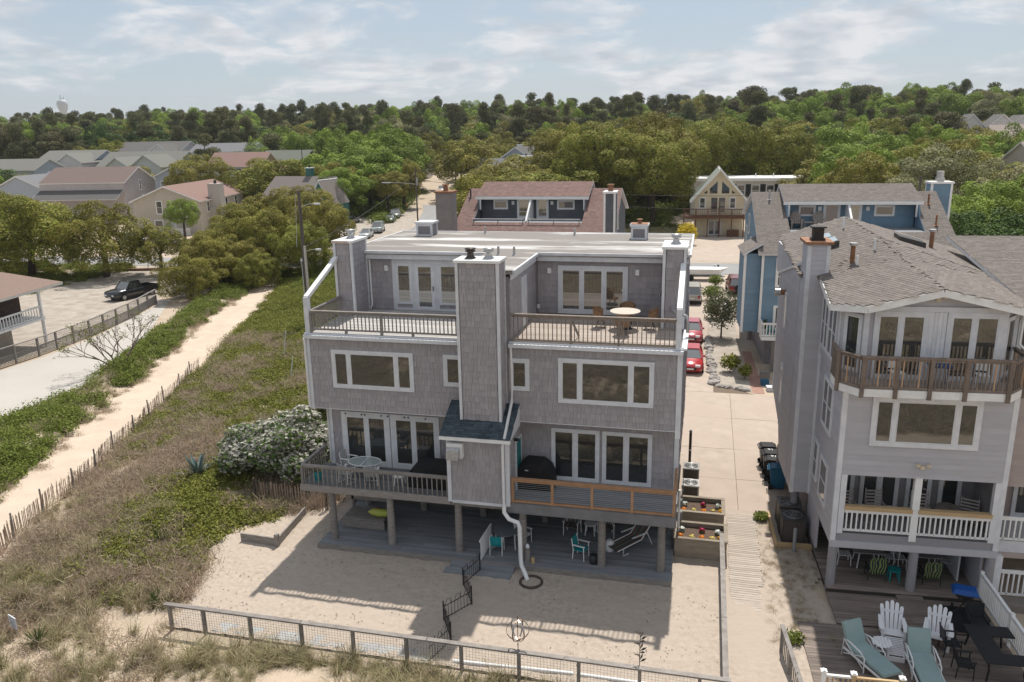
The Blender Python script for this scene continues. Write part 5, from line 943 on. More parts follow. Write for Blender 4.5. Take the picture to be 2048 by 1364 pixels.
# ---------------- dune plants
LMs = leafmat('dune_shrub_leaves', [(.20,.205,.045),(.175,.195,.04),(.225,.22,.055),(.155,.185,.042)], .28)
LMh = leafmat('hedge_leaves', [(.14,.18,.038),(.17,.205,.045),(.20,.225,.052)], .28)
LMb = leafmat('dry_brush', [(.46,.365,.275),(.40,.31,.235),(.48,.395,.30),(.36,.33,.19)], .35)
LMg = leafmat('beach_grass', [(.44,.36,.235),(.36,.30,.185),(.30,.29,.15),(.47,.39,.27)], .3)
def mound(seed, m, n, leaf, h=.6):
    r = np.random.default_rng(seed); q = unit(r.normal(size=(n, 3))*np.array([1,1,.7])+np.array([0,0,.4])); q[:, 2] = np.abs(q[:, 2]); P = q*r.uniform(.45, 1.0, (n, 1))*np.array([1, 1, h])*(1+.25*np.sin(3*np.arctan2(q[:,1], q[:,0])+seed))[:, None]
    nn = unit(q*.4+np.array([0,0,.6])+r.normal(size=q.shape)*.5); a = unit(np.cross(nn, r.normal(size=q.shape))); b = np.cross(nn, a); s = leaf*r.uniform(.5, 1.4, (n, 1)); return quadsoup('shrub_mound', P, a*s, b*s*.7, r.uniform(.65, 1.35, n), m, tip=.4)
def tuft(seed, m, n, h, spread, w):
    r = np.random.default_rng(seed); an = r.uniform(0, 6.28, n); base = np.stack([r.normal(0, .10, n)*spread*1.5, r.normal(0, .10, n)*spread*1.5, np.zeros(n)], 1); d = np.stack([np.cos(an)*spread, np.sin(an)*spread, np.ones(n)], 1)*r.uniform(.3, 1, (n, 1)); d[:, :2] *= r.uniform(.3, 1.6, (n, 1))
    d = d*h; side = unit(np.cross(d, np.array([0, 0, 1.0])+r.normal(size=(n, 3))*.1))*w*r.uniform(.6, 1.3, (n, 1)); t = r.uniform(.6, 1.35, n)
    C1 = base+d*.28; C2 = base+d*.56+d*np.array([.42,.42,-.04]); q1 = (C1, side, d*.28); mid = base+d*.56; end = mid+d*np.array([.85,.85,.30]); C2 = (mid+end)/2
    return quadsoup('grass_tuft', np.concatenate([C1, C2]), np.concatenate([side, side*.7]), np.concatenate([d*.28, (end-mid)/2]), np.concatenate([t, t]), m, tip=.45)
def twig(seed, m, n, h, w):
    r = np.random.default_rng(seed); base = r.normal(0, .28, (n, 3)); base[:, 2] = np.abs(base[:, 2])*.6; d = unit(r.normal(size=(n, 3))+np.array([0, 0, .9]))*h*r.uniform(.3, 1, (n, 1)); side = unit(np.cross(d, r.normal(size=(n, 3))))*w; return quadsoup('brush', base+d*.5, side, d*.5, r.uniform(.6, 1.4, n), m, tip=.5)
shr = [mound(i, LMs, 420, .062) for i in range(4)]; hdg = [mound(10+i, LMh, 520, .06, .8) for i in range(3)]; brs = [twig(20+i, LMb, 260, .34, .010) for i in range(3)]; gts = [tuft(30+i, LMg, 70, .75, .55, .011) for i in range(4)]
def zone(n, x0, x1, y0, y1, ok, seed):
    r = np.random.default_rng(seed); X = r.uniform(x0, x1, n); Y_ = r.uniform(y0, y1, n); k = ok(X, Y_, r.uniform(size=n)); X, Y_ = X[k], Y_[k]; return np.stack([X, Y_, height(X, Y_)-.03], 1), r
yardv = np.vectorize(lambda x, y: point_in([(q[0]+(-.15 if q[0] < 0 else .2), q[1]) for q in YARD])(x, y) or (x > -8.2 and y > -8.2))
def dunemask(X, Y_): return (X > edge_x(PATH_R, Y_)+.35) & (X < np.where(Y_ < -8.3, 10.5, np.where(Y_ < 14, -8.2, -8-.35*(Y_-14)))) & ~yardv(X, Y_) & (Y_ < 66+.0*X) & (Y_ > -16)
def nscat(name, lb, cat, Pr, protos_, s0, s1, tilt=.15, zsc=(.8,1.2)):
    P, r = Pr; n = len(P); s = r.uniform(s0, s1, n); scatter(name, P, np.stack([r.normal(0, tilt, n), r.normal(0, tilt, n), r.uniform(0, 6.28, n)], 1), np.stack([s, s, s*r.uniform(*zsc, n)], 1), protos_, lb, cat)
def gden(X, Y_): return np.clip(sstep(4, 15, Y_+2*np.sin(X*.5))*.8+2.8*np.clip(fbm(X, Y_, 6, 31)-.475, 0, 1)*sstep(-8.2, -4, Y_), 0, 1)
nscat('dune_shrubs', 'low green shrubs carpeting the dune beside the house', 'shrubs', zone(26000, -44, -8, -14, 66, lambda X, Y_, u: dunemask(X, Y_) & (u < gden(X, Y_)*.62), 61), shr, .42, .85)
nscat('dry_brush', 'brown dry brush and dead stems on the dune', 'brush', zone(12000, -34, -8, -14, 30, lambda X, Y_, u: dunemask(X, Y_) & (u < (.08+.80*np.clip((fbm(X, Y_, 3.2, 35)-.36)*4.5, 0, 1))*(1-.8*gden(X, Y_))*np.where(Y_ < -6.5, .25, 1)), 62), brs, .65, 1.3)
nscat('dune_grass', 'tan beach grass on the dune before the fence', 'grass', zone(15000, -26, 10, -16, 8, lambda X, Y_, u: dunemask(X, Y_) & (u < np.where(Y_ < -6, np.clip((fbm(X, Y_, 2.0, 37)-.37)*5, 0, 1)*.7, .25*(fbm(X, Y_, 3, 38) > .48))), 63), gts, .45, 1.0, .2)
lm = lambda X, Y_: (X < edge_x(PATH_L, Y_)-.25) & (X > -33.4-np.clip((Y_-14)*.36, 0, 12)+.4) & (Y_ < 62)
nscat('hedge_shrubs', 'green leafy shrubs between sandy path and parking lot', 'shrubs', zone(9000, -48, -16, -12, 62, lambda X, Y_, u: lm(X, Y_) & (u < .55*(fbm(X, Y_, 3.2, 41) > .38)+.1), 64), hdg, .5, .95)
nscat('hedge_grass', 'dry grass between the shrubs along the sandy path', 'grass', zone(7000, -48, -16, -12, 62, lambda X, Y_, u: lm(X, Y_) & (u < .8*(fbm(X, Y_, 3.2, 41) < .45)+.15), 65), gts+brs, .5, 1.0, .2)
nscat('path_edge_brush', 'dead stems along the edge of the sandy path', 'brush', zone(5000, -46, -16, -12, 58, lambda X, Y_, u: (np.abs(X-edge_x(PATH_L, Y_)) < .75*u) , 66), brs, .4, .9)
nscat('roadside_shrubs', 'mixed low shrubs under the roadside grove and along the gravel yard', 'shrubs', zone(2600, -92, -30, 44, 66, lambda X, Y_, u: ((X > -48.5) & (Y_ > 50) | (X < -66) & (u < .4)) & (Y_ < 64+.0*X) & ~((X > -46) & (X < -37) & (Y_ < 58)), 67), hdg+shr, .6, 1.1)
nscat('understorey', 'dark undergrowth below the wood', 'shrubs', zone(5200, -160, 90, 78, 190, lambda X, Y_, u: ~np.vectorize(clear)(X, Y_), 68), hdg, 1.4, 2.6)
nscat('side_grass', 'thin dry grass beside the boardwalk', 'grass', zone(900, 11.0, 13.3, -4.5, 4.6, lambda X, Y_, u: (u < .5*(fbm(X, Y_, 1.3, 43) > .42)) & (X > 11.05+.1*np.sin(Y_*3)), 69), gts+brs, .16, .38, .3)
nscat('seaward_grass', 'beach grass on the dunes towards the sea', 'grass', zone(42000, -35, 35, -50, -16, lambda X, Y_, u: u < .2+.8*(fbm(X, Y_, 5, 44) > .47), 70), gts+brs+brs, .5, 1.0, .25)

r_ = np.random.default_rng(88); n = 1500; X = r_.uniform(-11,9.3,n); Y_ = r_.uniform(-7.9,-2.2,n); kk = np.vectorize(in_yard)(X, Y_) & (r_.uniform(size=n) < .25+.75*(fbm(X, Y_, 1.6, 91) > .52)); X, Y_ = X[kk], Y_[kk]; n = len(X)
an = r_.uniform(0,6.28,n); a = np.stack([np.cos(an),np.sin(an),np.zeros(n)],1); b = np.stack([-np.sin(an),np.cos(an),np.full(n,.15)],1); s_ = r_.uniform(.012,.045,(n,1))
link('sand_litter', quadsoup('sand_litter', np.stack([X,Y_,np.full(n,.085)],1), a*s_, b*s_*.35, r_.uniform(.5,1.3,n), mat('litter', (.14,.10,.07), None, rough=.9, tint=True), tip=.3), None, label='dry leaf litter and twigs strewn over the sand yard', cat='litter', kind='stuff')
# ================= vehicles: front towards -y before turning
m_tyre = mat('tyre', (.02,.02,.02), None, rough=.9); m_rim = mat('rim', (.45,.45,.46), None, rough=.35, metal=.8); m_cglass = glassmat('car_glass', (.02,.025,.028), .16); m_lamp = mat('headlamp', (.7,.72,.74), None, rough=.15); m_tail = mat('tail_lamp', (.35,.01,.01), None, rough=.3); m_bumper = mat('black_trim', (.03,.03,.032), None, rough=.6)
def paint(name, c):
    if name in MATS: return MATS[name]
    M = mat(name, c, tuple(q*.93 for q in c), 1.0, .28, spec=.5); M.node_tree.nodes['Principled BSDF'].inputs['Coat Weight'].default_value = .6; return M
_wheel = {}
def car(name, label, cat, x, y, rz, pm, kind='sedan', z=.02, group=None):
    T = thing(name, label, cat, (x,y,z), rz, group)
    K = {'sedan': dict(l=4.6,w=1.8,st=[(-2.3,.66,.32,.62),(-2.15,.84,.22,.74),(-1.5,.90,.2,.86),(-.9,.9,.2,.92),(1.2,.9,.2,.94),(1.9,.88,.22,.95),(2.2,.82,.25,.90),(2.3,.70,.34,.78)],cab=(-1.05,-.35,1.05,1.75,.92,1.43,.80,.60)),
         'suv': dict(l=4.8,w=1.92,st=[(-2.4,.74,.36,.72),(-2.25,.90,.28,.92),(-1.5,.95,.26,1.02),(-1.0,.96,.26,1.06),(1.6,.96,.26,1.08),(2.2,.94,.28,1.08),(2.36,.88,.34,1.02),(2.4,.80,.4,.9)],cab=(-1.25,-.55,1.95,2.28,1.06,1.76,.88,.72)),
         'pickup': dict(l=5.7,w=2.0,st=[(-2.85,.80,.42,.82),(-2.7,.96,.34,1.02),(-1.9,1.0,.32,1.12),(-1.2,1.0,.32,1.14),(.55,1.0,.32,1.16),(.75,1.0,.32,1.16)],cab=(-1.35,-.7,.35,.68,1.14,1.86,.92,.76))}[kind]
    mb = MB(); vs = []; st = K['st']
    for (yy, hw, z0, zb) in st: vs += [(-hw*.88,yy,z0),(-hw,yy,z0+.16),(-hw,yy,zb-.16),(-hw*.86,yy,zb),(hw*.86,yy,zb),(hw,yy,zb-.16),(hw,yy,z0+.16),(hw*.88,yy,z0)]
    fs = [tuple(range(8)), tuple(range(8*len(st)-1, 8*len(st)-9, -1))]+[(i*8+k, (i+1)*8+k, (i+1)*8+(k+1)%8, i*8+(k+1)%8) for i in range(len(st)-1) for k in range(8)]
    mb.poly(vs, fs, 1, True)
    if kind == 'pickup': mb.box(-1.0,-.92,.75,2.78,.42,1.14).box(.92,1.0,.75,2.78,.42,1.14).box(-.92,.92,2.70,2.78,.5,1.12).box(-.92,.92,.76,2.70,.5,.62)
    mb.build('body', pm, T)
    a, b, c, d, zb, zt, w0, w1 = K['cab']
    cb = [(-w0,a,zb),(w0,a,zb),(w0,d,zb),(-w0,d,zb),(-w1,b,zt),(w1,b,zt),(w1,c,zt),(-w1,c,zt)]
    cabin = MB().poly(cb, [(0,1,5,4),(1,2,6,5),(2,3,7,6),(3,0,4,7)]).build('windows', m_cglass, T)
    rf = MB().box(-w1-.02,w1+.02,b-.05,c+.05,zt-.03,zt+.035)
    for i, j in ((0,4),(1,5),(2,6),(3,7)): rf.beam(cb[i], cb[j], .09, .07)
    for s in (-1,1):
        for t in (.38,.7): rf.beam((s*w0*1.0,a+(d-a)*t,zb),(s*w1,b+(c-b)*t,zt),.05,.08)
    rf.build('roof_panel', pm, T)
    if kind not in _wheel:
        rr = .34 if kind == 'sedan' else .38; _wheel[kind] = (MB().tube([(-.11,0,rr),(.11,0,rr)], rr, 16).mesh('wheel', m_tyre), MB().tube([(-.118,0,rr),(.118,0,rr)], rr*.6, 12).mesh('rim', m_rim))
    hw, ly = K['w']/2-.08, K['l']/2
    for sx in (-1,1):
        for yy in (-ly*.62, ly*.60):
            o = link('wheel', _wheel[kind][0], T, loc=(sx*hw,yy,-.02)); link('rim', _wheel[kind][1], o)
        MB().box(sx*hw*.62-.17,sx*hw*.62+.17,-ly-.005,-ly+.25,.60,.74).build('headlight', m_lamp, T); MB().box(sx*hw*.80-.1,sx*hw*.80+.1,ly-.08,ly+.015 if kind != 'pickup' else ly-.05,.70,.95).build('tail_light', m_tail, T)
        MB().box(sx*(hw+.12)-.08,sx*(hw+.12)+.08,-ly*.36,-ly*.36+.12,zb+.02,zb+.16).build('mirror', pm, T)
    MB().box(-.42,.42,-ly-.012,-ly+.1,.36,.56).build('grille', m_bumper, T); MB().box(-.24,.24,-ly-.02,-ly+.02,.40,.50).build('number_plate', m_trimw, T); MB().box(-.24,.24,ly-.02,ly+.03 if kind != 'pickup' else ly-.02,.60,.72).build('number_plate', m_trimw, T)
    MB().box(-hw,hw,ly-.06,ly+.05 if kind != 'pickup' else ly-.02,.32,.46).build('bumper', m_bumper, T)
    return T
car('red_sedan','glossy red sedan parked nose out on the driveway','car',7.62,28.2,R(1),paint('paint_red',(.42,.02,.025)))
car('red_coupe','faded pink-red car parked behind the glossy red sedan','car',7.5,36.6,R(1),paint('paint_pinkred',(.45,.08,.10)))
car('silver_suv','silver suv parked tail out at the far end of the driveway','car',7.2,51.8,R(181),paint('paint_champagne',(.42,.39,.35)),'suv')
mj = car('maroon_jeep','maroon off-road car with spare wheel beside the blue house','car',11.7,57,R(183),paint('paint_maroon',(.16,.015,.02)),'suv'); MB().tube([(0,2.36,.85),(0,2.58,.85)], .36, 16).build('spare_wheel', m_tyre, mj)
car('black_pickup','black pickup truck in the gravel yard behind the wire fence','pickup truck',-52.6,44.6,R(-14),paint('paint_black',(.018,.019,.022)),'pickup')
car('silver_hatchback','silver sedan parked under trees at the street corner','car',-47.3,95.8,R(12),paint('paint_silver',(.40,.42,.42)))
car('grey_green_suv','pale grey-green suv parked behind the silver sedan','car',-48.3,103.2,R(14),paint('paint_greygreen',(.33,.37,.36)),'suv')
car('dark_green_car','dark green car parked under the street tree','car',-52.6,119.6,R(16),paint('paint_dkgreen',(.04,.07,.065)))
car('grey_jeep','grey off-road car with black roof beside the sunny street','car',-54.4,127,R(17),paint('paint_grey',(.22,.23,.22)),'suv')
car('white_suv','white suv parked far up the sunny street','car',-68,198,R(18),paint('paint_white',(.75,.75,.74)),'suv'); car('orange_car','small red-orange car beyond the white suv','car',-66.5,210,R(18),paint('paint_orange',(.45,.08,.05)))
car('dark_blue_car','dark blue car half hidden under oaks before the beige house','car',-78,84.5,R(75),paint('paint_dkblue',(.03,.04,.06)),'suv'); car('white_van','white car beside the dark blue one under the oaks','car',-83.5,84,R(80),paint('paint_white2',(.68,.69,.7)),'suv')
car('maroon_car','dark maroon car in deep shade beside the teal house','car',-60.5,118,R(60),paint('paint_dkmaroon',(.05,.02,.02)))
rb = thing('red_boat','upturned red boat on the earth beside the street','boat',(-64,152,.02),R(80)); MB().prism([(-.8,0),(-.7,.5),(.7,.5),(.8,0)],'y',-2.4,2.0).poly([(-.8,-2.4,0),(.8,-2.4,0),(0,-3.4,.2),(-.7,-2.4,.5),(.7,-2.4,.5)],[(0,1,2),(3,4,2),(0,3,2),(1,4,2)]).build('hull', paint('paint_redboat',(.5,.05,.03)), rb)
bt = thing('boat_trailer','white boat on a trailer at the driveway\'s street end','boat',(7.4,63.5,.02),R(95)); MB().prism([(-.75,.75),(-.95,1.35),(.95,1.35),(.75,.75),(0,.55)],'y',-2.6,2.4).poly([(-.75,-2.6,.75),(.75,-2.6,.75),(.95,-2.6,1.35),(-.95,-2.6,1.35),(0,-3.6,1.45),(0,-2.6,.55)],[(3,2,4),(0,3,4),(2,1,4),(5,0,4),(1,5,4)]).build('hull', m_trimw, bt); MB().box(-.6,.6,-3.2,2.4,.42,.5).build('trailer_frame', m_alu, bt)
for s in (-1,1): link('wheel', _wheel['sedan'][0], bt, loc=(s*.8,.6,0))
# ================= utility poles and wires
def pole(name, label, x, y, h, lamp=None, r=.15, arms=True):
    T = thing(name, label, 'utility pole', (x,y,0)); MB().cyl(0,0,-.2,h,r,r*.7,10).build('pole', mat('pole_wood', (.14,.12,.105), (.09,.078,.07), 3, .9, stretch=(3,3,.4)), T)
    MB().cyl(.28,-.1,h*.72,h*.84,.17,.17,10).build('transformer', m_alu, T) if arms else None
    for lz, lx in (lamp or ()): MB().tube([(0,0,lz),(lx*.5,-.1,lz+.28),(lx*.85,-.15,lz+.32)], .035, 6).build('lamp_arm', m_alu, T); MB().box(lx*.85,lx*1.15,-.28,-.02,lz+.26,lz+.38).build('lamp_head', m_trim, T)
    return T
p1 = pole('utility_pole','tall dark utility pole with two street lamp arms behind the dune','utility_pole' and -25.6,33.6,12.3,((10.9,1.7),(7.0,1.5)),.19,False)
MB().box(.12,.30,-.2,-.05,0,7.6).build('conduit', m_alu, p1); MB().tube([(-.18,-.15,0),(-.18,-.15,6.2)], .03, 6).lathe(-.18,-.15,[(.05,6.2),(.12,6.35),(.05,6.5)],8).build('cable_riser', m_trim, p1)
MB().tube([(-.3,0,12.0),(-.55,-.1,7.5)], .02, 4).build('hanging_cable', m_trim, p1)
pole('utility_pole','utility pole with lamp arm standing at the edge of the sunny street',-41.6,105.5,11.1,((8.2,-5.5),)); pole('utility_pole','utility pole with transformer far up the sunny street',-54.9,170.5,11.6); pole('utility_pole','short stub of a pole beside the pale gable house',-46.2,150,7.4,None,.2,False)
pole('utility_pole','thin pole rising among oaks near the dull green roof',-91,158,13.5,None,.14,False); pole('utility_pole','pole with white box behind the blue house',31.5,70,11.2,None,.2)
def wire(lb, a, b, sag=.8):
    a, b = Vector(a), Vector(b); pts = [a.lerp(b, t/10)-Vector((0,0,sag*4*(t/10)*(1-t/10))) for t in range(11)]; MB().tube([q-a for q in pts], .03, 4).build('power_line', mat('cable_black', (.05,.05,.05), None), None, loc=a, label=lb, cat='wire')
wire('power line from the lamp pole to the street pole',(-25.6,33.6,7.4),(-41.6,105.5,10.2)); wire('power line running up the sunny street between two poles',(-41.6,105.5,10.6),(-54.9,170.5,11.2),1.2); wire('power line crossing behind the red-brown roof',(-41.6,105.5,9.0),(31.5,70,9.6),1.5); wire('lower power line crossing before the chalet',(-41.6,105.5,7.5),(31.5,70,7.6),1.4)
# ================= fences
FY = -8.05
fe = thing('yard_fence','weathered wooden yard fence with flat rail and wire mesh','fence',(0,FY,0))
fx = [-9.44,-8.1,-6.3,-4.38,-2.5,-.62,1.25,3.15,5.05,6.92,8.7,9.45]
rnd_ = random.Random(5)
for i, x in enumerate(fx): MB().box(x-.05,x+.05,-.05,.05,-.1,1.0+rnd_.uniform(-.01,.01)).build('post', m_wood, fe)
for a, b in ((-9.62,-4.36),(-4.34,.1),(.12,4.6),(4.62,9.6)): MB().box(a,b,-.09,.09,1.0,1.055+rnd_.uniform(0,.006)).build('top_rail', m_wood, fe)
m_wire = mat('wire_mesh', (.22,.21,.20), None, rough=.5, metal=.5)
def meshpanel(parent, a, b, z0, z1, st, r):
    a, b = Vector((*a,0)), Vector((*b,0)); L_ = (b-a).length; mb = MB(); n = int(L_/st)
    for k in range(n+1): q = a.lerp(b, k/n); mb.beam((q.x,q.y,z0),(q.x,q.y,z1),r,r)
    z = z0
    while z < z1: mb.beam((a.x,a.y,z),(b.x,b.y,z),r,r); z += st
    mb.build('wire_mesh', m_wire, parent, kind='stuff')
for i in range(len(fx)-2): meshpanel(fe, (fx[i]+.05,.06), (fx[i+1]-.05,.06), .05, 1.0, .1, .006)
rf = thing('side_fence','weathered side fence with single rail between sand yard and path','fence',(9.45,FY,0))
for y in (1.9,3.8,5.7,7.6,9.0): MB().box(-.05,.05,y-.05,y+.05,-.1,.98).build('post', m_wood, rf)
for a, b in ((.12,3.2),(3.22,6.3),(6.32,9.1)): MB().box(-.09,.09,a,b,.98,1.035).build('top_rail', m_wood, rf)
meshpanel(rf, (-.06,.1), (-.06,9.0), .05, .95, .12, .006)
# lath sand fence along the path
sf = thing('sand_fence','slatted lath sand fence leaning along the sandy path','fence',(0,0,0))
m_lath = mat('lath', (.27,.19,.145), (.36,.27,.205), 4, .9, rnd=.25); lme = [MB().poly([(-.028,-.004,0),(.028,-.004,0),(.028,.004,0),(-.028,.004,0),(-.022,-.004,h),(.025,-.004,h+.02),(.025,.004,h+.02),(-.022,.004,h)],[(0,1,5,4),(1,2,6,5),(2,3,7,6),(3,0,4,7),(4,5,6,7)]).mesh('lath', m_lath) for h in (1.02,1.08,1.13)]
yy = -13.0; k = 0; wa = []
while yy < 26 and k < 300:
    x = float(edge_x(PATH_R, yy))+.22+.12*math.sin(yy*.9)+.06*math.sin(yy*2.3); lean = .12*math.sin(yy*.35)+rnd_.uniform(-.04,.04)
    o = link('lath', lme[k%3], sf, loc=(x,yy,rnd_.uniform(-.12,.0)), rz=1.9); o.rotation_euler = (rnd_.uniform(-.05,.05)+.06, lean, 1.85)
    if k % 6 == 0: wa.append((x,yy,.25)); 
    if k % 22 == 0: MB().cyl(x+.05,yy,0,1.3,.045,.04,8).build('stake', m_wood, sf)
    yy += .105+.0012*max(yy,0); k += 1
for zz in (.25,.55,.85): MB().tube([(q[0],q[1],zz) for q in wa], .006, 4).build('binding_wire', m_wire, sf)
hf = thing('lath_screen','short lath fence joining the house to the white-flowering shrub','fence',(0,0,0))
for k in range(34): t = k/33; o = link('lath', lme[k%3], hf, loc=(-12.0+3.9*t,1.75-.35*t+.08*math.sin(k),0)); o.rotation_euler = (0,rnd_.uniform(-.05,.05),.1)
for zz in (.3,.8): MB().tube([(-12.0,1.76,zz),(-10,1.58,zz),(-8.1,1.4,zz)], .008, 4).build('binding_wire', m_wire, hf)
for x in (-11.9,-9.9,-8.2): MB().cyl(x,1.6,0,1.3,.05,.05,8).build('stake', m_bark, hf)
# wire-and-timber fence of the gravel yard
gf = thing('timber_wire_fence','timber fence with wire grid between parking lot and gravel yard','fence',(0,0,0)); gp = [(-44.2,11),(-43.6,17.6),(-43.5,22),(-44.0,28.2),(-45.4,35),(-47.6,42.0)]
for i in range(len(gp)-1):
    a, b = Vector((*gp[i],0)), Vector((*gp[i+1],0)); n = max(2, round((b-a).length/2.4)); z = Vector((0,0,1))
    MB().beam(a+z*1.52, b+z*1.52, .16, .06).build('top_rail', m_wood, gf); MB().beam(a+z*.85, b+z*.85, .05, .1).build('mid_rail', m_wood, gf)
    for k in range(n): q = a.lerp(b, k/n); MB().box(q.x-.07,q.x+.07,q.y-.07,q.y+.07,0,1.5).build('post', m_wood, gf)
    meshpanel(gf, gp[i], gp[i+1], .9, 1.48, .15, .012); meshpanel(gf, gp[i], gp[i+1], .05, .8, .12, .03)
# black hoop garden fence
bf = thing('hoop_fence','low black iron hoop fence zigzagging across the sand yard','fence',(0,0,0)); bpz = [(.21,-2.15),(-.14,-3.3),(.54,-4.45),(-.16,-5.6),(.46,-6.7),(.1,-7.95)]; m_iron = mat('black_iron', (.012,.012,.013), None, rough=.45)
for i in range(5):
    a, b = Vector((*bpz[i],0)), Vector((*bpz[i+1],0)); z = Vector((0,0,1)); p_ = MB(); n = 9
    p_.beam(a+z*.15,b+z*.15,.018,.022).beam(a+z*.62,b+z*.62,.018,.022)
    for k in range(n): q = a.lerp(b,(k+.5)/n); p_.beam(q+z*.1,q+z*(.62 if k%3 else .86),.014,.014)
    for k in range(3):
        q0, q1 = a.lerp(b,(k*3+.5)/n), a.lerp(b,(k*3+2.5)/n); p_.tube([q0.lerp(q1,t/8)+z*(.62+.24*math.sin(math.pi*t/8)) for t in range(9)], .009, 5)
    p_.build('hoop_panel', m_iron, bf, kind='stuff'); MB().box(a.x-.018,a.x+.018,a.y-.018,a.y+.018,0,.85).build('post', m_iron, bf)
wgt = thing('white_gate','small white picket gate standing on the lower deck','gate',(.1,-1.75,.3),R(88)); MB().box(0,1.5,-.02,.02,.05,.12).box(0,1.5,-.02,.02,.78,.86).build('gate_rails', m_plast, wgt, kind='stuff')
pm_ = MB().box(-.03,.03,-.012,.012,.0,.9).mesh('picket', m_plast)
for k in range(14): link('picket', pm_, wgt, loc=(.06+k*.106,-.033,0))
# ================= boardwalk, planters, small yard things
bw = thing('boardwalk','weathered plank walkway sinking into sand beside the side fence','boardwalk',(0,0,0)); yy = 4.85; k = 0
while yy > -3.2:
    x0 = 9.75+.02*math.sin(k); x1 = 10.98-(.0 if yy > -1 else .15)+.03*math.sin(k*1.7)
    MB().box(x0,x1,yy-.135,yy-.008,-.02,(.10 if yy > 0 else .10+yy*.016)).build('plank', mat('boardwalk_plank', (.46,.40,.34), (.36,.31,.265), 2, .9, stretch=(.6,5,1), rnd=.12), bw); yy -= .148; k += 1
def planter(lb, x0, x1, y0, y1, h):
    T = thing('planter_box', lb, 'planter', ((x0+x1)/2,(y0+y1)/2,0)); w, d = (x1-x0)/2, (y1-y0)/2; m_p = mat('planter_wood', (.30,.255,.20), (.215,.18,.14), 3, .85, stretch=(.6,1,5), rnd=.12)
    for k in range(3):
        z0 = k*h/3
        for s in (-1,1): MB().box(-w,w,s*d-.03,s*d+.03,z0+.004,z0+h/3-.004).build('side_board', m_p, T); MB().box(s*w-.03,s*w+.03,-d+.031,d-.031,z0+.004,z0+h/3-.004).build('end_board', m_p, T)
    for s in (-1,1): MB().box(-w-.07,w+.07,s*d-.08,s*d+.08,h,h+.04).build('cap_board', m_p, T); MB().box(s*w-.08,s*w+.08,-d+.081,d-.081,h,h+.038).build('cap_board', m_p, T)
    MB().box(-w+.04,w-.04,-d+.04,d-.04,h-.3,h-.16).build('soil', mat('potting_soil', (.09,.06,.045), (.14,.10,.075), 9, .95, bump=.8, bscale=20), T)
planter('weathered planter box of flowers nearer the sand yard',7.62,9.62,.55,1.95,.9); planter('weathered planter box of flowers nearer the air conditioners',7.66,9.55,2.95,4.4,.9)
def flower(lb, x, y, z, c, gp, nm='marigold', leafy=True):
    r = np.random.default_rng(int(abs(x*100+y*37))); T = thing(nm, lb, 'flower', (x,y,z), 0, gp); n = 40; q = unit(r.normal(size=(n,3))); q[:,2] = abs(q[:,2])
    P = q*r.uniform(.05,.12,(n,1)); a = unit(np.cross(q, r.normal(size=q.shape))); b = np.cross(q, a); link('leaves', quadsoup('leaves', P, a*.03, b*.03, r.uniform(.7,1.3,n), LMh), T)
    n = 34; q = unit(r.normal(size=(n,3))+np.array([0,0,.8])); P = q*r.uniform(.09,.14,(n,1))+np.array([0,0,.06]); a = unit(np.cross(q, r.normal(size=q.shape))); b = np.cross(q, a); link('blossoms', quadsoup('blossoms', P, a*.032, b*.032, r.uniform(.8,1.2,n), mat('petal_%d%d%d' % tuple(int(v*99) for v in c), c, None, rough=.6, tint=True)), T)
for (bx0, by0, by1, wh) in ((7.62,.55,1.95,'nearer the sand yard'),(7.66,2.95,4.4,'nearer the air conditioners')):
    for i, (fx_, fy_, c, nm, w) in enumerate(((.22,.25,(.75,.22,.01),'marigold','orange'),(.66,.25,(.62,.5,.12),'pansy','pale yellow'),(1.06,.26,(.75,.22,.01),'marigold','orange'),(1.45,.25,(.62,.5,.12),'pansy','pale yellow'),(1.78,.3,(.75,.35,.01) if wh[7:] != 'nearer' else (.75,.22,.01),'marigold','orange'),(.25,.85,(.65,.68,.62),'dusty_miller','silver white'),(1.06,.9,(.35,.005,.06),'geranium','crimson'),(1.68,.85,(.65,.68,.62),'dusty_miller','silver white'))):
        flower('%s flower in the planter %s' % (w, wh), bx0+fx_, by0+fy_+.05, .76, c, '%s flowers in the planter %s' % (w, wh), nm)
def acunit(lb, x, y, c, rz=0, s=.78, h=.85, gp=None):
    T = thing('air_conditioner', lb, 'air conditioner', (x,y,.02), rz, gp); w = s/2; m = mat('ac_%d' % int(c*100), (c,c*.97,c*.93), None, rough=.5); mg = mat('ac_fins', (.06,.05,.045), (.10,.08,.07), 3, .6, stretch=(20,20,1))
    MB().box(-w+.03,w-.03,-w+.03,w-.03,.03,h-.06).build('coil', mg, T); f = MB()
    for a in (-w,w-.06):
        for b in (-w,w-.06): f.box(a,a+.06,b,b+.06,0,h-.06)
    f.build('corner_posts', m, T, kind='stuff'); MB().box(-w-.01,w+.01,-w-.01,w+.01,h-.06,h).build('top_panel', m, T); MB().cyl(0,0,h,h+.012,w*.82,w*.82,20).build('fan_opening', m_gdark, T)
    g = MB()
    for r_ in (.3,.5,.7,.82): g.tube([(w*r_*math.cos(k*math.pi/8),w*r_*math.sin(k*math.pi/8),h+.03) for k in range(17)], .008, 4)
    for k in range(8): g.beam((0,0,h+.03),(w*.82*math.cos(k*math.pi/4),w*.82*math.sin(k*math.pi/4),h+.03),.008,.008)
    g.build('fan_guard', m_alu, T, kind='stuff')
acunit('beige-topped air conditioner next to the planter box',8.12,6.05,.42); acunit('grey-green air conditioner behind the beige-topped one',8.1,8.0,.28)
acunit('black air conditioner on a pine frame beside the townhouse',12.35,2.95,.05,NA,.95,1.15); acunit('dark grey air conditioner behind the black one',12.3,4.25,.12,NA,.95,1.15)
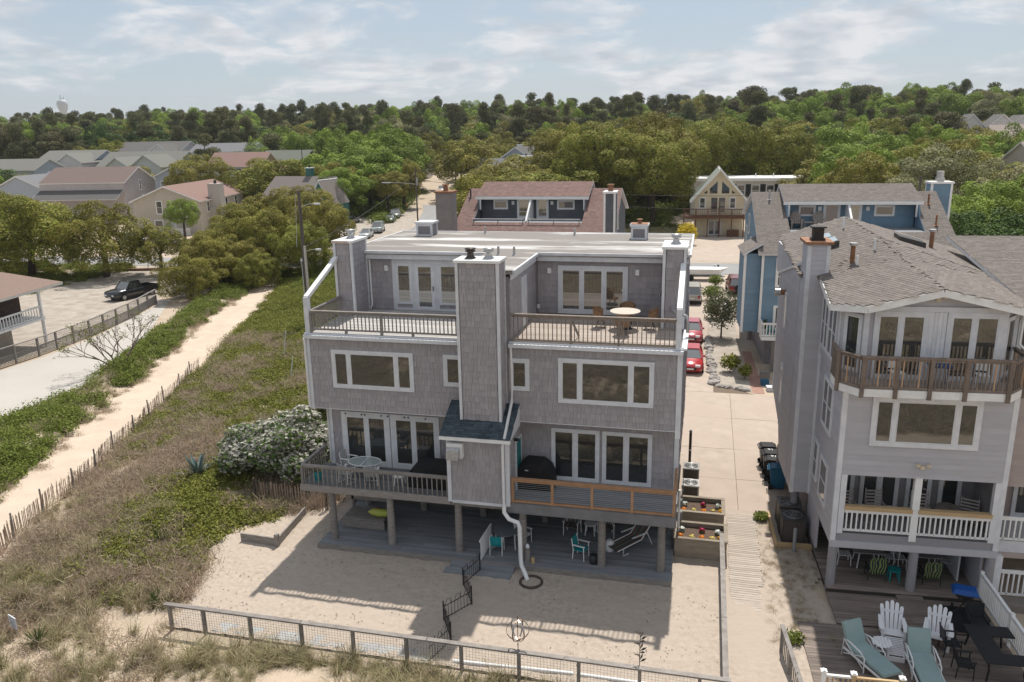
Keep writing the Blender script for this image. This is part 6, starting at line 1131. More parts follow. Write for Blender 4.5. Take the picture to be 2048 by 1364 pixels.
pf = thing('retaining_frame','new pine retaining frame under the black air conditioner','frame',(12.35,2.9,0),NA); MB().box(-.75,-.65,-.75,2.1,0,.28).build('side_board', m_newwood, pf); MB().box(-.64,.75,-.75,-.65,0,.28).build('front_board', m_newwood, pf)
def bin_(lb, x, y, m, rz, num=None):
    T = thing('wheelie_bin', lb, 'bin', (x,y,.02), rz); MB().poly([(-.26,-.3,.05),(.26,-.3,.05),(.26,.28,.05),(-.26,.28,.05),(-.33,-.4,1.0),(.33,-.4,1.0),(.33,.38,1.0),(-.33,.38,1.0)],[(0,3,2,1),(0,1,5,4),(1,2,6,5),(2,3,7,6),(3,0,4,7)]).build('body', m, T); ld = MB().box(-.36,.36,-.43,.42,1.0,1.05).prism([(-.38,1.052),(.36,1.052),(.3,1.12),(-.3,1.12)],'x',-.33,.33).build('lid', m, T)
    if num: letters(num, .3, m_trimw, ld, (.12,0,1.123), (0,0,R(-90)))
    MB().tube([(-.3,.46,.98),(.3,.46,.98)],.025,6).build('handle', m, T); [MB().tube([(sx*.3-.04,.3,.12),(sx*.3+.04,.3,.12)],.12,10).build('wheel', m_tyre, T) for sx in (-1,1)]
def letters(txt, size, m, parent, loc, rot):
    c = bpy.data.curves.new('lettering', 'FONT'); c.body = txt; c.size = size; c.align_x = 'CENTER'; c.extrude = .002; o = bpy.data.objects.new('lettering_source', c); me = bpy.data.meshes.new_from_object(o); bpy.data.objects.remove(o); me.materials.append(m); q = link('lettering', me, parent, loc=loc); q.rotation_euler = rot; return q
m_binb, m_bink = mat('bin_blue', (.015,.10,.19), None, rough=.4), mat('bin_black', (.025,.022,.022), None, rough=.4)
bin_('blue wheelie bin beside the townhouse wall',12.15,8.15,m_binb,R(88)); bin_('black wheelie bin next to the blue one',12.02,9.1,m_bink,R(86),'91'); bin_('black wheelie bin between two other bins',11.95,9.95,m_bink,R(92),'91'); bin_('black wheelie bin farthest from the blue one',11.85,10.85,m_bink,R(95))
for x, y, h in ((8.0,9.9,1.9),): T = thing('standpipe','dark striped standpipe on the driveway beside the duplex','pipe',(x,y,0)); MB().cyl(0,0,0,h,.07).build('pipe', mat('pipe_brown', (.05,.04,.035), None, rough=.6), T); MB().cyl(0,0,.9,.96,.075).build('band', m_trimw, T); MB().cyl(0,0,h,h+.12,.09,.04).build('cap', m_alu, T)
T = thing('grey_pipe','short grey plastic pipe standing before the black air conditioner','pipe',(12.35,1.9,0)); MB().cyl(0,0,0,1.1,.07).build('pipe', mat('pvc_grey', (.25,.26,.27), None, rough=.5), T)
for i, (xa, ya, xb, yb) in enumerate(((.85,-7.72,4.8,-7.5),(4.9,-7.5,8.4,-7.5))): MB().tube([(0,0,.09),(xb-xa,yb-ya,.09)], .07, 10).build('drain_tube', m_plast, None, loc=(xa,ya,0), label=('white plastic tube lying along the fence by the hoop fence','white plastic tube lying along the fence by the side fence')[i], cat='pipe')
pv = thing('paver_strip','pale stone paver strip lying inside the yard fence','paving',(0,0,0))
for k in range(13): MB().box(-8.0+k*.62,-7.42+k*.62,-7.85+.02*(k%3),-7.35,0,.075).build('paver', mat('grey_paver', (.38,.38,.37), (.33,.33,.33), 3, .9, rnd=.06), pv)
dr_ = thing('drain_ring','rusty iron ring set in the sand below the drain pipe','ring',(2.35,-2.55,0)); MB().tube([(.42*math.cos(k*math.pi/10),.42*math.sin(k*math.pi/10),.09) for k in range(21)], .06, 6).build('rim', mat('old_iron', (.06,.045,.04), (.10,.07,.055), 8, .8), dr_); MB().cyl(0,0,.03,.05,.36,.36,16).build('gravel_fill', m_grav, dr_)
rw = thing('retaining_wall','low weathered timber retaining wall at the dune corner','retaining wall',(0,0,0)); MB().beam((-10.5,-1.9,.22),(-8.75,-2.0,.22),.07,.44).build('timber', m_wood, rw); MB().beam((-8.72,-1.95,.22),(-8.95,.9,.22),.07,.44).build('timber', m_wood, rw); MB().box(-8.82,-8.66,-2.08,-1.9,0,.62).build('post', m_wood, rw)
def rock(lb, x, y, s, gp=None, m=None, z=0):
    r = np.random.default_rng(int(abs(x*97+y*31))); vs = []; n = 7
    for j, (rr, zz) in enumerate(((.75,0),(1.0,.3),(.8,.62),(.35,.8))):
        for k in range(n): q = rr*r.uniform(.75,1.2); vs.append((q*math.cos(k*2*math.pi/n)*s, q*math.sin(k*2*math.pi/n)*s*.8, zz*s*r.uniform(.8,1.1)))
    fs = [(j*n+k, j*n+(k+1)%n, (j+1)*n+(k+1)%n, (j+1)*n+k) for j in range(3) for k in range(n)]+[tuple(range(3*n,4*n))]
    MB().poly(vs, fs).build('boulder', m or mat('pale_rock', (.40,.37,.34), (.28,.26,.24), 4, .9, bump=.4, bscale=8, rnd=.15), None, loc=(x,y,z-.05), rz=r.uniform(0,6), label=lb, cat='rock', group=gp)
for k in range(20): t = k/19; rock('pale boulder in the row edging the rock garden along the driveway', 9.25-.45*t+rnd_.uniform(-.12,.12), 24.2+12.5*t, rnd_.uniform(.28,.5), 'boulders edging the rock garden')
for k in range(12): rock('grey boulder at the front corner of the rock garden', 9.4+2.1*k/11+rnd_.uniform(-.1,.1), 24.0-.9*k/11+rnd_.uniform(-.15,.15), rnd_.uniform(.2,.38), 'boulders at the rock garden front')
for i, x in enumerate((-4.5,-2.77,-1.2,.4)): rock('pale round stone half buried outside the yard fence', x, -8.35, .22, 'stones outside the yard fence')
flat('rock_garden', [(9.3,24.2),(11.7,22.8),(11.3,33),(11.0,52),(9.7,65.6),(9.2,65.6),(8.9,52),(8.9,34.4)], .03, m_grav)
# garden plants by the driveway
def plantmesh(seed, m, n, leaf, sx, sz, base=.2):
    r = np.random.default_rng(seed); q = unit(r.normal(size=(n,3))); P = q*r.uniform(.35,1,(n,1))*np.array([sx,sx,sz])+np.array([0,0,sz+base]); nn = unit(q*.4+np.array([0,0,.5])+r.normal(size=q.shape)*.6); a = unit(np.cross(nn, r.normal(size=q.shape))); b = np.cross(nn, a); s = leaf*r.uniform(.6,1.3,(n,1)); return quadsoup('foliage', P, a*s*.5, b*s, r.uniform(.6,1.4,n), m, tip=.4)
def shrub(nm, lb, x, y, m, n, leaf, sx, sz, base=.2, z=0):
    T = thing(nm, lb, 'shrub', (x,y,z)); link('foliage', plantmesh(int(abs(x*13+y*7)), m, n, leaf, sx, sz, base), T); MB().tube([(0,0,-.1),(.02,.02,base+sz*.5),(.05,0,base+sz)], [.05*sx+.01,.03*sx+.01,.01], 6).build('stem', m_bark, T); return T
LMol = leafmat('olive_leaves', [(.13,.14,.075),(.16,.165,.09)], .3); LMy = leafmat('yellow_leaves', [(.55,.42,.03),(.6,.48,.05)], .3)
shrub('olive_tree','airy grey-green small tree in the rock garden',9.9,37.0,LMol,2600,.09,1.55,1.75,.7); shrub('garden_shrub','leafy shrub near the front corner of the rock garden',10.4,27.1,LMs,700,.10,.75,.6); shrub('garden_shrub','small leafy plant beside the brick path',11.35,25.6,LMs,420,.09,.5,.45); shrub('garden_shrub','broad green shrub between the driveway and the maroon jeep',9.2,52,LMh,1100,.09,1.1,.7); shrub('garden_shrub','green shrub near the mailbox',9.6,59.5,LMh,700,.09,.9,.6); shrub('garden_shrub','dark shrub behind the airy small tree',9.2,44,LM['dark'],900,.08,.8,.8); shrub('garden_shrub','bushy plant before the blue house wall',11.6,45.5,LM['dark'],600,.08,.7,1.0); shrub('yellow_shrub','bright yellow flowering shrub across the street',5.6,92.5,LMy,1500,.16,1.6,1.6); shrub('garden_shrub','weedy green plant by the pine retaining frame',11.2,4.5,LMh,260,.07,.35,.22,.02); shrub('garden_shrub','small green weed beside the sun deck boards',11.75,-4.3,LMh,300,.06,.38,.22,.02)
mbx = thing('mailbox','pair of mailboxes on a post at the driveway\'s street end','mailbox',(9.7,66.1,0)); MB().box(-.05,.05,-.05,.05,0,1.1).build('post', m_wood, mbx); [MB().box(s*.2-.12,s*.2+.12,-.25,.25,1.1,1.35).build('mailbox_body', m, mbx) for s, m in ((-1,m_alu),(1,m_gdark))]
# flowering shrub, cedar, agave, yuccas, bare tree
def flowering(x, y, sx, sy, sz):
    T = thing('flowering_shrub','large shrub covered in white blossom beside the lower deck','shrub',(x,y,0)); me, C = crown(900, LM['dark'], 70, 9000, .030, zs=.8, lobes=(.16,.28), low=-.3); c = link('foliage', me, T, loc=(0,0,sz*.45)); c.scale = (sx,sy,sz*.62)
    r = np.random.default_rng(901); P = []; Q = []
    for cc in C:
        k = 230; q = unit(r.normal(size=(k,3))+np.array([0,0,.6])); P.append(cc+q*.235*r.uniform(.9,1.18,(k,1))); Q.append(q)
    P = np.concatenate(P); Q = np.concatenate(Q); kk = r.uniform(size=len(P)) < .75; P, Q = P[kk], Q[kk]; nn = unit(Q+r.normal(size=Q.shape)*.5); a = unit(np.cross(nn, r.normal(size=Q.shape))); b = np.cross(nn, a); s = .027*r.uniform(.5,1.4,(len(P),1))
    bl = link('blossom', quadsoup('blossom', P, a*s, b*s*.8, r.uniform(.6,1.15,len(P)), mat('white_blossom', (.47,.455,.39), None, rough=.7, tint=True, trans=.2), tip=.5), T, loc=(0,0,sz*.45)); bl.scale = (sx,sy,sz*.62)
    link('stems', trunkmesh(5, C, h0=-.8), T, loc=(0,0,sz*.45)).scale = (sx*.6,sy*.6,sz*.6)
flowering(-11.6,4.6,3.3,2.5,3.5)
cd = thing('cedar_tree','dark feathery cedar against the duplex corner','tree',(-13.2,13.5,0)); cr2 = np.random.default_rng(33); n = 9000; hh = cr2.uniform(0,1,n)**.8; ang = cr2.uniform(0,6.28,n); br = (1-hh*.8)*(.65+.35*np.sin(ang*5+hh*14)); P = np.stack([np.cos(ang)*br*2.2*cr2.uniform(.5,1,n), np.sin(ang)*br*2.2*cr2.uniform(.5,1,n), hh*5.2+.3+.5*cr2.uniform(0,1,n)*br],1); q = unit(np.stack([np.cos(ang),np.sin(ang),np.full(n,1.3)],1)+cr2.normal(size=(n,3))*.3); sd_ = unit(np.cross(q, cr2.normal(size=(n,3))))*.03; link('foliage', quadsoup('foliage', P, sd_, q*.14, cr2.uniform(.55,1.35,n), LM['dark'], tip=.3), cd); MB().tube([(0,0,-.1),(0,0,5)],[.12,.02],7).build('trunk', m_bark, cd)
def rosette(nm, lb, x, y, n, ln, w, m, up_=.7, z=None):
    T = thing(nm, lb, 'plant', (x,y,float(height(x,y)) if z is None else z)); r = random.Random(int(abs(x*10)))
    def lf():
        mb = MB(); mb.poly([(-w*.5,0,0),(w*.5,0,0),(-w,ln*.35,.02),(w,ln*.35,.02),(-w*.7,ln*.7,.02),(w*.7,ln*.7,.02),(0,ln,.0),(0,0,-w*.35),(0,ln*.35,-w*.3),(0,ln*.7,-w*.1)],[(0,7,8,2),(7,1,3,8),(2,8,9,4),(8,3,5,9),(4,9,6),(9,5,6)]); return mb.mesh('leaf', m)
    me = lf()
    for k in range(n): o = link('leaf', me, T); el = r.uniform(.15,1.35) if up_ > .5 else r.uniform(.1,.9); o.rotation_euler = (el,0,k*2.4); s = r.uniform(.7,1.1); o.scale = (s,s,s)
m_agave = mat('agave_blue', (.13,.19,.18), (.10,.15,.145), 3, .5); m_yuc = mat('yucca_green', (.09,.14,.04), (.14,.17,.06), 3, .6)
rosette('agave','big blue-grey agave in the dune left of the blossoming shrub',-16.0,3.1,22,1.25,.10,m_agave); rosette('agave','smaller agave half hidden behind the big one',-15.2,4.6,16,.9,.08,m_agave)
for x, y, lb in ((-13.7,-3.1,'spiky green yucca in the middle of the dune grass'),(-11.0,-6.8,'spiky green yucca near the end of the yard fence'),(-12.9,-10.3,'spiky green yucca beside the small dune sign')): rosette('yucca', lb, x, y, 46, .75, .02, m_yuc)
sg = thing('dune_sign','small weathered white notice board on a stake in the dune grass','sign',(-14.1,-10.0,float(height(-14.1,-10.0))),R(-20)); MB().box(-.03,.03,.0,.04,0,.8).build('stake', m_wood, sg); MB().box(-.24,.24,-.03,.0,.35,.8).build('board', m_trim, sg); tl = MB()
for k, ww in enumerate((.17,.2,.14,.19,.16)): tl.box(-ww,ww,-.034,-.031,.72-k*.075,.745-k*.075)
tl.build('lettering', mat('faded_print', (.18,.22,.26), None, rough=.8), sg, kind='stuff')
bt_ = thing('bare_tree','leafless spreading tree at the parking lot edge','tree',(-34.0,19.3,.1)); tb_ = MB(); rr_ = random.Random(12); tips = []
def branch(p, d, ln, r, dep):
    p1 = p+d*ln*.5+Vector((rr_.uniform(-.06,.06),rr_.uniform(-.06,.06),.03))*ln; p2 = p+d*ln+Vector((0,0,.1*ln)); tb_.tube([p,p1,p2],[r,r*.8,r*.55],5,cap=False)
    if dep == 0: tips.append(p2); return
    for k in range(3 if dep > 1 else 4): q = (d+Vector((rr_.uniform(-.8,.8),rr_.uniform(-.8,.8),rr_.uniform(-.25,.55)))).normalized(); branch(p1.lerp(p2,rr_.uniform(.4,1)), q, ln*rr_.uniform(.55,.8), r*.55, dep-1)
for k in range(6): a = k*1.05; branch(Vector((0,0,-.05)), Vector((math.cos(a)*.9,math.sin(a)*.9,rr_.uniform(.7,1.1))).normalized(), 2.0, .07, 3)
tb_.build('branches', m_bare, bt_); tp = np.array([tuple(t) for t in tips]); r_ = np.random.default_rng(3); P = np.repeat(tp,5,0)+r_.normal(size=(len(tp)*5,3))*.09; a = unit(r_.normal(size=P.shape)); b = unit(np.cross(a, r_.normal(size=P.shape))); link('buds', quadsoup('buds', P, a*.035, b*.03, r_.uniform(.7,1.3,len(P)), LMs), bt_)
for x, y, h, lb in ((-22.6,23.5,2.4,'thin white pole leaning in the green dune'),(-19.4,18.6,1.9,'thin white pole standing nearer the cedar')): MB().tube([(0,0,-.2),(.35,.1,h)], .03, 6).build('marker_pole', m_trim, None, loc=(x,y,.2), label=lb, cat='pole')
# wind spinners on the fence
def spinner(lb, x, kind):
    T = thing('wind_spinner', lb, 'garden ornament', (x,FY+.14,0)); MB().cyl(0,0,0,2.2,.014,.012,6).build('pole', m_gdark, T); mc = mat('spinner_metal', (.30,.33,.34), (.35,.22,.16), 3, .35, metal=.7)
    if kind:
        for k in range(6): a = k*math.pi/3+.3; pts = [Vector((math.cos(a)*.36*math.sin(t*math.pi/8),math.sin(a)*.36*math.sin(t*math.pi/8),1.72-.36*math.cos(t*math.pi/8))) for t in range(9)]; mb = MB(); [mb.beam(pts[i],pts[i+1],.05,.012) for i in range(8)]; mb.build('blade', mc, T)
    else:
        for k in range(18): a = k*.9; z = 1.15+k*.055; mb = MB(); mb.poly([(0,0,z),(math.cos(a)*.13,math.sin(a)*.13,z+.05),(math.cos(a+.25)*.22,math.sin(a+.25)*.22,z+.12),(math.cos(a+.4)*.10,math.sin(a+.4)*.10,z+.10)],[(0,1,2,3)]); mb.build('blade', mat('spinner_bronze', (.10,.085,.075), None, rough=.4, metal=.6), T)
spinner('round wire globe wind spinner on a pole by the yard fence',3.1,1); spinner('leafy spiral wind spinner on a pole by the yard fence',6.9,0)
# ================= furniture
m_wicker = mat('wicker', (.30,.19,.11), (.20,.12,.07), 14, .8, bump=.5, bscale=60); m_white = m_plast; m_stripe = None
def stripes(name, cols, ax=0, sc=9.0):
    M = bpy.data.materials.new(name); M.use_nodes = True; t = M.node_tree; b = t.nodes['Principled BSDF']; MATS[name] = M; tcn = N('ShaderNodeTexCoord', t); sp = N('ShaderNodeSeparateXYZ', t); L(tcn.outputs['Object'], sp.inputs[0], t); cr = N('ShaderNodeValToRGB', t); cr.color_ramp.interpolation = 'CONSTANT'; L(MATH('FRACT', MATH('MULTIPLY', sp.outputs[ax], sc, t), None, t), cr.inputs[0], t); e = cr.color_ramp.elements
    while len(e) < len(cols): e.new(.5)
    for i, c in enumerate(cols): e[i].position = i/len(cols); e[i].color = tuple(c)+(1,)
    L(cr.outputs[0], b.inputs['Base Color'], t); b.inputs['Roughness'].default_value = .8; return M
m_stripe = stripes('striped_sling', [(.03,.03,.035),(.30,.26,.2),(.03,.03,.035),(.10,.18,.18),(.03,.03,.035),(.22,.10,.06)], 0, 4.2)
def leafpat(name):
    M = bpy.data.materials.new(name); M.use_nodes = True; t = M.node_tree; b = t.nodes['Principled BSDF']; MATS[name] = M; tcn = N('ShaderNodeTexCoord', t); w = N('ShaderNodeTexWave', t); w.inputs['Scale'].default_value = 3.2; w.inputs['Distortion'].default_value = 9; w.inputs['Detail'].default_value = 1; L(tcn.outputs['Object'], w.inputs['Vector'], t); cr = N('ShaderNodeValToRGB', t); L(w.outputs[0], cr.inputs[0], t); e = cr.color_ramp.elements; e.new(.5); e.new(.8)
    for i, (p, c) in enumerate(((0,(.012,.02,.03)),(.55,(.015,.025,.035)),(.62,(.10,.17,.04)),(.9,(.22,.25,.08)))): e[i].position = p; e[i].color = c+(1,)
    L(cr.outputs[0], b.inputs['Base Color'], t); b.inputs['Roughness'].default_value = .8; return M
m_leafpat = leafpat('leaf_print')
def chair(nm, lb, x, y, z, rz, fm, sm, seat=.43, back=.9, w=.5, arms=True, gp=None, slat=False, rock=False):
    """front towards -y"""
    T = thing(nm, lb, 'chair', (x,y,z), rz, gp); h = w/2
    if rock: 
        for s in (-1,1): MB().tube([(s*h,-.35,.05),(s*h,0,.0),(s*h,.3,.02),(s*h,.5,.12)], .022, 6).build('rocker', fm, T)
    for s in (-1,1):
        MB().tube([(s*h,-.24,.02),(s*h,-.22,seat+(.2 if arms else 0))], .02, 6).build('leg', fm, T); MB().tube([(s*h,.26,.02),(s*h,.22,seat),(s*h*.96,.30,back)], .02, 6).build('leg', fm, T)
        if arms: MB().box(s*h-.035,s*h+.035,-.28,.26,seat+.2,seat+.225).build('armrest', fm, T)
    if slat:
        for k in range(5): MB().box(-h+.02,h-.02,-.24+k*.095,-.16+k*.095,seat-.012,seat+.012).build('seat_slat', sm, T); zz = seat+.08+k*(back-seat-.1)/5; yb = .22+.08*(zz-seat)/(back-seat); MB().box(-h+.02,h-.02,yb-.012,yb+.012,zz,zz+.06).build('back_slat', sm, T)
    else:
        MB().box(-h+.015,h-.015,-.24,.22,seat-.015,seat+.015).build('seat', sm, T); MB().poly([(-h+.015,.22,seat+.06),(h-.015,.22,seat+.06),(h-.015,.30,back),(-h+.015,.30,back),(-h+.015,.24,seat+.06),(h-.015,.24,seat+.06),(h-.015,.32,back),(-h+.015,.32,back)],[(0,1,2,3),(7,6,5,4),(3,2,6,7),(0,4,5,1),(1,5,6,2),(4,0,3,7)]).build('backrest', sm, T)
    return T
def table(nm, lb, x, y, z, rx, ry, h, tm, lm, rz=0, n=24, gp=None, ped=False, sq=False):
    T = thing(nm, lb, 'table', (x,y,z), rz, gp)
    if sq: MB().box(-rx,rx,-ry,ry,h-.04,h).build('table_top', tm, T)
    else: MB().prism([(rx*math.cos(k*2*math.pi/n), ry*math.sin(k*2*math.pi/n)) for k in range(n)], 'z', h-.035, h).build('table_top', tm, T)
    if ped: MB().lathe(0,0,[(rx*.5,0),(rx*.45,.04),(.06,.1),(.05,h-.08),(rx*.3,h-.036)],14).build('pedestal', lm, T)
    else:
        for sx in (-1,1):
            for sy in (-1,1): MB().tube([(sx*rx*.72,sy*ry*.72,.0),(sx*rx*.6,sy*ry*.6,h-.03)], .028, 6).build('leg', lm, T)
    return T
# roof deck: round table with wicker chairs
table('round_table','round pale stone-topped table on the right roof deck','' and 0 or 5.25,2.75,Z3,.62,.62,.74,mat('pale_stone', (.62,.55,.48), (.5,.43,.37), 3, .5, stretch=(1,4,1)),m_gdark,ped=True)
def wicker(lb, x, y, rz):
    T = thing('wicker_chair', lb, 'chair', (x,y,Z3), rz); n = 11; vs = []
    for j, (rr, zz) in enumerate(((.24,.36),(.30,.5),(.34,.72))):
        for k in range(n): a = math.pi*(k/(n-1))*1.15-.23; vs.append((rr*math.cos(a), .02+rr*math.sin(a)*1.0, zz+(.14*math.sin(max(0,min(math.pi,a))) if j == 2 else 0)))
    fs = [(j*n+k, j*n+k+1, (j+1)*n+k+1, (j+1)*n+k) for j in range(2) for k in range(n-1)]; mb = MB().poly(vs, fs, 1, True); mb.poly([(q[0]*.9,q[1]*.9,q[2]+.01) for q in vs], [f[::-1] for f in fs], 1, True); mb.build('shell', m_wicker, T)
    MB().cyl(0,.0,.33,.40,.27,.26,14).build('seat', m_wicker, T)
    for a in (.8,2.3,3.9,5.5): MB().tube([(.1*math.cos(a),.1*math.sin(a),.33),(.28*math.cos(a),.28*math.sin(a),0)], .014, 5).build('leg', m_gdark, T)
wicker('wicker tub chair at the house side of the round table',5.25,3.75,0); wicker('wicker tub chair turned towards the closet wall side of the table',4.25,2.85,R(90)); wicker('wicker tub chair on the right chimney side of the table',6.25,2.8,R(-90)); wicker('wicker tub chair with its back to the deck rail',5.25,1.75,R(180))
# left first-floor deck
gt_ = table('glass_table','oval glass table with white frame on the left deck',-5.25,-.35,Z1,.72,.5,.72,mat('frosted_glass', (.30,.34,.34), None, rough=.1, spec=.6),m_white); MB().tube([(.72*math.cos(k*math.pi/12),.5*math.sin(k*math.pi/12),.72) for k in range(25)], .018, 6).build('rim', m_white, gt_); MB().box(-.015,.015,-.5,.5,.722,.735).build('rim_bar', m_white, gt_)
for x, y, rz, lb in ((-5.8,-.95,R(-20),'white spring chair at the railing side of the glass table, by the corner'),(-4.7,-.95,R(15),'white spring chair at the railing side of the glass table, by the black cover'),(-6.2,.1,R(-100),'white spring chair behind the glass table'),):
    c = chair('spring_chair', lb, x, y, Z1, rz+math.pi, m_white, mat('white_mesh', (.42,.42,.42), (.36,.36,.36), 30, .8), gp=None); MB().tube([(-.25,.25,.02),(-.25,-.3,.02),(.25,-.3,.02),(.25,.25,.02)], .016, 5).build('spring_base', m_white, c)
table('round_stool','small white wire stool on the left deck',-3.55,-.75,Z1,.25,.25,.42,m_white,m_white,n=14)
cv_ = thing('covered_grill','large black covered box against the chimney base on the left deck','grill',(-2.15,-.45,Z1)); MB().prism([(-.95,0),(-.95,.62),(-.7,.95),(.85,.95),(.92,.6),(.92,0)],'y',-.5,.5).build('cover', m_black, cv_)
pt_ = thing('pot','teal glazed pot with pale plant in the deck corner','pot',(-7.1,-1.05,Z1)); MB().lathe(0,0,[(.12,0),(.16,.18),(.17,.36),(.15,.42)],14).build('pot_body', m_tealseat, pt_); link('foliage', plantmesh(77, LM['pale'], 120, .05, .2, .12, .4), pt_)
# right first-floor deck
cg_ = thing('covered_barbecue','black fitted cover over a barbecue on the right deck','grill',(2.0,.2,Z1)); MB().prism([(-.78,0),(-.78,.55),(-.62,.95),(-.38,1.16),(.3,1.16),(.62,.92),(.78,.55),(.78,0)],'y',-.45,.4).build('cover', m_black, cg_); MB().box(-.36,-.22,-.458,-.452,.84,.88).build('label', m_trim, cg_)
# lower deck
sb_ = thing('timber_bench','timber storage bench and shelf frame under the left deck','bench',(-5.6,.35,.3))
for k in range(6): MB().box(-.95+k*.0,.95,-.55+k*.2,-.37+k*.2,.38,.43).build('slat', m_wood, sb_)
MB().box(-1.0,1.0,-.6,-.56,.02,.38).build('front_board', m_wood, sb_)
for x in (-.98,.92): MB().box(x,x+.1,.5,.6,0,1.75).build('upright', m_wood, sb_)
MB().box(-1.1,1.1,.2,.72,1.72,1.78).build('shelf', m_wood, sb_); MB().box(-1.0,1.0,.5,.58,.8,1.0).build('back_board', m_wood, sb_)
ky = thing('kayak','yellow-green kayak lying on the timber bench','kayak',(-4.95,.2,.76)); MB().tube([(-.55,0,.14),(-.35,0,.15),(-.05,0,.16),(.3,0,.16),(.5,0,.15)],[.03,.15,.2,.16,.03],10).build('hull', mat('kayak_lime', (.42,.5,.08), (.5,.5,.12), 2, .4), ky); MB().box(-.25,.1,-.06,.06,.345,.362).build('cockpit', m_rust, ky)
ln = thing('lantern','orange lantern hanging under the left deck','lantern',(-4.2,.9,2.05)); MB().cyl(0,0,0,.28,.09,.08).build('shade', mat('lantern_orange', (.5,.13,.03), None, rough=.4), ln); MB().tube([(0,0,.28),(0,0,.48)],.01,4).build('hook', m_gdark, ln)
table('oval_table','oval grey patio table on the lower deck behind the drain pipe',.85,.05,.3,.62,1.0,.72,mat('slate_top', (.20,.22,.24), (.17,.19,.21), 3, .5),m_white)
chair('teal_chair','teal sling chair with its back to the steps at the oval table',.62,-1.05,.3,R(185),m_white,m_tealseat,back=.88); chair('teal_chair','teal sling chair turned towards the middle post',4.0,-.75,.3,R(75),m_white,m_tealseat,back=.9)
chair('white_folding_chair','white chair tucked against the oval table by the lattice post',1.5,-.1,.3,R(70),m_white,m_white,back=.95)
for x, y, rz, lb in ((3.35,1.1,R(-10),'striped white-framed chair behind the teal chair'),(4.75,1.2,R(15),'striped white-framed chair behind the middle post')): chair('striped_chair', lb, x, y, .3, rz, m_white, m_stripe, back=1.0, w=.62)
table('side_table','small white side table between the striped chairs',4.1,1.3,.3,.28,.28,.5,m_white,m_white,n=12)
bk = thing('white_jug','white plastic jug on the lower deck behind the middle post','jug',(5.05,.1,.3)); MB().lathe(0,0,[(.17,0),(.18,.1),(.18,.36),(.12,.44),(.1,.46)],14).build('body', m_white, bk)
bk = thing('black_pot','small black pot at the foot of the middle post','pot',(4.55,-1.05,.3)); MB().lathe(0,0,[(.15,0),(.17,.05),(.17,.36),(.14,.37)],14).build('body', m_gdark, bk)
ch = thing('striped_chaise','striped reclining chaise with white frame on the lower deck','lounger',(5.95,.55,.3),R(-42))
MB().poly([(-.3,-1.1,.3),(.3,-1.1,.3),(.3,.15,.42),(-.3,.15,.42),(-.3,.75,1.05),(.3,.75,1.05)],[(0,1,2,3),(3,2,5,4)]).poly([(-.3,-1.1,.26),(.3,-1.1,.26),(.3,.15,.38),(-.3,.15,.38),(-.3,.79,1.03),(.3,.79,1.03)],[(3,2,1,0),(4,5,2,3)]).build('sling', m_stripe, ch)
for s in (-.33,.33): MB().tube([(s,-1.12,.3),(s,.15,.42),(s,.78,1.07)], .025, 6).build('side_rail', m_white, ch); MB().tube([(s,-.8,.34),(s,-.85,.02),(s,-.55,.02)], .022, 6).build('leg', m_white, ch); MB().tube([(s,-.2,.62),(s,.45,.66),(s,.75,.02)], .022, 6).build('leg', m_white, ch); MB().box(s-.03,s+.03,-.35,.4,.62,.65).build('armrest', m_white, ch)
bi = thing('driftwood_post','carved wooden bird post with shell lamp on the lower deck edge','garden ornament',(1.98,-1.45,.3)); MB().cyl(0,0,0,.55,.11,.10).build('post', m_wood, bi); MB().lathe(0,0,[(.02,.55),(.09,.62),(.07,.72),(.02,.78)],8).build('bird', m_trim, bi); MB().cyl(.22,-.05,0,.22,.08,.07).build('lamp', mat('lamp_tan', (.5,.36,.2), None), bi)
# ================= neighbour's furniture (townhouse frame)
MN = FX(*NO, NA)
def nw(x, y, z=0): q = MN @ Vector((x,y,z)); return q.x, q.y, q.z
def adirondack(nm, lb, x, y, z, rz, m, foot=False, s=1.0):
    T = thing(nm, lb, 'chair', (x,y,z), rz); T.scale = (s,s,s)
    for k in range(5): MB().box(-.26,.26,-.42+k*.105,-.33+k*.105,.36-k*.025,.38-k*.025).build('seat_slat', m, T)
    for k in range(5):
        xx = -.22+k*.11; top = 1.08-abs(k-2)**1.6*.055; fan = (k-2)*.035; a = Vector((xx,.08,.26)); b = Vector((xx+fan,.42,top)); d = (b-a); sx = .047; vs = [a+Vector((-sx,0,0)),a+Vector((sx,0,0)),b-d*.06+Vector((sx*1.15,0,0)),b+Vector((sx*.5,0,0)),b+Vector((-sx*.5,0,0)),b-d*.06+Vector((-sx*1.15,0,0))]; off = Vector((0,.02,-.008)); MB().poly(vs+[q+off for q in vs], [(0,1,2,3,4,5),(11,10,9,8,7,6)]+[(i,i+6,(i+1)%6+6,(i+1)%6) for i in range(6)]).build('back_slat', m, T)
    MB().box(-.27,.27,.30,.33,.72,.80).build('back_brace', m, T)
    for sx in (-1,1):
        MB().prism([(sx*.26,-.48),(sx*.40,-.46),(sx*.42,-.3),(sx*.38,.32),(sx*.29,.34)],'z',.56,.585).build('armrest', m, T); MB().box(sx*.3-.045,sx*.3+.045,-.44,-.40,0,.56).build('front_leg', m, T); MB().beam((sx*.285,-.44,.33),(sx*.285,.62,.03),.03,.13).build('side_rail', m, T); MB().box(sx*.29-.02,sx*.29+.02,.22,.30,.15,.56).build('arm_post', m, T)
    if foot:
        for k in range(11): MB().box(-.25,.25,-.52-k*.062,-.475-k*.062,.335-k*.016,.352-k*.016).build('footrest_slat', m, T)
        for sx in (-1,1): MB().beam((sx*.22,-.45,.31),(sx*.22,-1.2,.13),.03,.06).build('footrest_rail', m, T)
        MB().box(-.25,.25,-1.2,-1.17,.0,.15).build('footrest_end', m, T)
